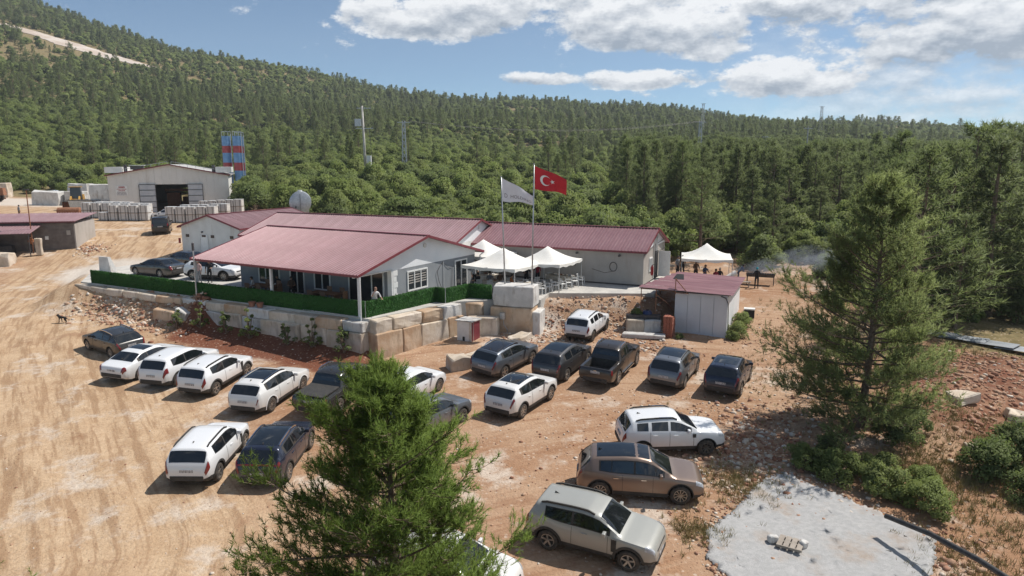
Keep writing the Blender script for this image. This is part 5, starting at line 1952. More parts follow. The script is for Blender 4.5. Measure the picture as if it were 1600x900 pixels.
def holding(F, cl):
    cu = bpy.data.curves.new('txt', 'FONT')
    cu.body = 'D  HOLDING'
    cu.size = 1.0
    cu.resolution_u = 3
    o = bpy.data.objects.new('txt', cu)
    COL.objects.link(o)
    dg = bpy.context.evaluated_depsgraph_get()
    dg.update()
    me = bpy.data.meshes.new_from_object(o.evaluated_get(dg))
    bpy.data.objects.remove(o)
    co = np.array([v.co[:2] for v in me.vertices])
    w = co[:, 0].max()
    faces = [tuple(p.vertices) for p in me.polygons]
    for off in (-0.012, 0.012):
        vs = [F(0.07 + 0.86 * x / w, 0.20 + 0.27 * y, off) for x, y in co]
        MB().add(vs, faces).build('lettering', mat('print_grey', (0.25, 0.22, 0.24)), cl)


RED = mat('flag_red', (0.55, 0.018, 0.03), (0.48, 0.014, 0.024), 2, 0.75)
WFL = mat('flag_white', (0.74, 0.74, 0.77), (0.68, 0.68, 0.72), 2, 0.8)
flag('company_flag', (-0.46, 44.75, 4.28), (-0.69, 44.75, 11.25), 1.45, 2.02, 0.08, 'white flag with grey lettering on the left flagpole',
     lambda u: 1.15 * u ** 1.15 + 0.03 * math.sin(u * 9), lambda u: 0.12 * u + 0.12 * u * u + 0.05 * math.sin(u * 8), WFL, holding, 0.6)
flag('national_flag', (1.30, 44.35, 4.28), (1.40, 44.35, 12.05), 1.45, 2.0, 0.12, 'red flag with white crescent and star on the right flagpole',
     lambda u: 0.85 * u ** 1.1 + 0.03 * math.sin(u * 7), lambda u: 0.32 * u + 0.12 * u * u * math.sin(u * 6 + 1), RED, crescent, 2.2)

# ------------------------------------------------------------------ party tents, tables and chairs
CANV = mat('tent_canvas', (0.74, 0.71, 0.65), (0.80, 0.78, 0.73), 1.2, 0.9)
PLW = mat('white_plastic', (0.76, 0.76, 0.75), (0.68, 0.68, 0.66), 5, 0.45)


def tent(x, y, z, rz, a, label, zc=2.1, zp=3.15, grp='white party tents'):
    t = thing('party_tent', (x, y, z), rz, label, 'tent', grp)
    n = 16
    h = a / 2
    vs, fs = [], []
    for i in range(n + 1):
        for j in range(n + 1):
            u, v = -1 + 2 * i / n, -1 + 2 * j / n
            r = max(abs(u), abs(v))
            zz = zc + (zp - zc) * (1 - r) ** 1.7 * 1.0 + 0.04 * (1 - abs(abs(u) - abs(v)))
            sag = -0.05 * (1 - min(abs(u), abs(v)) ** 2) * (r > 0.9)
            vs.append((u * h, v * h, zz + sag))
    m = n + 1
    fs = [(i * m + j, (i + 1) * m + j, (i + 1) * m + j + 1, i * m + j + 1) for i in range(n) for j in range(n)]
    cn = MB().add(vs, fs).build('canopy', CANV, t, smooth=True)
    v = MB()
    edge = [(i, 0) for i in range(n + 1)] + [(n, j) for j in range(1, n + 1)] + [(i, n) for i in range(n - 1, -1, -1)] + [(0, j) for j in range(n - 1, -1, -1)]
    pts = [vs[i * m + j] for i, j in edge]
    k = len(pts)
    q = [(p[0], p[1], p[2]) for p in pts] + [(p[0] * 1.004, p[1] * 1.004, p[2] - 0.20 - 0.04 * math.sin(i * 1.3)) for i, p in enumerate(pts)]
    v.add(q, [(i, i + 1, k + i + 1, k + i) for i in range(k - 1)])
    v.build('valance', CANV, cn)
    for sx in (-1, 1):
        for sy in (-1, 1):
            MB().box((sx * (h - 0.04), sy * (h - 0.04), zc / 2), (0.05, 0.05, zc)).build('leg', STEEL, t)
    f = MB()
    for s in (-1, 1):
        f.bar((-h, s * (h - 0.04), zc - 0.22), (0, s * (h - 0.04), zc - 0.02), 0.03).bar((0, s * (h - 0.04), zc - 0.22), (h, s * (h - 0.04), zc - 0.02), 0.03)
        f.bar((s * (h - 0.04), -h, zc - 0.22), (s * (h - 0.04), h, zc - 0.02), 0.03)
    f.build('frame', STEEL, t)
    return t


def chair_proto():
    t = thing('plastic_chair', (0, 0, 0), 0, '', 'chair', 'white plastic chairs on the terrace')
    MB().box((0, 0, 0.43), (0.44, 0.42, 0.03)).build('seat', PLW, t)
    for k in range(5):
        MB().bar((-0.16 + 0.08 * k, 0.20, 0.46), (-0.17 + 0.085 * k, 0.27, 0.84), 0.045, 0.015).build('back_slat', PLW, t)
    MB().bar((-0.21, 0.275, 0.85), (0.21, 0.275, 0.85), 0.06, 0.03).build('back_rail', PLW, t)
    for sx in (-1, 1):
        MB().bar((sx * 0.22, -0.2, 0.64), (sx * 0.22, 0.25, 0.66), 0.045, 0.025).build('armrest', PLW, t)
        for sy in (-1, 1):
            MB().bar((sx * 0.20, sy * 0.18, 0.64 if sy < 0 else 0.45), (sx * 0.24, sy * 0.24, 0.0), 0.04).build('leg', PLW, t)
    return t


def terrace_furniture():
    rz = R(-30)
    tent(-0.6, 48.25, ZT, rz, 4.3, 'white peaked tent nearest the flag pedestal', 1.95, 3.05)
    tent(2.6, 50.0, ZT, rz, 3.8, 'white peaked tent at the right beside the beige building', 1.95, 2.95)
    tent(-2.2, 53.2, ZT, rz, 3.8, 'white peaked tent half hidden behind the grey gable', 2.05, 3.1)
    tent(15.7, 55.4, gz(15.7, 55.4), R(-14), 3.9, 'white tent by the barbecue behind the container', 2.45, 3.5)
    proto = chair_proto()
    rng = np.random.default_rng(4)
    spots = [(2.0, 46.9, 150, 'white plastic chair at the terrace edge beside the pedestal'), (2.5, 47.6, 110, 'white plastic chair second from the pedestal along the edge'), (3.0, 48.2, 100, 'white plastic chair third along the terrace edge'),
             (3.6, 48.7, 120, 'white plastic chair fourth along the terrace edge'), (4.1, 49.3, 95, 'white plastic chair fifth along the terrace edge under tent corner'), (4.6, 50.0, 100, 'white plastic chair at the far end of the edge row'),
             (5.1, 50.6, 70, 'white plastic chair standing nearest the beige wall'), (-2.4, 48.2, 200, None), (-1.5, 47.3, 20, None), (-0.3, 46.9, 10, None), (0.5, 46.9, -20, None),
             (-0.2, 48.8, 170, None), (0.9, 48.3, 190, None), (-2.0, 49.8, 160, None), (1.7, 49.3, 210, None), (2.8, 51.6, 180, None)]
    for i, (x, y, a, lb) in enumerate(spots):
        c = proto if i == 0 else copy_tree(proto)
        c.location = (x, y, ZT)
        c.rotation_euler = (0, 0, R(a) + rng.normal() * 0.1)
        c['label'] = lb or 'white plastic chair in the shade under the nearest tent'
    for i, (x, y, l, lb) in enumerate([(-1.2, 48.1, 1.8, 'long table with pale cloth under the nearest tent'), (0.6, 47.6, 1.5, 'second cloth-covered table beside the flag pedestal'), (3.6, 50.6, 1.9, 'white buffet table laid with dishes at the beige wall'), (-2.0, 51.2, 1.8, 'table at the back near the grey gable')]):
        t = thing('banquet_table', (x, y, ZT), rz, lb, 'table', 'tables under the tents')
        MB().box((0, 0, 0.73), (l, 0.8, 0.035)).build('table_top', PLW, t)
        cl = MB()
        cl.box((0, 0, 0.755), (l + 0.06, 0.86, 0.012))
        cl.box((0, -0.432, 0.6), (l + 0.06, 0.01, 0.31))
        cl.box((0, 0.432, 0.6), (l + 0.06, 0.01, 0.31))
        cl.build('tablecloth', mat('beige_cloth', (0.48, 0.42, 0.34), (0.58, 0.53, 0.46), 6, 0.95), t)
        for sx in (-1, 1):
            for sy in (-1, 1):
                MB().box((sx * (l / 2 - 0.1), sy * 0.32, 0.355), (0.04, 0.04, 0.71)).build('leg', STEEL, t)
        for k in range(5):
            d = MB()
            px = -l / 2 + 0.25 + k * (l - 0.5) / 4
            d.tube([(px, 0.05 * (-1) ** k, 0.762), (px, 0.05 * (-1) ** k, 0.78), (px, 0.05 * (-1) ** k, 0.83)], [0.07, 0.12, 0.13], 10)
            tag(d.build('serving_bowl', [CHROME, PLW, RUST][k % 3], None, loc=(x, y, ZT), rz=rz), 'small serving bowl on the ' + ['long table under the nearest tent', 'cloth table beside the flag pedestal', 'buffet table at the beige wall', 'table near the grey gable'][i], 'bowl', 'bowls on the tables')
    for s in (-1,):                                   # porch dining set
        c_, s_ = math.cos(R(-29.87)), math.sin(R(-29.87))
        for i, (u, v) in enumerate(((-4.5, 1.9), (-10.2, 1.8))):
            X, Y = -8.86 + u * c_ - v * s_, 39.37 + u * s_ + v * c_
            t = thing('porch_table', (X, Y, ZT + 0.06), R(-29.87), ['brown wooden table on the porch near the corner post', 'brown wooden table on the porch near its left end'][i], 'table', 'tables on the porch')
            MB().box((0, 0, 0.73), (2.2, 0.85, 0.05)).build('table_top', mat('brown_wood', (0.17, 0.085, 0.045), (0.24, 0.13, 0.07), 3, 0.6, stretch=(1, 8, 1)), t)
            for sx in (-1, 1):
                MB().box((sx * 0.9, 0, 0.35), (0.08, 0.6, 0.7)).build('leg', MATS['brown_wood'], t)
            for k, (du, dv, a) in enumerate(((-0.6, -0.65, PI), (0.5, -0.65, PI), (-0.6, 0.7, 0), (0.5, 0.7, 0), (1.4, 0, -PI / 2))):
                XX, YY = X + du * c_ - dv * s_, Y + du * s_ + dv * c_
                w = thing('wooden_chair', (XX, YY, ZT + 0.06), R(-29.87) + a, ['dark wooden chair at the porch table near the corner', 'dark wooden chair at the porch table on the left'][i], 'chair', 'chairs on the porch')
                MB().box((0, 0, 0.44), (0.42, 0.42, 0.04)).build('seat', MATS['brown_wood'], w)
                MB().box((0, 0.2, 0.72), (0.42, 0.03, 0.5)).build('backrest', MATS['brown_wood'], w)
                for sx in (-1, 1):
                    for sy in (-1, 1):
                        MB().box((sx * 0.18, sy * 0.18, 0.21), (0.04, 0.04, 0.42)).build('leg', MATS['brown_wood'], w)


terrace_furniture()

# flower pots on the wall
for i in range(2):
    p = thing('flower_pot', (-16.55 + 0.62 * i, 43.15 - 0.33 * i, ZT - 0.1), 0, ['left of two terracotta pots on the retaining wall', 'right of two terracotta pots on the retaining wall'][i], 'pot', 'pots on the retaining wall')
    MB().tube([(0, 0, 0), (0, 0, 0.28), (0, 0, 0.34)], [0.15, 0.22, 0.24], 12).build('pot', mat('terracotta', (0.30, 0.12, 0.07), (0.38, 0.19, 0.13), 4, 0.85), p)
    MB().tube([(0, 0, 0.33), (0, 0, 0.345)], 0.2, 12).build('soil', RUST, p)

# white board leaning at the end of the fence
wbd = thing('leaning_board', (-34.0, 57.0, ZT - 0.1), R(-18), 'white slab leaning upright at the left end of the green fence', 'slab')
MB().add([(-0.55, 0, 0), (0.75, 0, 0), (0.35, 0.12, 1.35), (-0.6, 0.12, 1.35), (-0.5, 0.5, 0), (0.95, 0.5, 0), (0.45, 0.3, 1.35), (-0.5, 0.3, 1.35)],
         [(0, 1, 2, 3), (7, 6, 5, 4), (1, 5, 6, 2), (3, 2, 6, 7), (0, 3, 7, 4), (0, 4, 5, 1)]).build('slab', STONE_W, wbd)


# ------------------------------------------------------------------ container hut with its canopy
def container():
    th = R(-24)
    zb = 1.14
    b = thing('container_hut', (10.6, 44.15, zb), th, 'white site container under a rusty maroon sheet roof right of centre', 'container')
    Lx, Ly, Hc = 3.3, 7.2, 2.72
    w = mat('container_white', (0.58, 0.595, 0.62), (0.64, 0.655, 0.675), 0.6, 0.6)
    body = MB().box((Lx / 2, Ly / 2, Hc / 2), (Lx - 0.08, Ly - 0.08, Hc - 0.05)).build('body', w, b)
    for k in range(4):                                # front panels
        MB().box((Lx * (k + 0.5) / 4, 0.02, Hc / 2), (Lx / 4 - 0.03, 0.05, Hc - 0.22)).build('wall_panel', w, body)
    for k in range(8):
        MB().box((Lx - 0.02, Ly * (k + 0.5) / 8, Hc / 2), (0.05, Ly / 8 - 0.03, Hc - 0.22)).build('wall_panel', GABLE, body)
    MB().box((Lx / 2, 0.02, Hc - 0.06), (Lx, 0.07, 0.12)).build('top_beam', w, b)
    MB().box((Lx / 2, 0.02, 0.05), (Lx, 0.08, 0.11)).build('base_beam', w, b)
    for i, (x, y) in enumerate(((0.3, 0.4), (2.9, 0.4), (0.3, 6.6), (2.9, 6.6))):
        MB().box((x, y, -0.06), (0.4, 0.4, 0.16)).build('footing', CONC, b)
    rm = mat('rusty_maroon_sheet', (0.17, 0.065, 0.08), (0.25, 0.12, 0.13), 1.2, 0.6, stretch=(0.3, 3, 1))
    roof = MB()
    roof.bar((-2.3, -0.25, Hc + 0.20), (Lx + 0.2, -0.25, Hc + 0.08), 0.05, 0.06)
    r = roof.build('roof', DSTEEL, b)
    n = 7
    for i in range(n):
        y0, y1 = -0.3 + i * (Ly + 0.6) / n, -0.3 + (i + 1) * (Ly + 0.6) / n
        xl = -2.35 + 0.18 * i
        m = MB()
        k = 8
        v = []
        for j in range(k + 1):
            yy = y0 + (y1 - y0) * j / k
            zz = 0.03 * (j % 2)
            v += [(xl, yy, Hc + 0.22 + zz + 0.012 * (i % 2)), (Lx + 0.35, yy, Hc + 0.10 + zz + 0.012 * (i % 2))]
        m.add(v, [(2 * j, 2 * j + 1, 2 * j + 3, 2 * j + 2) for j in range(k)])
        m.build('roof_sheet', rm, r)
    fr = MB()
    for x, y in ((-2.2, -0.1), (-1.2, -0.15), (-1.6, 3.2)):
        MB().tube([(x, y, -0.45), (x, y, Hc + 0.18)], 0.03, 6).build('canopy_post', RUST, b)
    fr.bar((-2.2, -0.1, Hc + 0.1), (0, -0.1, Hc + 0.1), 0.05).bar((-1.2, -0.15, Hc - 0.2), (-0.4, -0.15, Hc - 0.75), 0.04)
    fr.bar((0.05, -0.2, Hc - 0.1), (0.05, -0.2, Hc + 0.95), 0.05).bar((0.05, -0.2, Hc + 0.9), (0.85, -0.2, Hc + 0.02), 0.05).bar((0.05, -0.2, Hc), (0.9, -0.2, Hc), 0.04)
    fr.build('canopy_frame', RUST, b)
    s = MB()
    s.add([(-0.2, 0.1, Hc + 0.85), (0.5, 0.1, Hc + 0.85), (0.4, 0.6, Hc + 1.12), (-0.05, 0.6, Hc + 1.12), (-0.2, 0.14, Hc + 0.83), (0.5, 0.14, Hc + 0.83), (0.4, 0.64, Hc + 1.1), (-0.05, 0.64, Hc + 1.1)],
          [(0, 1, 2, 3), (7, 6, 5, 4), (0, 4, 5, 1), (1, 5, 6, 2), (2, 6, 7, 3), (3, 7, 4, 0)])
    s.build('solar_panel', DARK, b)
    c = MB()
    c.tube([(Lx - 0.4, -0.05, Hc - 0.05), (Lx - 0.1, -0.07, Hc - 0.15), (Lx + 0.05, -0.05, Hc - 0.5), (Lx + 0.08, 0.3, 0.2)], 0.03, 6)
    c.build('cable', DSTEEL, b)
    # brick stack
    bs = thing('brick_stack', (9.75, 42.95, gz(9.75, 42.95) - 0.05), th, 'stack of red hollow bricks at the container corner', 'bricks')
    bm_ = mat('red_brick', (0.26, 0.075, 0.045), (0.36, 0.14, 0.09), 5, 0.9)
    rr = random.Random(4)
    me = MB().box((0, 0, 0), (0.19, 0.28, 0.135)).mesh('brick', [bm_])
    bevel_mesh(me, 0.008)
    for k in range(10):
        for i in range(3):
            for j in range(3):
                if k == 9 and rr.random() < 0.45:
                    continue
                o = link('brick', me, bs, (0.2 * i + rr.uniform(-.012, .012), 0.29 * j + rr.uniform(-.012, .012), 0.09 + k * 0.14))
                o.rotation_euler = (0, 0, rr.uniform(-.04, .04))
    # low stone planter and step
    rng = np.random.default_rng(44)
    p = thing('stone_planter', (8.0, 44.0, gz(8.0, 44.0)), R(-8), 'low grey stone planter wall left of the brick stack', 'planter')
    block(rng, p, (0.05, 0, 0.42), (1.15, 0.5, 0.85), 0, STONE, name='stone_block')
    block(rng, p, (1.15, 0, 0.42), (1.1, 0.5, 0.82), 0, STONE_W, name='stone_block')
    MB().box((0.55, 0.35, 0.95), (2.2, 0.5, 0.30)).build('trough', DSTEEL, p)
    st = thing('stone_step', (8.2, 42.9, gz(8.2, 42.9)), R(-14), 'long pale stone slab lying in front of the planter', 'slab')
    block(rng, st, (0.2, 0, 0.12), (2.7, 0.8, 0.28), 0, STONE_W, name='slab')
    br = thing('blue_drum', (8.9, 44.5, gz(8.9, 44.5) + 0.0), 0, 'dark blue plastic drum behind the stone planter', 'drum')
    MB().tube([(0, 0, 0), (0, 0, 0.3), (0, 0, 1.15), (0, 0, 1.3)], [0.28, 0.32, 0.32, 0.24], 16).build('barrel', mat('blue_plastic', (0.02, 0.035, 0.12), None, 4, 0.4), br, smooth=True, angle=40)
    MB().tube([(0, 0, 1.3), (0, 0, 1.36)], 0.1, 10).build('cap', DARK, br)


container()


# ------------------------------------------------------------------ barbecue
def barbecue():
    x, y = 20.9, 57.4
    z = gz(x, y)
    g = thing('charcoal_grill', (x, y, z), R(-22), 'long black charcoal grill smoking at the edge of the wood', 'grill')
    MB().add([(-1.1, -0.28, 0.68), (1.1, -0.28, 0.68), (1.1, 0.28, 0.68), (-1.1, 0.28, 0.68), (-1.15, -0.36, 0.95), (1.15, -0.36, 0.95), (1.15, 0.36, 0.95), (-1.15, 0.36, 0.95)],
             [(3, 2, 1, 0), (0, 1, 5, 4), (1, 2, 6, 5), (2, 3, 7, 6), (3, 0, 4, 7)]).build('trough', DSTEEL, g)
    gr = MB()
    for k in range(12):
        gr.bar((-1.05 + k * 0.19, -0.34, 0.93), (-1.05 + k * 0.19, 0.34, 0.93), 0.02)
    gr.build('grate', DSTEEL, g)
    MB().box((0, 0, 0.75), (2.1, 0.5, 0.08)).build('charcoal', DARK, g)
    for sx in (-1, 1):
        for sy in (-1, 1):
            MB().box((sx * 1.05, sy * 0.3, 0.35), (0.06, 0.06, 0.72)).build('leg', DSTEEL, g)
    b = thing('wooden_bench', (19.0, 56.6, gz(19.0, 56.6)), R(-24), 'weathered plank bench beside the grill', 'bench')
    for k in range(3):
        MB().box((0, -0.16 + 0.16 * k, 0.44), (1.6, 0.13, 0.04)).build('seat_plank', mat('grey_wood', (0.28, 0.24, 0.20), (0.36, 0.31, 0.26), 4, 0.85), b)
    for s in (-1, 1):
        MB().box((s * 0.65, 0, 0.21), (0.07, 0.42, 0.42)).build('leg', MATS['grey_wood'], b)
    c = thing('cool_box', (16.6, 47.3, gz(16.6, 47.3)), R(-20), 'black and white cool box standing right of the container', 'cool box')
    v, f = bevel_box(MB().box((0, 0, 0.3), (0.7, 0.5, 0.58)), 0.04)
    MB().add(v, f).build('body', DARK, c)
    MB().box((0, 0, 0.63), (0.74, 0.54, 0.08)).build('lid', WHITE, c)
    MB().bar((-0.36, 0, 0.45), (-0.42, 0, 0.45), 0.2, 0.05).build('handle', STEEL, c)
    r = thing('white_roll', (17.3, 54.9, gz(17.3, 54.9)), 0, 'thick white roll of sheeting leaning beside the barbecue tent', 'roll')
    MB().tube([(-0.75, 0, 0.55), (0.75, 0.1, 1.45)], 0.23, 14).build('roll', PLW, r, smooth=True, angle=40)
    MB().box((-0.35, 0.05, 0.35), (0.1, 0.4, 0.7)).build('prop', STEEL, r)
    t = thing('preparation_table', (15.2, 54.6, gz(15.2, 54.6)), R(-14), 'white work table in front of the people at the barbecue tent', 'table')
    MB().box((0, 0, 0.75), (1.9, 0.75, 0.05)).build('table_top', PLW, t)
    for sx in (-1, 1):
        for sy in (-1, 1):
            MB().box((sx * 0.85, sy * 0.3, 0.37), (0.05, 0.05, 0.74)).build('leg', STEEL, t)
    y_ = thing('yellow_sack', (12.2, 50.3, ZT - 0.35), R(20), 'yellow sack by the corner of the beige building', 'sack')
    bm = rough_block(np.random.default_rng(2), 0.5, 0.4, 0.6, 0.03, 0.1)
    bm.materials.append(mat('yellow_bag', (0.55, 0.36, 0.08), (0.62, 0.45, 0.15), 5, 0.8))
    link('bag', bm, y_, (0, 0, 0.6))
    MB().box((0, 0, 0.15), (0.8, 0.7, 0.3)).build('crate', PLW, y_)


barbecue()


# ------------------------------------------------------------------ quarry yard beyond
def yard():
    rng = np.random.default_rng(77)
    pm = mat('stone_pallet', (0.52, 0.50, 0.48), (0.62, 0.60, 0.57), 2.0, 0.85, stretch=(0.5, 0.5, 6))
    wrap = mat('pallet_film', (0.66, 0.66, 0.65), (0.58, 0.58, 0.58), 3, 0.5)
    proto = thing('stone_pallet', (0, 0, 0), 0, '', 'pallet', 'pallets of cut stone')
    for k in range(2):
        MB().box((0, 0, 0.62 + k * 0.98), (1.12, 1.05, 0.92)).build('stone_stack', pm, proto)
        MB().box((0, 0, 0.09 + k * 0.98), (1.15, 1.1, 0.10)).build('pallet_board', MATS['grey_wood'], proto)
    MB().box((0, 0, 2.075), (1.16, 1.09, 0.05)).build('cover_film', wrap, proto)
    for s in (-0.3, 0.3):
        MB().box((s, 0, 1.1), (0.04, 1.12, 1.96)).build('strap', DSTEEL, proto)
    low = thing('stone_pallet', (0, 0, 0), 0, '', 'pallet', 'pallets of cut stone')
    MB().box((0, 0, 0.62), (1.12, 1.05, 0.92)).build('stone_stack', pm, low)
    MB().box((0, 0, 0.09), (1.15, 1.1, 0.10)).build('pallet_board', MATS['grey_wood'], low)
    MB().box((0, 0, 1.105), (1.16, 1.09, 0.05)).build('cover_film', wrap, low)
    for s in (-0.3, 0.3):
        MB().box((s, 0, 0.6), (0.04, 1.12, 1.0)).build('strap', DSTEEL, low)
    sp = []
    for i in range(5):
        sp.append((-54.3 + 1.3 * i, 92.4 + 0.12 * i, 1 if i else 0, 'front rank of stone pallets left of the hangar door'))
    for i in range(7):
        sp.append((-58.2 + 1.3 * i, 95.2 + 0.1 * i, 1, 'back rank of stone pallets left of the hangar door'))
    for i in range(4):
        sp.append((-57.8 + 1.3 * i, 97.6, 1, 'third rank of stone pallets left of the hangar door'))
    for i in range(5):
        sp.append((-44.6 + 1.3 * i, 90.8 + 0.1 * i, 1, 'front rank of stone pallets right of the hangar door'))
    for i in range(5):
        sp.append((-44.2 + 1.3 * i, 94.2, 1, 'back rank of stone pallets right of the hangar door'))
    for i in range(5):
        sp.append((-44.5 + 1.25 * i, 100.5, 1, 'stone pallets against the right end of the hangar'))
    cnt, seen, ORD = {0: 0, 1: 0}, {}, ['first', 'second', 'third', 'fourth', 'fifth', 'sixth', 'seventh']
    for i, (x, y, two, lb) in enumerate(sp):
        src = proto if two else low
        o = src if cnt[two] == 0 else copy_tree(src)
        cnt[two] += 1
        o.location = (x, y, gz(x, y) - 0.02)
        o.rotation_euler = (0, 0, rng.normal() * 0.03)
        seen[lb] = seen.get(lb, -1) + 1
        o['label'] = ORD[seen[lb]] + ' pallet from the left in the ' + lb.replace('of stone pallets ', '') if 'rank' in lb else ORD[seen[lb]] + ' pallet from the left in the row ' + lb.replace('stone pallets ', '')
    # marble blocks in the yard
    bl = [(-75.6, 113.6, 4.3, 2.0, 2.3, 0.05, 'pale grey squared marble block in the middle of the yard'), (-71.6, 114.6, 3.0, 2.0, 2.4, 0.1, 'grey marble block right of the squared one'),
          (-93.0, 126.5, 3.6, 2, 2.6, 0.2, 'beige marble block at the far left of the yard'), (-79.0, 128.0, 4.0, 2, 2.9, -0.15, 'tilted grey-white marble block on the yard bank'), (-73.0, 126.0, 5.5, 2.4, 3.0, 0.12, 'largest white marble block before the scrub'),
          (-66.3, 117.5, 2.4, 2, 2.0, 0.3, 'white marble block behind the yellow loader'), (-62.5, 116, 3.0, 2.0, 1.9, -0.2, 'low marble block left of the hangar wall')]
    for x, y, l, w, h, a, lb in bl:
        t = thing('marble_block', (x, y, gz(x, y)), a, lb, 'stone block', 'marble blocks in the far yard')
        block(rng, t, (0, 0, h / 2 - 0.1), (l, w, h), 0, STONE_W if 'white' in lb or 'grey' in lb else STONE, j=0.12, name='block')
    for x, y, s, lb in ((-96, 120, 2.6, 'brown boulder heap at the far left edge'), (-91, 122.5, 2.0, 'smaller brown boulder heap by the far blocks')):
        t = thing('boulder', (x, y, gz(x, y)), 0.3, lb, 'boulder', 'boulders in the far yard')
        block(rng, t, (0, 0, s * 0.4), (s * 1.4, s, s), 0.4, RUST, j=0.35, name='rock')
    # rusty tank on the ground
    t = thing('rusty_tank', (-63.0, 98.8, gz(-63, 98.8)), R(8), 'rusty brown cylindrical tank lying beside the loader', 'tank')
    MB().tube([(-1.6, 0, 0.55), (-1.45, 0, 0.55), (1.45, 0, 0.55), (1.6, 0, 0.55)], [0.3, 0.52, 0.52, 0.3], 16).build('drum', RUST, t, smooth=True, angle=40)
    for s in (-0.9, 0.9):
        MB().box((s, 0, 0.06), (0.2, 0.9, 0.14)).build('cradle', DSTEEL, t)
    # fence screen by the hangar
    s = thing('steel_skip', (-63.6, 103.5, gz(-63.6, 103.5)), 0, 'grey steel skip against the left side of the hangar', 'skip')
    MB().add([(-1.5, -1, 0.2), (1.5, -1, 0.2), (1.5, 1, 0.2), (-1.5, 1, 0.2), (-1.8, -1.1, 1.8), (1.8, -1.1, 1.8), (1.8, 1.1, 1.8), (-1.8, 1.1, 1.8)], [(3, 2, 1, 0), (0, 1, 5, 4), (1, 2, 6, 5), (2, 3, 7, 6), (3, 0, 4, 7)]).build('bin', STEEL, s)
    MB().bar((-1.8, -1.1, 1.8), (1.8, -1.1, 1.8), 0.12).build('rim', DSTEEL, s)
    # wheel loader
    yl = mat('loader_yellow', (0.50, 0.29, 0.06), (0.40, 0.22, 0.06), 3, 0.55)

    def loader(x, y, yaw, lb, col):
        l = thing('wheel_loader', (x, y, gz(x, y)), R(yaw), lb, 'wheel loader', 'wheel loaders in the yard')
        MB().box((-1.5, 0, 1.7), (2.6, 1.7, 1.2), taper=0.9).build('engine_hood', col, l)
        cb_ = MB().box((0.1, 0, 2.6), (1.4, 1.5, 1.7), taper=0.88).build('cab', GLASSD, l)
        MB().box((0.1, 0, 3.5), (1.6, 1.6, 0.12)).build('cab_roof', col, cb_)
        MB().box((1.3, 0, 1.3), (1.5, 1.1, 0.8)).build('front_frame', col, l)
        for s_ in (-1, 1):
            MB().bar((1.2, s_ * 0.55, 2.0), (3.2, s_ * 0.6, 0.9), 0.22, 0.35).build('lift_arm', col, l)
        MB().add([(3.0, -1.45, 0.15), (4.1, -1.45, 0.1), (4.1, 1.45, 0.1), (3.0, 1.45, 0.15), (2.9, -1.45, 1.3), (3.5, -1.45, 1.4), (3.5, 1.45, 1.4), (2.9, 1.45, 1.3)], [(3, 2, 1, 0), (0, 4, 7, 3), (0, 1, 5, 4), (2, 3, 7, 6), (4, 5, 6, 7)]).build('bucket', RUST, l)
        tm, rm = wheel_meshes(0.78, 0.6, 'steel')
        for xx in (-1.5, 1.5):
            for s_ in (-1, 1):
                o = link('wheel', tm, l, (xx, s_ * 1.1, 0.78))
                link('rim', rm, o)
                if s_ < 0:
                    o.rotation_euler = (0, 0, PI)
    loader(-66.6, 106.5, -65, 'yellow wheel loader with raised cab left of the hangar', yl)
    loader(-88.0, 116.5, 200, 'brown wheel loader cut off at the left edge', RUST)
    # silos
    blue, band = mat('silo_blue', (0.13, 0.27, 0.48), (0.18, 0.32, 0.52), 1.5, 0.5), mat('silo_red', (0.34, 0.045, 0.05), (0.40, 0.08, 0.08), 1.5, 0.5)
    for i, (x, y, lb) in enumerate(((-50.55, 125.0, 'left blue and red banded cement silo'), (-49.5, 128.2, 'rear blue and red banded cement silo between the other two'), (-48.45, 124.5, 'right blue and red banded cement silo'))):
        g = gz(x, y)
        t = thing('cement_silo', (x, y, g), 0, lb, 'silo', 'banded cement silos')
        zt = 17.0 - g
        zs = [3.0, zt - 7.2, zt - 5.6, zt - 4.0, zt - 2.4, zt - 0.9]
        rad = 0.79
        zz = [zt - 9.2, zt - 6.0, zt - 4.6, zt - 2.9, zt - 1.7, zt]
        bd = MB().tube([(0, 0, 1.2), (0, 0, zz[0]), (0, 0, zz[1])], [0.2, rad, rad], 20).build('barrel', blue, t, smooth=True, angle=35)
        for k, m in ((1, band), (2, blue), (3, band), (4, blue)):
            MB().tube([(0, 0, zz[k] + 0.005), (0, 0, zz[k + 1] - 0.005)], rad + (0.01 if m is band else 0), 20).build('paint_band', m, bd, smooth=True, angle=35)
        rl = MB()
        for k in range(8):
            a = k * PI / 4
            rl.bar((rad * math.cos(a), rad * math.sin(a), zt), (rad * math.cos(a), rad * math.sin(a), zt + 0.8), 0.05)
            rl.bar((rad * math.cos(a), rad * math.sin(a), zt + 0.78), (rad * math.cos(a + PI / 4), rad * math.sin(a + PI / 4), zt + 0.78), 0.05)
        rl.build('railing', STEEL, t)
        MB().tube([(rad + 0.1, -0.3, 1.0), (rad + 0.1, -0.3, zt + 0.3)], 0.08, 8).build('filling_pipe', STEEL, t)
        for k in range(4):
            a = PI / 4 + k * PI / 2
            MB().bar((0.8 * math.cos(a), 0.8 * math.sin(a), 0), (0.85 * math.cos(a), 0.85 * math.sin(a), zz[0]), 0.14).build('leg', STEEL, t)
    # water tank behind the middle building
    t = thing('water_tank', (-24.2, 79.5, gz(-24.2, 79.5)), R(106), 'grey cylindrical water tank seen end-on behind the roofs', 'tank')
    zc = 7.75 - gz(-24.2, 79.5)
    dr = MB().tube([(-0.12, 0, zc), (0, 0, zc), (3.0, 0, zc), (3.12, 0, zc)], [0.9, 1.22, 1.22, 0.9], 24).build('drum', STEEL, t, smooth=True, angle=35)
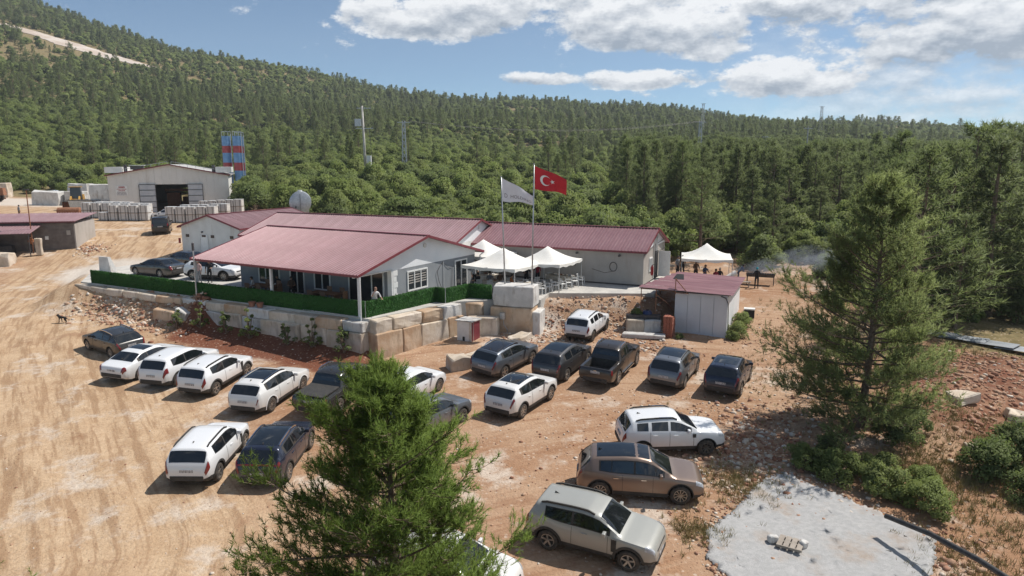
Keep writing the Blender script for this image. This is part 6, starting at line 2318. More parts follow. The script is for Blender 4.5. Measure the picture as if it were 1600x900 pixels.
    MB().tube([(0.8, 0, zc + 1.2), (0.8, 0, zc + 1.4)], 0.25, 12).build('manhole', WHITE, dr)
    MB().bar((-0.14, 0.0, zc - 1.0), (-0.14, 0.0, zc + 1.0), 0.25, 0.03).build('end_strip', DSTEEL, dr)
    for s in (0.6, 2.4):
        MB().box((s, 0, (zc - 1.0) / 2), (0.4, 1.8, max(0.4, zc - 0.95))).build('cradle', CONC, t)
    MB().tube([(-0.15, 0.5, zc - 0.4), (-0.4, 0.5, zc - 0.8), (-0.4, 0.5, 0.1)], 0.06, 8).build('outlet_pipe', DSTEEL, t)


yard()


# ------------------------------------------------------------------ workshop shed at the left edge
def shed():
    z = gz(-47, 69)
    dk = mat('sooty_block_wall', (0.135, 0.115, 0.105), (0.19, 0.165, 0.15), 1.4, 0.95, bump=0.02)
    s = thing('workshop_shed', (-44.6, 70.3, z - 0.2), R(14), 'long grey block shed with pinkish sheet roof at the left edge', 'shed')
    L, Hs = 9.8, 3.15
    for i in range(9):                                 # courses of the block wall
        off = 0.3 * (i % 2)
        x = -L
        course = MB()
        course.box((-L / 2, 0.1, 0.18 + i * 0.335), (L - 0.02, 0.2, 0.325))
        course.build('block_course', dk, s)
    MB().box((-L / 2, 3.2, Hs / 2), (L - 0.1, 6.0, Hs - 0.1)).build('wall', dk, s)
    MB().box((0.03, 3.1, Hs / 2 - 0.1), (0.08, 6.0, Hs - 0.2)).build('end_wall', WALLB, s)
    n = 10
    r = MB().bar((-L - 0.3, -0.35, Hs + 0.02), (0.3, -0.35, Hs + 0.02), 0.06, 0.12).build('roof', MAROON, s)
    me = roof_panel_mesh('roof_panel', (L + 0.6) / n, 6.9, ROOF_OLD, ribs=4)
    for i in range(n):
        o = link('roof_panel', me, r, (-L - 0.3 + i * (L + 0.6) / n, -0.4, Hs + 0.08))
        o.rotation_euler = (R(3.5), 0, 0)
    c = MB().bar((-8.2, -3.0, 2.25), (-2.9, -3.0, 2.25), 0.08).build('canopy', DSTEEL, s)
    me = roof_panel_mesh('canopy_sheet', 1.1, 3.2, ROOF_OLD, ribs=4)
    for i in range(5):
        o = link('canopy_sheet', me, c, (-8.3 + i * 1.1, -3.1, 2.3))
        o.rotation_euler = (R(11), 0, 0)
    for x in (-8.1, -5.6, -3.0):
        MB().tube([(x, -2.9, 0), (x, -2.9, 2.3)], 0.05, 8).build('canopy_post', DSTEEL, s)
    MB().box((-8.0, -1.2, 1.1), (0.15, 2.2, 2.2)).build('side_wall', WALLB, s)
    MB().box((-0.5, -0.02, 2.05), (0.35, 0.05, 0.45)).build('notice', WALLB, s)
    MB().box((-2.5, -0.02, 1.55), (0.3, 0.05, 0.35)).build('switch_box', WHITE, s)
    MB().box((-6.2, -0.9, 0.5), (2.0, 0.8, 0.9)).build('workbench', DSTEEL, s)
    pl = thing('yard_post', (-47.3, 67.9, z), 0, 'slim steel post with lamp in front of the pink-roofed shed', 'post')
    MB().tube([(0, 0, 0), (0, 0, 6.2)], 0.05, 8).build('pole', RUST, pl)
    MB().box((0, 0, 6.25), (0.5, 0.2, 0.12)).build('lamp', DSTEEL, pl)
    rng = np.random.default_rng(3)
    st = thing('standing_stone', (-46.7, 67.9, gz(-46.7, 67.9)), 0, 'tall pale pointed stone under the shed canopy', 'stone')
    block(rng, st, (0, 0, 0.85), (0.55, 0.4, 1.7), 0.2, STONE, j=0.06, name='stone')
    bd = thing('boulder', (-48.3, 64.6, gz(-48.3, 64.6)), 0, 'large beige boulder in front of the workshop canopy', 'boulder')
    block(rng, bd, (0, 0, 0.55), (2.2, 1.3, 1.25), 0.2, STONE, j=0.14, name='rock')
    cn = thing('site_cabin', (-49.8, 62.3, gz(-49.8, 62.3)), R(12), 'cream site cabin with coloured posters cut by the left edge', 'cabin')
    MB().box((-1.2, 1.4, 1.35), (3.0, 2.8, 2.6)).build('body', WALLW, cn)
    MB().box((-1.2, 1.4, 2.72), (3.3, 3.1, 0.14)).build('roof', WALLB, cn)
    MB().box((0.315, 1.4, 1.25), (0.03, 0.9, 1.9)).build('door', mat('dusty_blue', (0.10, 0.11, 0.19), (0.16, 0.16, 0.22), 4, 0.7), cn)
    MB().box((-0.35, -0.02, 1.55), (0.45, 0.03, 0.9)).build('poster', RUST, cn)
    MB().box((0.05, -0.02, 0.9), (0.3, 0.03, 1.5)).build('poster', MATS['dusty_blue'], cn)


shed()


# ------------------------------------------------------------------ power poles and wires
def poles():
    def top(t, w, z, n=3, m=None):
        MB().box((0, 0, z), (w, 0.12, 0.12)).build('crossarm', m or STEEL, t)
        for k in range(n):
            x = -w / 2 + 0.1 + k * (w - 0.2) / (n - 1)
            MB().tube([(x, 0, z + 0.05), (x, 0, z + 0.15), (x, 0, z + 0.32)], [0.03, 0.09, 0.05], 8).build('insulator', DSTEEL, t)
    x, y = -27.1, 130
    g = gz(x, y)
    t = thing('concrete_pole', (x, y, g), 0, 'pale concrete power pole with transformer left of centre in the scrub', 'power pole', 'power poles in the scrub')
    MB().tube([(0, 0, 0), (-0.25, 0, 22.6 - g)], [0.30, 0.16], 12).build('pole', CONC, t, smooth=True)
    top(t, 2.6, 22.2 - g)
    top(t, 3.2, 18.6 - g)
    MB().box((-1.0, -0.4, 19.6 - g), (1.1, 0.9, 1.3)).build('transformer', STEEL, t)
    MB().box((0.75, -0.4, 12.6 - g), (0.8, 0.6, 2.2)).build('switch_cabinet', WHITE, t)
    MB().tube([(0.9, 0, 18.5 - g), (1.3, 0, 12 - g), (1.4, 0, 0)], 0.04, 6).build('downlead', DSTEEL, t)

    def lattice(x, y, zt, w, lb):
        g = gz(x, y)
        t = thing('lattice_pole', (x, y, g), 0, lb, 'power pole', 'power poles in the scrub')
        h = zt - g
        leg = [(w, w), (-w, w), (-w, -w), (w, -w)]
        for a, b in leg:
            MB().bar((a, b, 0), (a * 0.5, b * 0.5, h), 0.10).build('leg', STEEL, t)
        br = MB()
        n = 9
        for k in range(n):
            f0, f1 = 1 - 0.5 * k / n, 1 - 0.5 * (k + 1) / n
            for i in range(4):
                a, b = leg[i], leg[(i + 1) % 4]
                br.bar((a[0] * f0, a[1] * f0, h * k / n), (b[0] * f1, b[1] * f1, h * (k + 1) / n), 0.06)
                br.bar((b[0] * f0, b[1] * f0, h * k / n), (a[0] * f1, a[1] * f1, h * (k + 1) / n), 0.06)
        br.build('bracing', STEEL, t)
        top(t, 2.6, h - 0.3)
        return (x, y, zt)
    P = [(-27.3, 130, 22.5)]
    P.append(lattice(-22.0, 144, 20.8, 0.5, 'lattice power pole just right of the concrete pole'))
    P.append(lattice(45.2, 170, 22.4, 0.55, 'lattice power pole above the far white van'))
    P.append(lattice(75.6, 210, 20.4, 0.5, 'lattice power pole by the bare dirt track on the right'))
    x, y = 62.7, 150
    g = gz(x, y)
    t = thing('wooden_pole', (x, y, g), 0, 'plain pole standing in the pines right of the lattice poles', 'power pole', 'power poles in the scrub')
    MB().tube([(0, 0, 0), (0, 0, 20.0 - g)], [0.2, 0.12], 10).build('pole', CONC, t)
    top(t, 1.8, 19.6 - g)
    for x, y, zt, lb in ((108, 402, 58, 'far pylon on the skyline right of centre'), (172, 395, 55, 'far pylon on the skyline towards the right')):
        g = gz(x, y)
        lattice(x, y, g + 18, 0.9, lb)

    def wire(a, b, sag, lb):
        pts = []
        for i in range(17):
            q = i / 16
            pts.append((a[0] + (b[0] - a[0]) * q, a[1] + (b[1] - a[1]) * q, a[2] + (b[2] - a[2]) * q - sag * 4 * q * (1 - q)))
        w = MB().tube(pts, 0.022, 4).build('power_line', DSTEEL)
        tag(w, lb, 'cable', 'overhead power lines')
    wire(P[1], P[2], 2.0, 'overhead power line between the two lattice poles')
    wire((P[1][0] + 1.1, P[1][1], P[1][2]), (P[2][0] + 1.1, P[2][1], P[2][2]), 2.2, 'second overhead line beside the one joining both lattice poles')
    wire(P[2], P[3], 1.5, 'overhead power line running on to the dirt track pole')
    wire((-70, 128, 18.5), P[0], 1.6, 'overhead power line coming from the left to the concrete pole')


poles()


# ------------------------------------------------------------------ things in the right foreground
def foreground():
    # concrete pad
    poly = [(10.7, 25.4), (11.9, 24.0), (13.2, 22.4), (14.1, 21.2), (13.4, 20.2), (12.3, 18.6), (11.4, 16.0), (6.8, 16.2), (6.6, 18.8), (6.2, 20.1), (6.6, 21.5), (8.3, 23.2), (9.7, 25.0)]
    rng = np.random.default_rng(6)
    xs, ys = np.arange(6.0, 14.6, 0.14), np.arange(15.8, 25.8, 0.14)
    X, Y = np.meshgrid(xs, ys)
    # subdivide polygon: keep cells whose centre lies inside, jitter the rim for a broken edge
    Xj, Yj = X + rng.normal(size=X.shape) * 0.05, Y + rng.normal(size=Y.shape) * 0.05
    Z = 0.065 * (Yj - 25) + 0.085 + vnoise(Xj, Yj, 1.5, 3) * 0.04 + rng.normal(size=Xj.shape) * 0.008
    nx, ny = len(xs), len(ys)
    keep = []
    for i in range(ny - 1):
        for j in range(nx - 1):
            cx, cy = Xj[i:i + 2, j:j + 2].mean(), Yj[i:i + 2, j:j + 2].mean()
            if inside(np.array([cx]), np.array([cy]), poly)[0]:
                keep.append((i * nx + j, i * nx + j + 1, (i + 1) * nx + j + 1, (i + 1) * nx + j))
    me = np_mesh('concrete_pad', np.stack([Xj, Yj, Z], -1).reshape(-1, 3), np.array(keep), [mat('spilled_concrete', (0.365, 0.36, 0.35), (0.43, 0.42, 0.41), 6.0, 0.95, bump=0.05, bscale=22, detail=8, stain=((0.36, 0.26, 0.18), 0.6, (1, 1, 1), 0.6), stretch=(0.9, 1.15, 1))])
    bm = bmesh.new()
    bm.from_mesh(me)
    bmesh.ops.delete(bm, geom=[v for v in bm.verts if not v.link_faces], context='VERTS')
    ret = bmesh.ops.extrude_face_region(bm, geom=list(bm.faces))
    for v in [g for g in ret['geom'] if isinstance(g, bmesh.types.BMVert)]:
        v.co.z -= 0.35
    bmesh.ops.recalc_face_normals(bm, faces=list(bm.faces))
    bm.to_mesh(me)
    bm.free()
    tag(link('concrete_pad', me), 'rough pale concrete pad in the lower right corner', None, kind='structure')

    def pz(x, y):
        return 0.065 * (y - 25) + 0.11
    p = thing('wooden_pallet', (9.05, 20.65, pz(9.05, 20.65)), R(-32), 'small grey wooden pallet lying on the concrete pad', 'pallet')
    for k in range(4):
        MB().box((-0.3 + 0.2 * k, 0, 0.10), (0.16, 0.72, 0.02)).build('slat', MATS['grey_wood'], p)
    for s in (-0.3, 0, 0.3):
        MB().box((0, s, 0.05), (0.78, 0.06, 0.075)).build('bearer', MATS['grey_wood'], p)
    for i, (x, y, s, lb) in enumerate(((8.55, 20.85, 0.26, 'white stone at the left end of the small pallet'), (9.45, 20.60, 0.22, 'grey stone at the right end of the small pallet'))):
        t = thing('loose_stone', (x, y, pz(x, y)), 0, lb, 'stone')
        block(rng, t, (0, 0, s * 0.4), (s * 1.2, s, s * 0.9), 0.5 * i, STONE_W, j=0.03, name='stone', bev=0.03)
    # black pipe
    t = thing('black_pipe', (0, 0, 0), 0, 'thick black plastic pipe sticking out over the concrete pad', 'pipe')
    hdpe = mat('black_pipe', (0.022, 0.022, 0.024), (0.05, 0.047, 0.045), 5, 0.5)
    pts = [(12.45, 21.3, 0.50), (13.05, 19.9, 0.66), (13.45, 18.2, 0.80), (13.75, 16.4, 0.85), (13.9, 14.6, 0.7), (13.9, 12.0, 0.2), (13.9, 9.5, -0.6)]
    MB().tube(pts, 0.085, 14, cap=False).build('pipe', hdpe, t, smooth=True)
    MB().tube([Vector(pts[0]) + (Vector(pts[0]) - Vector(pts[1])).normalized() * 0.02, pts[0]], 0.09, 14).build('end_collar', hdpe, t)
    block(rng, t, (13.75, 16.4, 0.0), (0.5, 0.5, 1.5), 0.3, STONE, j=0.05, name='support_stone', bev=0.03)
    # corrugated sheets
    gs = thing('tin_sheets', (0, 0, 0), 0, 'row of grey corrugated tin sheets lying by the wood', 'tin sheet')
    tin = mat('grey_tin', (0.36, 0.38, 0.40), (0.46, 0.48, 0.50), 1.5, 0.45, metal=0.5)
    for i in range(4):
        m = MB()
        v = []
        k = 12
        for j in range(k + 1):
            q = -0.55 + 1.1 * j / k
            zz = 0.04 * (j % 2) + 0.05 * i
            v += [(-1.3, q, zz), (1.3, q, zz + 0.02)]
        m.add(v, [(2 * j, 2 * j + 1, 2 * j + 3, 2 * j + 2) for j in range(k)])
        x, y = 27.4 + 0.95 * i, 43.4 - 1.25 * i
        o = m.build('sheet', tin, gs, loc=(x, y, gz(x, y) + 0.12))
        o.rotation_euler = (0.05, -0.03, R(-54 + 5 * (i % 2)))
    # pale rock slabs between the cars and the flag pedestal
    for x, y, l, w, h, a, lb in ((-2.95, 37.25, 1.3, 1.0, 0.9, 0.5, 'pale angular boulder beside the blue-grey crossover'), (-1.95, 38.6, 1.9, 0.9, 0.6, 0.9, 'flat pale rock behind the boulder by the crossover'),
                                 (-0.75, 40.3, 2.4, 1.1, 0.5, 0.95, 'long flat pale rock below the flag pedestal'), (0.55, 42.4, 1.8, 0.9, 0.45, 1.0, 'flat rock touching the foot of the flag pedestal'),
                                 (21.0, 30.8, 1.3, 0.8, 0.5, 0.3, 'pale flat rock on the red spoil bank at right'), (22.6, 29.6, 0.9, 0.7, 0.5, 1.2, 'smaller pale rock below the one on the spoil bank'), (19.2, 27.0, 0.8, 0.6, 0.4, 0.2, 'pale rock on the dry path between the bushes')):
        t = thing('boulder', (x, y, gz(x, y)), a, lb, 'boulder')
        block(rng, t, (0, 0, h * 0.28), (l, w, h), 0, STONE, j=0.10, name='rock', bev=0.06)


foreground()


def loose_stones():
    rng = np.random.default_rng(19)
    bm = bmesh.new()
    bmesh.ops.create_icosphere(bm, subdivisions=1, radius=1.0)
    v0 = np.array([v.co[:] for v in bm.verts])
    f0 = np.array([[v.index for v in f.verts] for f in bm.faces])
    bm.free()
    zones = [  # centre line, spread, count, size range
        ((6.0, 25.5), (13.5, 29.5), 2.6, 1500, 0.02, 0.11), ((8.0, 23.0), (12.0, 33.0), 3.2, 1100, 0.02, 0.10), ((9.0, 25.6), (11.6, 30.5), 1.1, 900, 0.03, 0.17), ((3.5, 44.5), (9.0, 45.5), 1.6, 1300, 0.03, 0.14),
        ((0.5, 41.5), (3.8, 45.0), 1.0, 700, 0.03, 0.15), ((-31, 49.5), (-21, 44.6), 1.1, 1500, 0.04, 0.20), ((-20, 43.8), (-9.5, 38.2), 1.0, 260, 0.015, 0.06),
        ((19.0, 30), (27, 36), 2.6, 2200, 0.03, 0.17), ((-3, 25), (6, 27), 4.5, 900, 0.015, 0.07), ((-10, 21), (-2, 30), 4.0, 600, 0.015, 0.06), ((14.5, 36), (18, 46), 2.0, 800, 0.02, 0.11),
        ((6.2, 18.0), (6.7, 21.8), 0.3, 320, 0.02, 0.10), ((6.9, 22.0), (9.9, 25.2), 0.3, 420, 0.02, 0.10), ((10.9, 25.3), (14.1, 21.3), 0.25, 300, 0.02, 0.10), ((9, 19), (10, 22), 1.6, 120, 0.01, 0.04), ((13.4, 19.0), (14.6, 21.4), 0.6, 200, 0.04, 0.16), ((-26, 20), (-14, 24), 4.0, 300, 0.015, 0.06), ((7.5, 41.5), (9.5, 40.2), 0.8, 200, 0.04, 0.16), ((-43.6, 71.5), (-42.6, 69.0), 0.8, 260, 0.05, 0.2)]
    V, F, M = [], [], []
    n0 = 0
    for a, b, sp, n, s0, s1 in zones:
        t = rng.uniform(0, 1, n)
        x = a[0] + (b[0] - a[0]) * t + rng.normal(size=n) * sp
        y = a[1] + (b[1] - a[1]) * t + rng.normal(size=n) * sp
        ok = ~inside(x, y, TERRACE)
        x, y = x[ok], y[ok]
        n = len(x)
        s = s0 + (s1 - s0) * rng.uniform(0, 1, n) ** 3
        z = ground_z(x, y) + s * 0.15
        sc = s[:, None] * rng.uniform(0.55, 1.3, (n, 3)) * np.array([1, 1, 0.7])
        jit = 1 + rng.normal(size=(n, len(v0), 3)) * 0.16
        ang = rng.uniform(0, 6.28, n)
        p = v0[None] * jit * sc[:, None, :]
        c, q = np.cos(ang)[:, None], np.sin(ang)[:, None]
        p = np.stack([p[..., 0] * c - p[..., 1] * q, p[..., 0] * q + p[..., 1] * c, p[..., 2]], -1) + np.stack([x, y, z], 1)[:, None, :]
        V.append(p.reshape(-1, 3))
        F.append((f0[None] + (n0 + np.arange(n) * len(v0))[:, None, None]).reshape(-1, 3))
        M.append(np.repeat(np.maximum(rng.integers(0, 3, n), (rng.uniform(0, 1, n) < 0.75) * 1 if a[0] > 13 else 0), len(f0)))
        n0 += n * len(v0)
    ms = [mat('pale_gravel', (0.55, 0.45, 0.35), (0.65, 0.58, 0.50), 1, 0.9), mat('brown_gravel', (0.36, 0.20, 0.125), (0.46, 0.30, 0.20), 1, 0.9), mat('red_gravel', (0.27, 0.12, 0.07), (0.38, 0.21, 0.14), 1, 0.9)]
    o = link('gravel', np_mesh('gravel', np.concatenate(V), np.concatenate(F), ms, np.concatenate(M)))
    tag(o, 'loose stones and gravel strewn over the dirt', None, kind='stuff')


loose_stones()


def quarry_scar():
    """bare pale cut on the far hillside and the dirt tracks"""
    rng = np.random.default_rng(9)
    m = mat('pale_rock_cut', (0.46, 0.37, 0.30), (0.58, 0.51, 0.45), 0.08, 0.95, bump=1.0, bscale=0.2)

    def strip(name, a, b, w, lb, n=40, k=6, mt=m, lift=0.8):
        a, b = np.array(a, float), np.array(b, float)
        d = (b - a) / np.linalg.norm(b - a)
        nn = np.array([-d[1], d[0]])
        v = []
        for i in range(n + 1):
            q = i / n
            c = a + (b - a) * q
            ww = w * (0.35 + 0.65 * math.sin(PI * min(max(q, 0.04), 0.96))) * (1 + 0.5 * float(vnoise(np.array([i * 1.0]), np.array([3.0]), 3.0, 2)[0]))
            for j in range(k + 1):
                p = c + nn * ww * (j / k - 0.5) * 2 + rng.normal(size=2) * w * 0.06
                v.append((p[0], p[1], gz(p[0], p[1]) + lift * (0.3 if j in (0, k) else 1)))
        f = np.array([(i * (k + 1) + j, (i + 1) * (k + 1) + j, (i + 1) * (k + 1) + j + 1, i * (k + 1) + j + 1) for i in range(n) for j in range(k)])
        o = link(name, np_mesh(name, np.array(v), f, [mt], smooth=False))
        tag(o, lb, None, kind='structure')
    strip('quarry_face', (-372, 531), (-255, 512), 11, 'pale bare quarry face high on the left hillside')
    soil = mat('bare_slope', (0.36, 0.20, 0.13), (0.46, 0.30, 0.21), 0.3, 0.95)
    strip('bare_slope', (-128, 330), (-112, 326), 3, 'bare reddish patch on the far hillside', 12, 3, soil, 0.4)
    strip('bare_slope', (-106, 335), (-92, 334), 2.5, 'second bare reddish patch on the far hillside', 12, 3, soil, 0.4)
    strip('dirt_track', (75, 200), (84, 246), 2.6, 'reddish dirt track climbing between the pines at right', 16, 3, soil, 0.25)
    strip('bare_slope', (-26, 134), (-16, 140), 1.8, 'bare reddish patch at the foot of the concrete pole', 10, 3, soil, 0.25)


quarry_scar()
# ------------------------------------------------------------------ people and the dog
SKIN = mat('skin', (0.42, 0.25, 0.17), (0.36, 0.20, 0.13), 8, 0.6)
HAIR = mat('dark_hair', (0.018, 0.014, 0.012), (0.03, 0.022, 0.018), 20, 0.7)
SHOE = mat('dark_shoe', (0.02, 0.018, 0.016), None, 8, 0.6)


def cloth(name, c):
    return mat('cloth_' + name, c, tuple(q * 0.7 for q in c), 6, 0.9)


def skin_mesh(verts, edges, rad, root, sub=1):
    me = bpy.data.meshes.new('body')
    me.from_pydata(verts, edges, [])
    o = bpy.data.objects.new('tmp', me)
    COL.objects.link(o)
    o.modifiers.new('skin', 'SKIN').use_smooth_shade = True
    sv = me.skin_vertices[0].data
    for i, r in enumerate(rad):
        sv[i].radius = (r, r) if not hasattr(r, '__len__') else r
        sv[i].use_root = (i == root)
    m = o.modifiers.new('sub', 'SUBSURF')
    m.levels = m.render_levels = sub
    dg = bpy.context.evaluated_depsgraph_get()
    dg.update()
    res = bpy.data.meshes.new_from_object(o.evaluated_get(dg))
    bpy.data.objects.remove(o)
    return res


def person_mesh(pose, arms):
    """joints in metres, facing -y; returns mesh with slots skin, top, trousers, shoes"""
    V, E, Rd, K = [], [], [], []

    def add(p, r, par=None, k=1):
        V.append(tuple(p))
        Rd.append(r)
        if par is not None:
            E.append((par, len(V) - 1))
            K.append(k)
        return len(V) - 1
    sit = pose == 'sit'
    lean = {'lean': 0.32, 'bend': 0.75}.get(pose, 0.04 if not sit else 0.1)
    pz = 0.50 if sit else (0.93 if pose != 'bend' else 0.90)
    sp = Vector((0, -math.sin(lean), math.cos(lean)))
    P0 = Vector((0, 0, pz))
    pel = add(P0, (0.15, 0.11))
    wa = add(P0 + sp * 0.17, (0.135, 0.10), pel, 1)
    ch = add(P0 + sp * 0.38, (0.165, 0.115), wa, 1)
    sh = add(P0 + sp * 0.49, (0.10, 0.085), ch, 1)
    nk = add(P0 + sp * 0.57, 0.052, sh, 0)
    hd = P0 + sp * 0.57 + Vector((0, -0.03, 0.0))
    h1 = add(hd + Vector((0, -0.02, 0.06)), (0.066, 0.075), nk, 0)
    h2 = add(hd + Vector((0, -0.015, 0.13)), (0.077, 0.092), h1, 0)
    h3 = add(hd + Vector((0, 0.0, 0.205)), (0.055, 0.065), h2, 0)
    add(hd + Vector((0, -0.125, 0.105)), 0.014, h1, 0)              # nose
    for s in (-1, 1):
        add(hd + Vector((s * 0.088, 0.005, 0.11)), 0.013, h2, 0)    # ears
    for s in (-1, 1):
        hip = add(P0 + Vector((s * 0.095, 0, -0.04)), 0.092, pel, 2)
        if sit:
            kn = add((s * 0.13, -0.44, 0.50), 0.066, hip, 2)
            an = add((s * 0.13, -0.46, 0.10), 0.042, kn, 2)
        else:
            kn = add((s * 0.11, -0.03, 0.50), 0.064, hip, 2)
            an = add((s * 0.12, 0.02, 0.09), 0.042, kn, 2)
        a = V[an]
        hl = add((a[0], a[1] + 0.02, 0.045), 0.042, an, 3)
        add((a[0] + s * 0.02, a[1] - 0.17, 0.035), 0.034, hl, 3)
        S = P0 + sp * 0.47 + Vector((s * 0.175, 0, 0))
        shj = add(S, 0.062, sh, 1)
        am = arms[0 if s < 0 else 1]
        if am == 'down':
            el, wr = S + Vector((s * 0.07, 0.03, -0.28)), S + Vector((s * 0.08, -0.06, -0.52))
        elif am == 'fwd':
            el, wr = S + Vector((s * 0.06, -0.12, -0.26)), S + Vector((s * 0.0, -0.36, -0.24))
        elif am == 'face':
            el, wr = S + Vector((s * 0.12, -0.20, -0.20)), S + Vector((-s * 0.02, -0.24, 0.08))
        elif am == 'rest':
            el, wr = S + Vector((s * 0.12, -0.10, -0.27)), S + Vector((s * 0.10, -0.36, -0.33))
        else:
            el, wr = S + Vector((s * 0.18, 0.06, -0.22)), S + Vector((s * 0.05, -0.10, -0.38))
        elj = add(el, 0.044, shj, 1)
        wrj = add(wr, 0.030, elj, 0)
        d = (wr - el).normalized()
        pm = add(wr + d * 0.06, (0.036, 0.022), wrj, 0)
        side = Vector((1, 0, 0)) if abs(d.x) < 0.7 else Vector((0, 1, 0))
        for q, (o, l) in enumerate(((-0.027, 0.055), (-0.009, 0.068), (0.009, 0.064), (0.027, 0.05))):
            b = add(wr + d * 0.095 + side * o, 0.0095, pm, 0)
            add(wr + d * (0.095 + l) + side * o + Vector((0, -0.015, 0)), 0.008, b, 0)
        t = add(wr + d * 0.05 + side * (-s * 0.045), 0.0105, pm, 0)
        add(wr + d * 0.09 + side * (-s * 0.065), 0.009, t, 0)
    me = skin_mesh(V, E, Rd, pel)
    A = np.array([V[a] for a, b in E])
    B = np.array([V[b] for a, b in E])
    rr = np.array([(np.mean(Rd[a]) + np.mean(Rd[b])) / 2 for a, b in E])
    mi = []
    for p in me.polygons:
        c = np.array(p.center)
        d = B - A
        t = np.clip(np.einsum('ij,ij->i', c - A, d) / np.maximum(np.einsum('ij,ij->i', d, d), 1e-9), 0, 1)
        q = np.linalg.norm(c - (A + d * t[:, None]), axis=1) - rr * 0.9
        mi.append(K[int(np.argmin(q))])
    mi = np.array(mi, np.int32)
    head = np.array(V[h2])
    hc = MB()
    n, m = 12, 6
    vs, fs = [], []
    for i in range(m + 1):
        ph = PI / 2 * i / m
        for k in range(n):
            a = 2 * PI * k / n
            low = -0.07 * (1 if math.sin(a) > -0.2 else 0) * (i == 0)
            vs.append((head[0] + 0.094 * math.cos(ph) * math.cos(a), head[1] + 0.012 + 0.106 * math.cos(ph) * math.sin(a), head[2] + 0.022 + low + 0.108 * math.sin(ph)))
    for i in range(m):
        for k in range(n):
            fs.append((i * n + k, i * n + (k + 1) % n, (i + 1) * n + (k + 1) % n, (i + 1) * n + k))
    hc.add(vs, fs)
    return me, hc, mi


POSES = {}


def person(x, y, z, yaw, label, top, trousers, pose='stand', arms=('down', 'down'), hair=HAIR, scale=1.0, grp=None):
    key = (pose, arms)
    if key not in POSES:
        POSES[key] = person_mesh(pose, arms)
    me, hc, mi = POSES[key]
    me = me.copy()
    me.materials.clear()
    for m in (SKIN, top, trousers, SHOE):
        me.materials.append(m)
    me.polygons.foreach_set('material_index', mi)
    t = thing('person', (x, y, z), R(yaw), label, 'person', grp)
    t.scale = (scale,) * 3
    link('body', me, t)
    hc.build('hair' if hair is HAIR else 'headwear', hair, t, smooth=True)
    return t


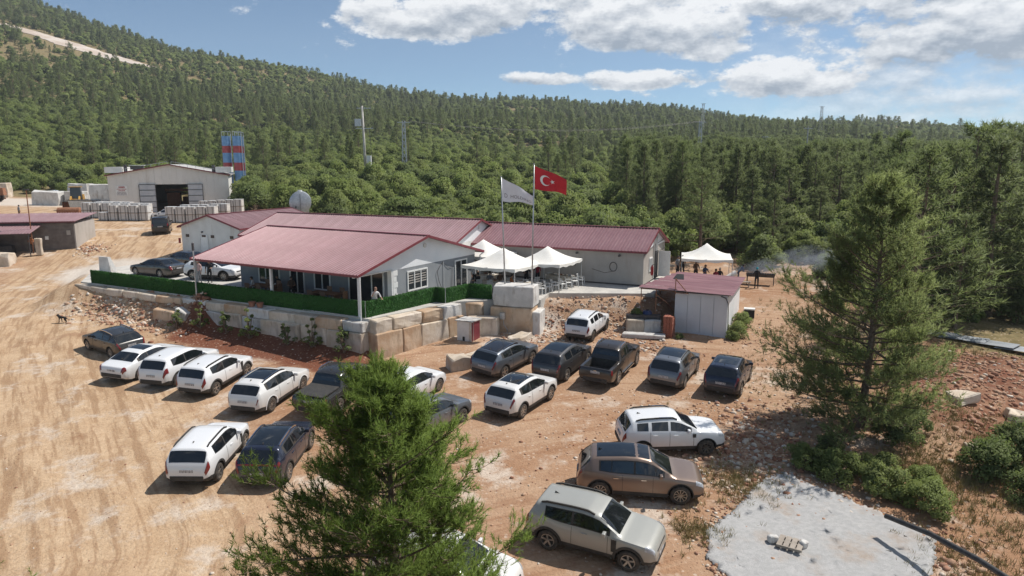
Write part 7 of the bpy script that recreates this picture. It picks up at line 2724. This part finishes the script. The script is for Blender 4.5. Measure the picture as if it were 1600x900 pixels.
def build_people():
    W, K, B, Rr, Gy = cloth('white', (0.66, 0.66, 0.66)), cloth('black', (0.016, 0.016, 0.02)), cloth('blue', (0.07, 0.10, 0.20)), cloth('crimson', (0.30, 0.02, 0.05)), cloth('grey', (0.25, 0.26, 0.28))
    Or, Pk, Br, Cy = cloth('orange', (0.42, 0.15, 0.05)), cloth('pink', (0.55, 0.36, 0.34)), cloth('brown', (0.15, 0.09, 0.06)), cloth('cyan', (0.03, 0.36, 0.44))
    JN = cloth('denim', (0.05, 0.065, 0.11))
    person(-8.15, 40.25, ZT, 30, 'person in white t-shirt and cap leaning on the green fence corner', W, JN, 'lean', ('face', 'rest'), cloth('cap', (0.28, 0.16, 0.12)))
    person(-17.55, 46.2, ZT + 0.06, -70, 'person in white shirt seated at the left porch table', W, K, 'sit', ('fwd', 'fwd'))
    person(-16.1, 46.9, ZT + 0.06, -10, 'person in dark clothes seated behind the left porch table', K, K, 'sit', ('fwd', 'fwd'))
    person(-15.0, 46.3, ZT + 0.06, 20, 'second person in dark clothes seated further right at that table', Br, K, 'sit', ('fwd', 'fwd'))
    person(-22.9, 51.7, ZT, 15, 'person in black standing in front of the white suv on terrace', K, K, 'stand', ('down', 'fwd'))
    person(-23.6, 51.55, ZT, -20, 'person in pink top beside the one in black at the fence', Pk, Gy, 'stand', ('fwd', 'down'))
    person(-2.75, 49.9, ZT, 30, 'person in white shirt and dark trousers standing at the grey wall', W, K, 'stand', ('down', 'hip'))
    person(-2.35, 48.3, ZT, -120, 'person in black seated left end of the tent table', K, K, 'sit', ('fwd', 'fwd'))
    person(-1.6, 48.9, ZT, 160, 'person in pale shirt seated behind the long table', Gy, JN, 'sit', ('fwd', 'rest'))
    person(-0.85, 48.75, ZT, 170, 'person in brown seated in the middle behind the long table', Br, K, 'sit', ('fwd', 'fwd'))
    person(-0.1, 47.6, ZT, 100, 'person with orange top seated right end of long table', Or, K, 'sit', ('fwd', 'fwd'))
    person(1.05, 49.5, ZT, 10, 'tall person in black standing under the tent by the flagpole', K, K, 'stand', ('fwd', 'fwd'))
    person(1.9, 50.6, ZT, -30, 'person in crimson standing at the back of the right tent', Rr, K, 'stand', ('fwd', 'down'))
    g = lambda x, y: gz(x, y)
    for x, y, yaw, lb, tp, br, arms, hr in ((13.9, 55.8, -20, 'person in black at the left leg of the barbecue tent', K, K, ('down', 'fwd'), HAIR), (14.9, 55.4, 0, 'person in brown behind the work table', Br, K, ('fwd', 'fwd'), HAIR),
                                            (15.7, 55.6, 15, 'person in blue at the middle of the barbecue tent', B, JN, ('fwd', 'fwd'), HAIR), (16.45, 55.2, 10, 'person in crimson apron at the barbecue tent', Rr, Rr, ('fwd', 'fwd'), HAIR),
                                            (16.95, 55.7, -20, 'person with white cap beside the crimson apron', K, K, ('fwd', 'down'), cloth('white', (0.66, 0.66, 0.66))), (13.2, 54.6, 40, 'person in grey at the corner of the beige building', Gy, K, ('down', 'down'), HAIR)):
        person(x, y, g(x, y), yaw, lb, tp, br, 'stand', arms, hr)
    person(19.3, 58.3, g(19.3, 58.3), 80, 'person in blue shirt bending beside the smoking grill', B, JN, 'bend', ('fwd', 'fwd'))
    person(20.1, 56.0, g(20.1, 56.0), 170, 'person in black with cyan headscarf tending the grill', K, K, 'stand', ('fwd', 'fwd'), Cy)
    person(-47.9, 68.6, g(-47.9, 68.6), 20, 'person in orange working under the shed canopy', Or, K, 'stand', ('fwd', 'fwd'))
    person(-66.8, 94.0, g(-66.8, 94.0), 150, 'person in grey shirt walking in the yard above the shed', Gy, Br, 'stand', ('down', 'down'))
    # the dog
    V = [(0, 0, 0.46), (0.22, 0, 0.47), (-0.22, 0, 0.47), (-0.36, 0, 0.46), (0.36, 0, 0.56), (0.47, 0, 0.62), (0.60, 0, 0.575), (0.40, 0.05, 0.72), (0.40, -0.05, 0.72), (-0.50, 0, 0.40), (-0.60, 0, 0.30)]
    E = [(0, 1), (0, 2), (2, 3), (1, 4), (4, 5), (5, 6), (5, 7), (5, 8), (3, 9), (9, 10)]
    Rd = [0.095, 0.125, 0.10, 0.08, 0.085, 0.078, 0.036, 0.02, 0.02, 0.025, 0.012]
    for s in (-1, 1):
        o = len(V)
        f = 0.06 * s
        V += [(0.24, 0.075 * s, 0.38), (0.22 + f, 0.08 * s, 0.22), (0.23 + f, 0.08 * s, 0.04), (0.28 + f, 0.08 * s, 0.025)]
        E += [(1, o), (o, o + 1), (o + 1, o + 2), (o + 2, o + 3)]
        Rd += [0.06, 0.036, 0.026, 0.024]
        o = len(V)
        V += [(-0.30, 0.075 * s, 0.36), (-0.24 - f, 0.08 * s, 0.27), (-0.38 - f, 0.08 * s, 0.17), (-0.36 - f, 0.08 * s, 0.04), (-0.31 - f, 0.08 * s, 0.025)]
        E += [(3, o), (o, o + 1), (o + 1, o + 2), (o + 2, o + 3), (o + 3, o + 4)]
        Rd += [0.075, 0.05, 0.03, 0.025, 0.024]
    me = skin_mesh(V, E, Rd, 0)
    me.materials.clear()
    me.materials.append(mat('black_fur', (0.014, 0.012, 0.011), (0.026, 0.022, 0.02), 12, 0.85))
    d = thing('dog', (-30.7, 46.1, gz(-30.7, 46.1)), R(165), 'black dog walking on the dirt road at the left', 'dog')
    link('body', me, d)
    d.scale = (0.8, 0.8, 0.8)


build_people()
# ------------------------------------------------------------------ near trees and bushes
def near_plants():
    rng = np.random.default_rng(3)
    tr, cr, n = make_pine(101, 8.15, 4.3, 135, 19, 5, 26, 0.145, 0.0155, base=0.05, tl=0.26, spread=0.55, power=0.68, mt=PINE_NEAR, twigs=True)
    plant('pine_tree', tr, cr, (-2.65, 14.2, -0.8), 0.4, 1.0, 'bushy light green pine filling the bottom middle of the picture', 'pine tree')
    tr, cr, n = make_pine(107, 10.8, 4.5, 135, 22, 4, 20, 0.21, 0.026, base=0.03, tl=0.32, spread=0.65, power=0.55, lean=0.4, mt=PINE_BIG, twigs=True, sparse_top=0.5)
    plant('pine_tree', tr, cr, (15.6, 29.4, gz(15.6, 29.4) - 0.1), 1.0, 1.0, 'big dark pine casting shade right of the parked cars', 'pine tree')
    tr, cr, n = make_pine(109, 6.0, 2.0, 40, 9, 4, 26, 0.12, 0.013, base=0.1, tl=0.24, spread=0.6, mt=PINE_NEAR, twigs=True)
    plant('pine_tree', tr, cr, (-13.45, 15.0, -0.6), 0.0, 1.0, 'pine whose twigs poke in at the left edge', 'pine tree')
    ns = [make_shrub(120 + i, 1.25, 1.5, 34, 190, 0.10, mt) for i, mt in enumerate((LEAF, LEAF_D, LEAF))]
    spots = [(11.75, 25.9, 0.8, 'low green bush at the upper left corner of the concrete pad'), (12.7, 25.1, 0.85, 'green bush second along the edge of the pad'), (13.75, 24.0, 0.95, 'green bush third along the edge of the pad'),
             (14.75, 22.9, 0.95, 'rounded bush at the right corner of the pad above the pipe'), (14.3, 25.4, 0.8, 'bush behind the row along the pad'), (15.6, 24.6, 0.6, 'small bush right of the row along the pad'), (13.1, 26.9, 0.6, 'small bush at the foot of the big dark pine'),
             (16.3, 27.9, 0.9, 'yellow-flecked bush under the big dark pine'), (17.4, 28.6, 0.8, 'bush at the right foot of the big dark pine'), (18.5, 25.1, 1.15, 'tall dark bush cut by the right edge'), (19.9, 25.6, 1.2, 'dark bush right of the tall one at the edge'), (18.9, 23.3, 0.8, 'lower dark bush below the tall one at the edge'),
             (14.4, 43.2, 0.75, 'leafy bush at the right front corner of the container'), (15.4, 45.2, 0.7, 'leafy bush along the right side of the container'), (13.9, 42.5, 0.45, 'small weed clump at the container corner'), (10.6, 42.6, 0.3, 'tuft of weeds by the brick stack'),
             (17.0, 20.0, 0.45, 'small bright bush below the pipe'), (8.2, 44.5, 0.35, 'plants growing in the stone planter')]
    for i, (x, y, s, lb) in enumerate(spots):
        st, c = ns[1 if 'dark' in lb else (i % 2) * 2]
        z = gz(x, y) - 0.03 + (1.0 if 'planter' in lb else 0)
        plant('bush', st, c, (x, y, z), rng.uniform(0, 6.28), (s, s, s * rng.uniform(0.85, 1.1)), lb, 'bush', trunk='stem')
    cl = [make_shrub(140 + i, 0.42, 1.5, 13, 60, 0.085, mt) for i, mt in enumerate((LEAF_D, LEAF))]
    o = ['first', 'second', 'third', 'fourth', 'fifth', 'sixth', 'seventh']
    for i, (x, y, s) in enumerate(((-22.0, 44.1, 1.0), (-20.2, 43.7, 1.05), (-18.1, 42.7, 1.05), (-16.3, 41.75, 1.15), (-13.5, 40.35, 1.0), (-11.85, 39.75, 1.1), (-9.7, 38.75, 1.15))):
        st, c = cl[i % 2]
        plant('wall_plant', st, c, (x, y, gz(x, y) - 0.02), rng.uniform(0, 6.28), (s * 1.35, s * 1.35, s * 1.15), 'leafy plant against the stone wall, %s from the left' % o[i], 'plant', 'plants along the stone wall', trunk='stem')
    # dry grass
    V, F = [], []
    n0 = 0
    P = []
    for (x, y), sp, n in (((8.6, 24.6), 0.9, 260), ((16.6, 25.6), 1.2, 500), ((17.8, 22.3), 1.8, 600), ((20.5, 27.5), 1.6, 500), ((16, 34), 2.5, 350), ((18.8, 43), 1.5, 180), ((22, 49), 1.8, 200), ((24, 41), 2.5, 500), ((14.5, 19.2), 1.0, 250), ((6.2, 21.5), 0.5, 120)):
        P.append(np.stack([x + rng.normal(size=n) * sp, y + rng.normal(size=n) * sp], 1))
    P = np.concatenate(P)
    k = 9
    n = len(P)
    z = ground_z(P[:, 0], P[:, 1])
    pos = np.repeat(np.concatenate([P, z[:, None]], 1), k, axis=0) + rng.normal(size=(n * k, 3)) * np.array([0.05, 0.05, 0])
    d = unit(rng.normal(size=(n * k, 3)) * 0.45 + np.array([0, 0, 1]))
    v, f = tri_leaves(rng, pos, d, 0.26, 0.022)
    tag(link('dry_grass', np_mesh('dry_grass', v, f, [mat('straw', (0.34, 0.25, 0.11), (0.24, 0.22, 0.08), 2, 0.9)])), 'tufts of dry yellow grass on the rough ground', None, kind='stuff')


near_plants()


def smoke():
    m = bpy.data.materials.new('smoke')
    m.use_nodes = True
    nt = NT(m.node_tree)
    nt.n.clear()
    out = nt.node('ShaderNodeOutputMaterial')
    pv = nt.node('ShaderNodeVolumePrincipled')
    pv.inputs['Color'].default_value = (0.80, 0.86, 0.95, 1)
    P = nt.node('ShaderNodeTexCoord').outputs['Object']
    x, y, z = nt.sep(P)
    # a plume that leaves the grill (x=-4) and drifts right and upward, widening
    cz = nt.math('MULTIPLY_ADD', x, 0.16, 0.1)
    dz = nt.math('DIVIDE', nt.math('SUBTRACT', z, cz), nt.math('MULTIPLY_ADD', x, 0.13, 1.15))
    dy = nt.math('DIVIDE', y, nt.math('MULTIPLY_ADD', x, 0.14, 1.4))
    q = nt.math('SUBTRACT', 1.0, nt.math('MULTIPLY_ADD', dz, dz, nt.math('MULTIPLY', dy, dy)), clamp=True)
    n = nt.smooth(nt.noise(nt.vmath('MULTIPLY', P, (0.45, 0.6, 0.9)), 1.0, 3, 0.6), 0.38, 0.68)
    fade = nt.math('MULTIPLY', nt.smooth(x, -6.0, -4.6), nt.smooth(x, 9.0, -3.0, 0.0, 1.0))
    d = nt.math('MULTIPLY', nt.math('MULTIPLY', q, n), nt.math('MULTIPLY', fade, 0.8))
    nt.set(pv.inputs['Density'], d)
    nt.l.new(pv.outputs[0], out.inputs['Volume'])
    o = MB().box((0, 0, 0), (17, 6, 6.6)).build('smoke', m, None, loc=(23.6, 58.8, gz(20.9, 57.4) + 1.6), rz=R(10))
    tag(o, 'blue-grey smoke drifting right from the grill', None, kind='stuff')


smoke()


def haze():
    m = bpy.data.materials.new('haze')
    m.use_nodes = True
    nt = NT(m.node_tree)
    nt.n.clear()
    out = nt.node('ShaderNodeOutputMaterial')
    pv = nt.node('ShaderNodeVolumePrincipled')
    pv.inputs['Color'].default_value = (0.86, 0.92, 1.0, 1)
    pv.inputs['Density'].default_value = 0.00021
    pv.inputs['Anisotropy'].default_value = 0.2
    nt.l.new(pv.outputs[0], out.inputs['Volume'])
    z0, z1 = -40.0, 275.0
    o = MB().box((0, 700, (z0 + z1) / 2), (3400, 1720, z1 - z0)).build('haze', m)
    tag(o, 'thin pale summer haze in front of the hills', None, kind='stuff')


haze()
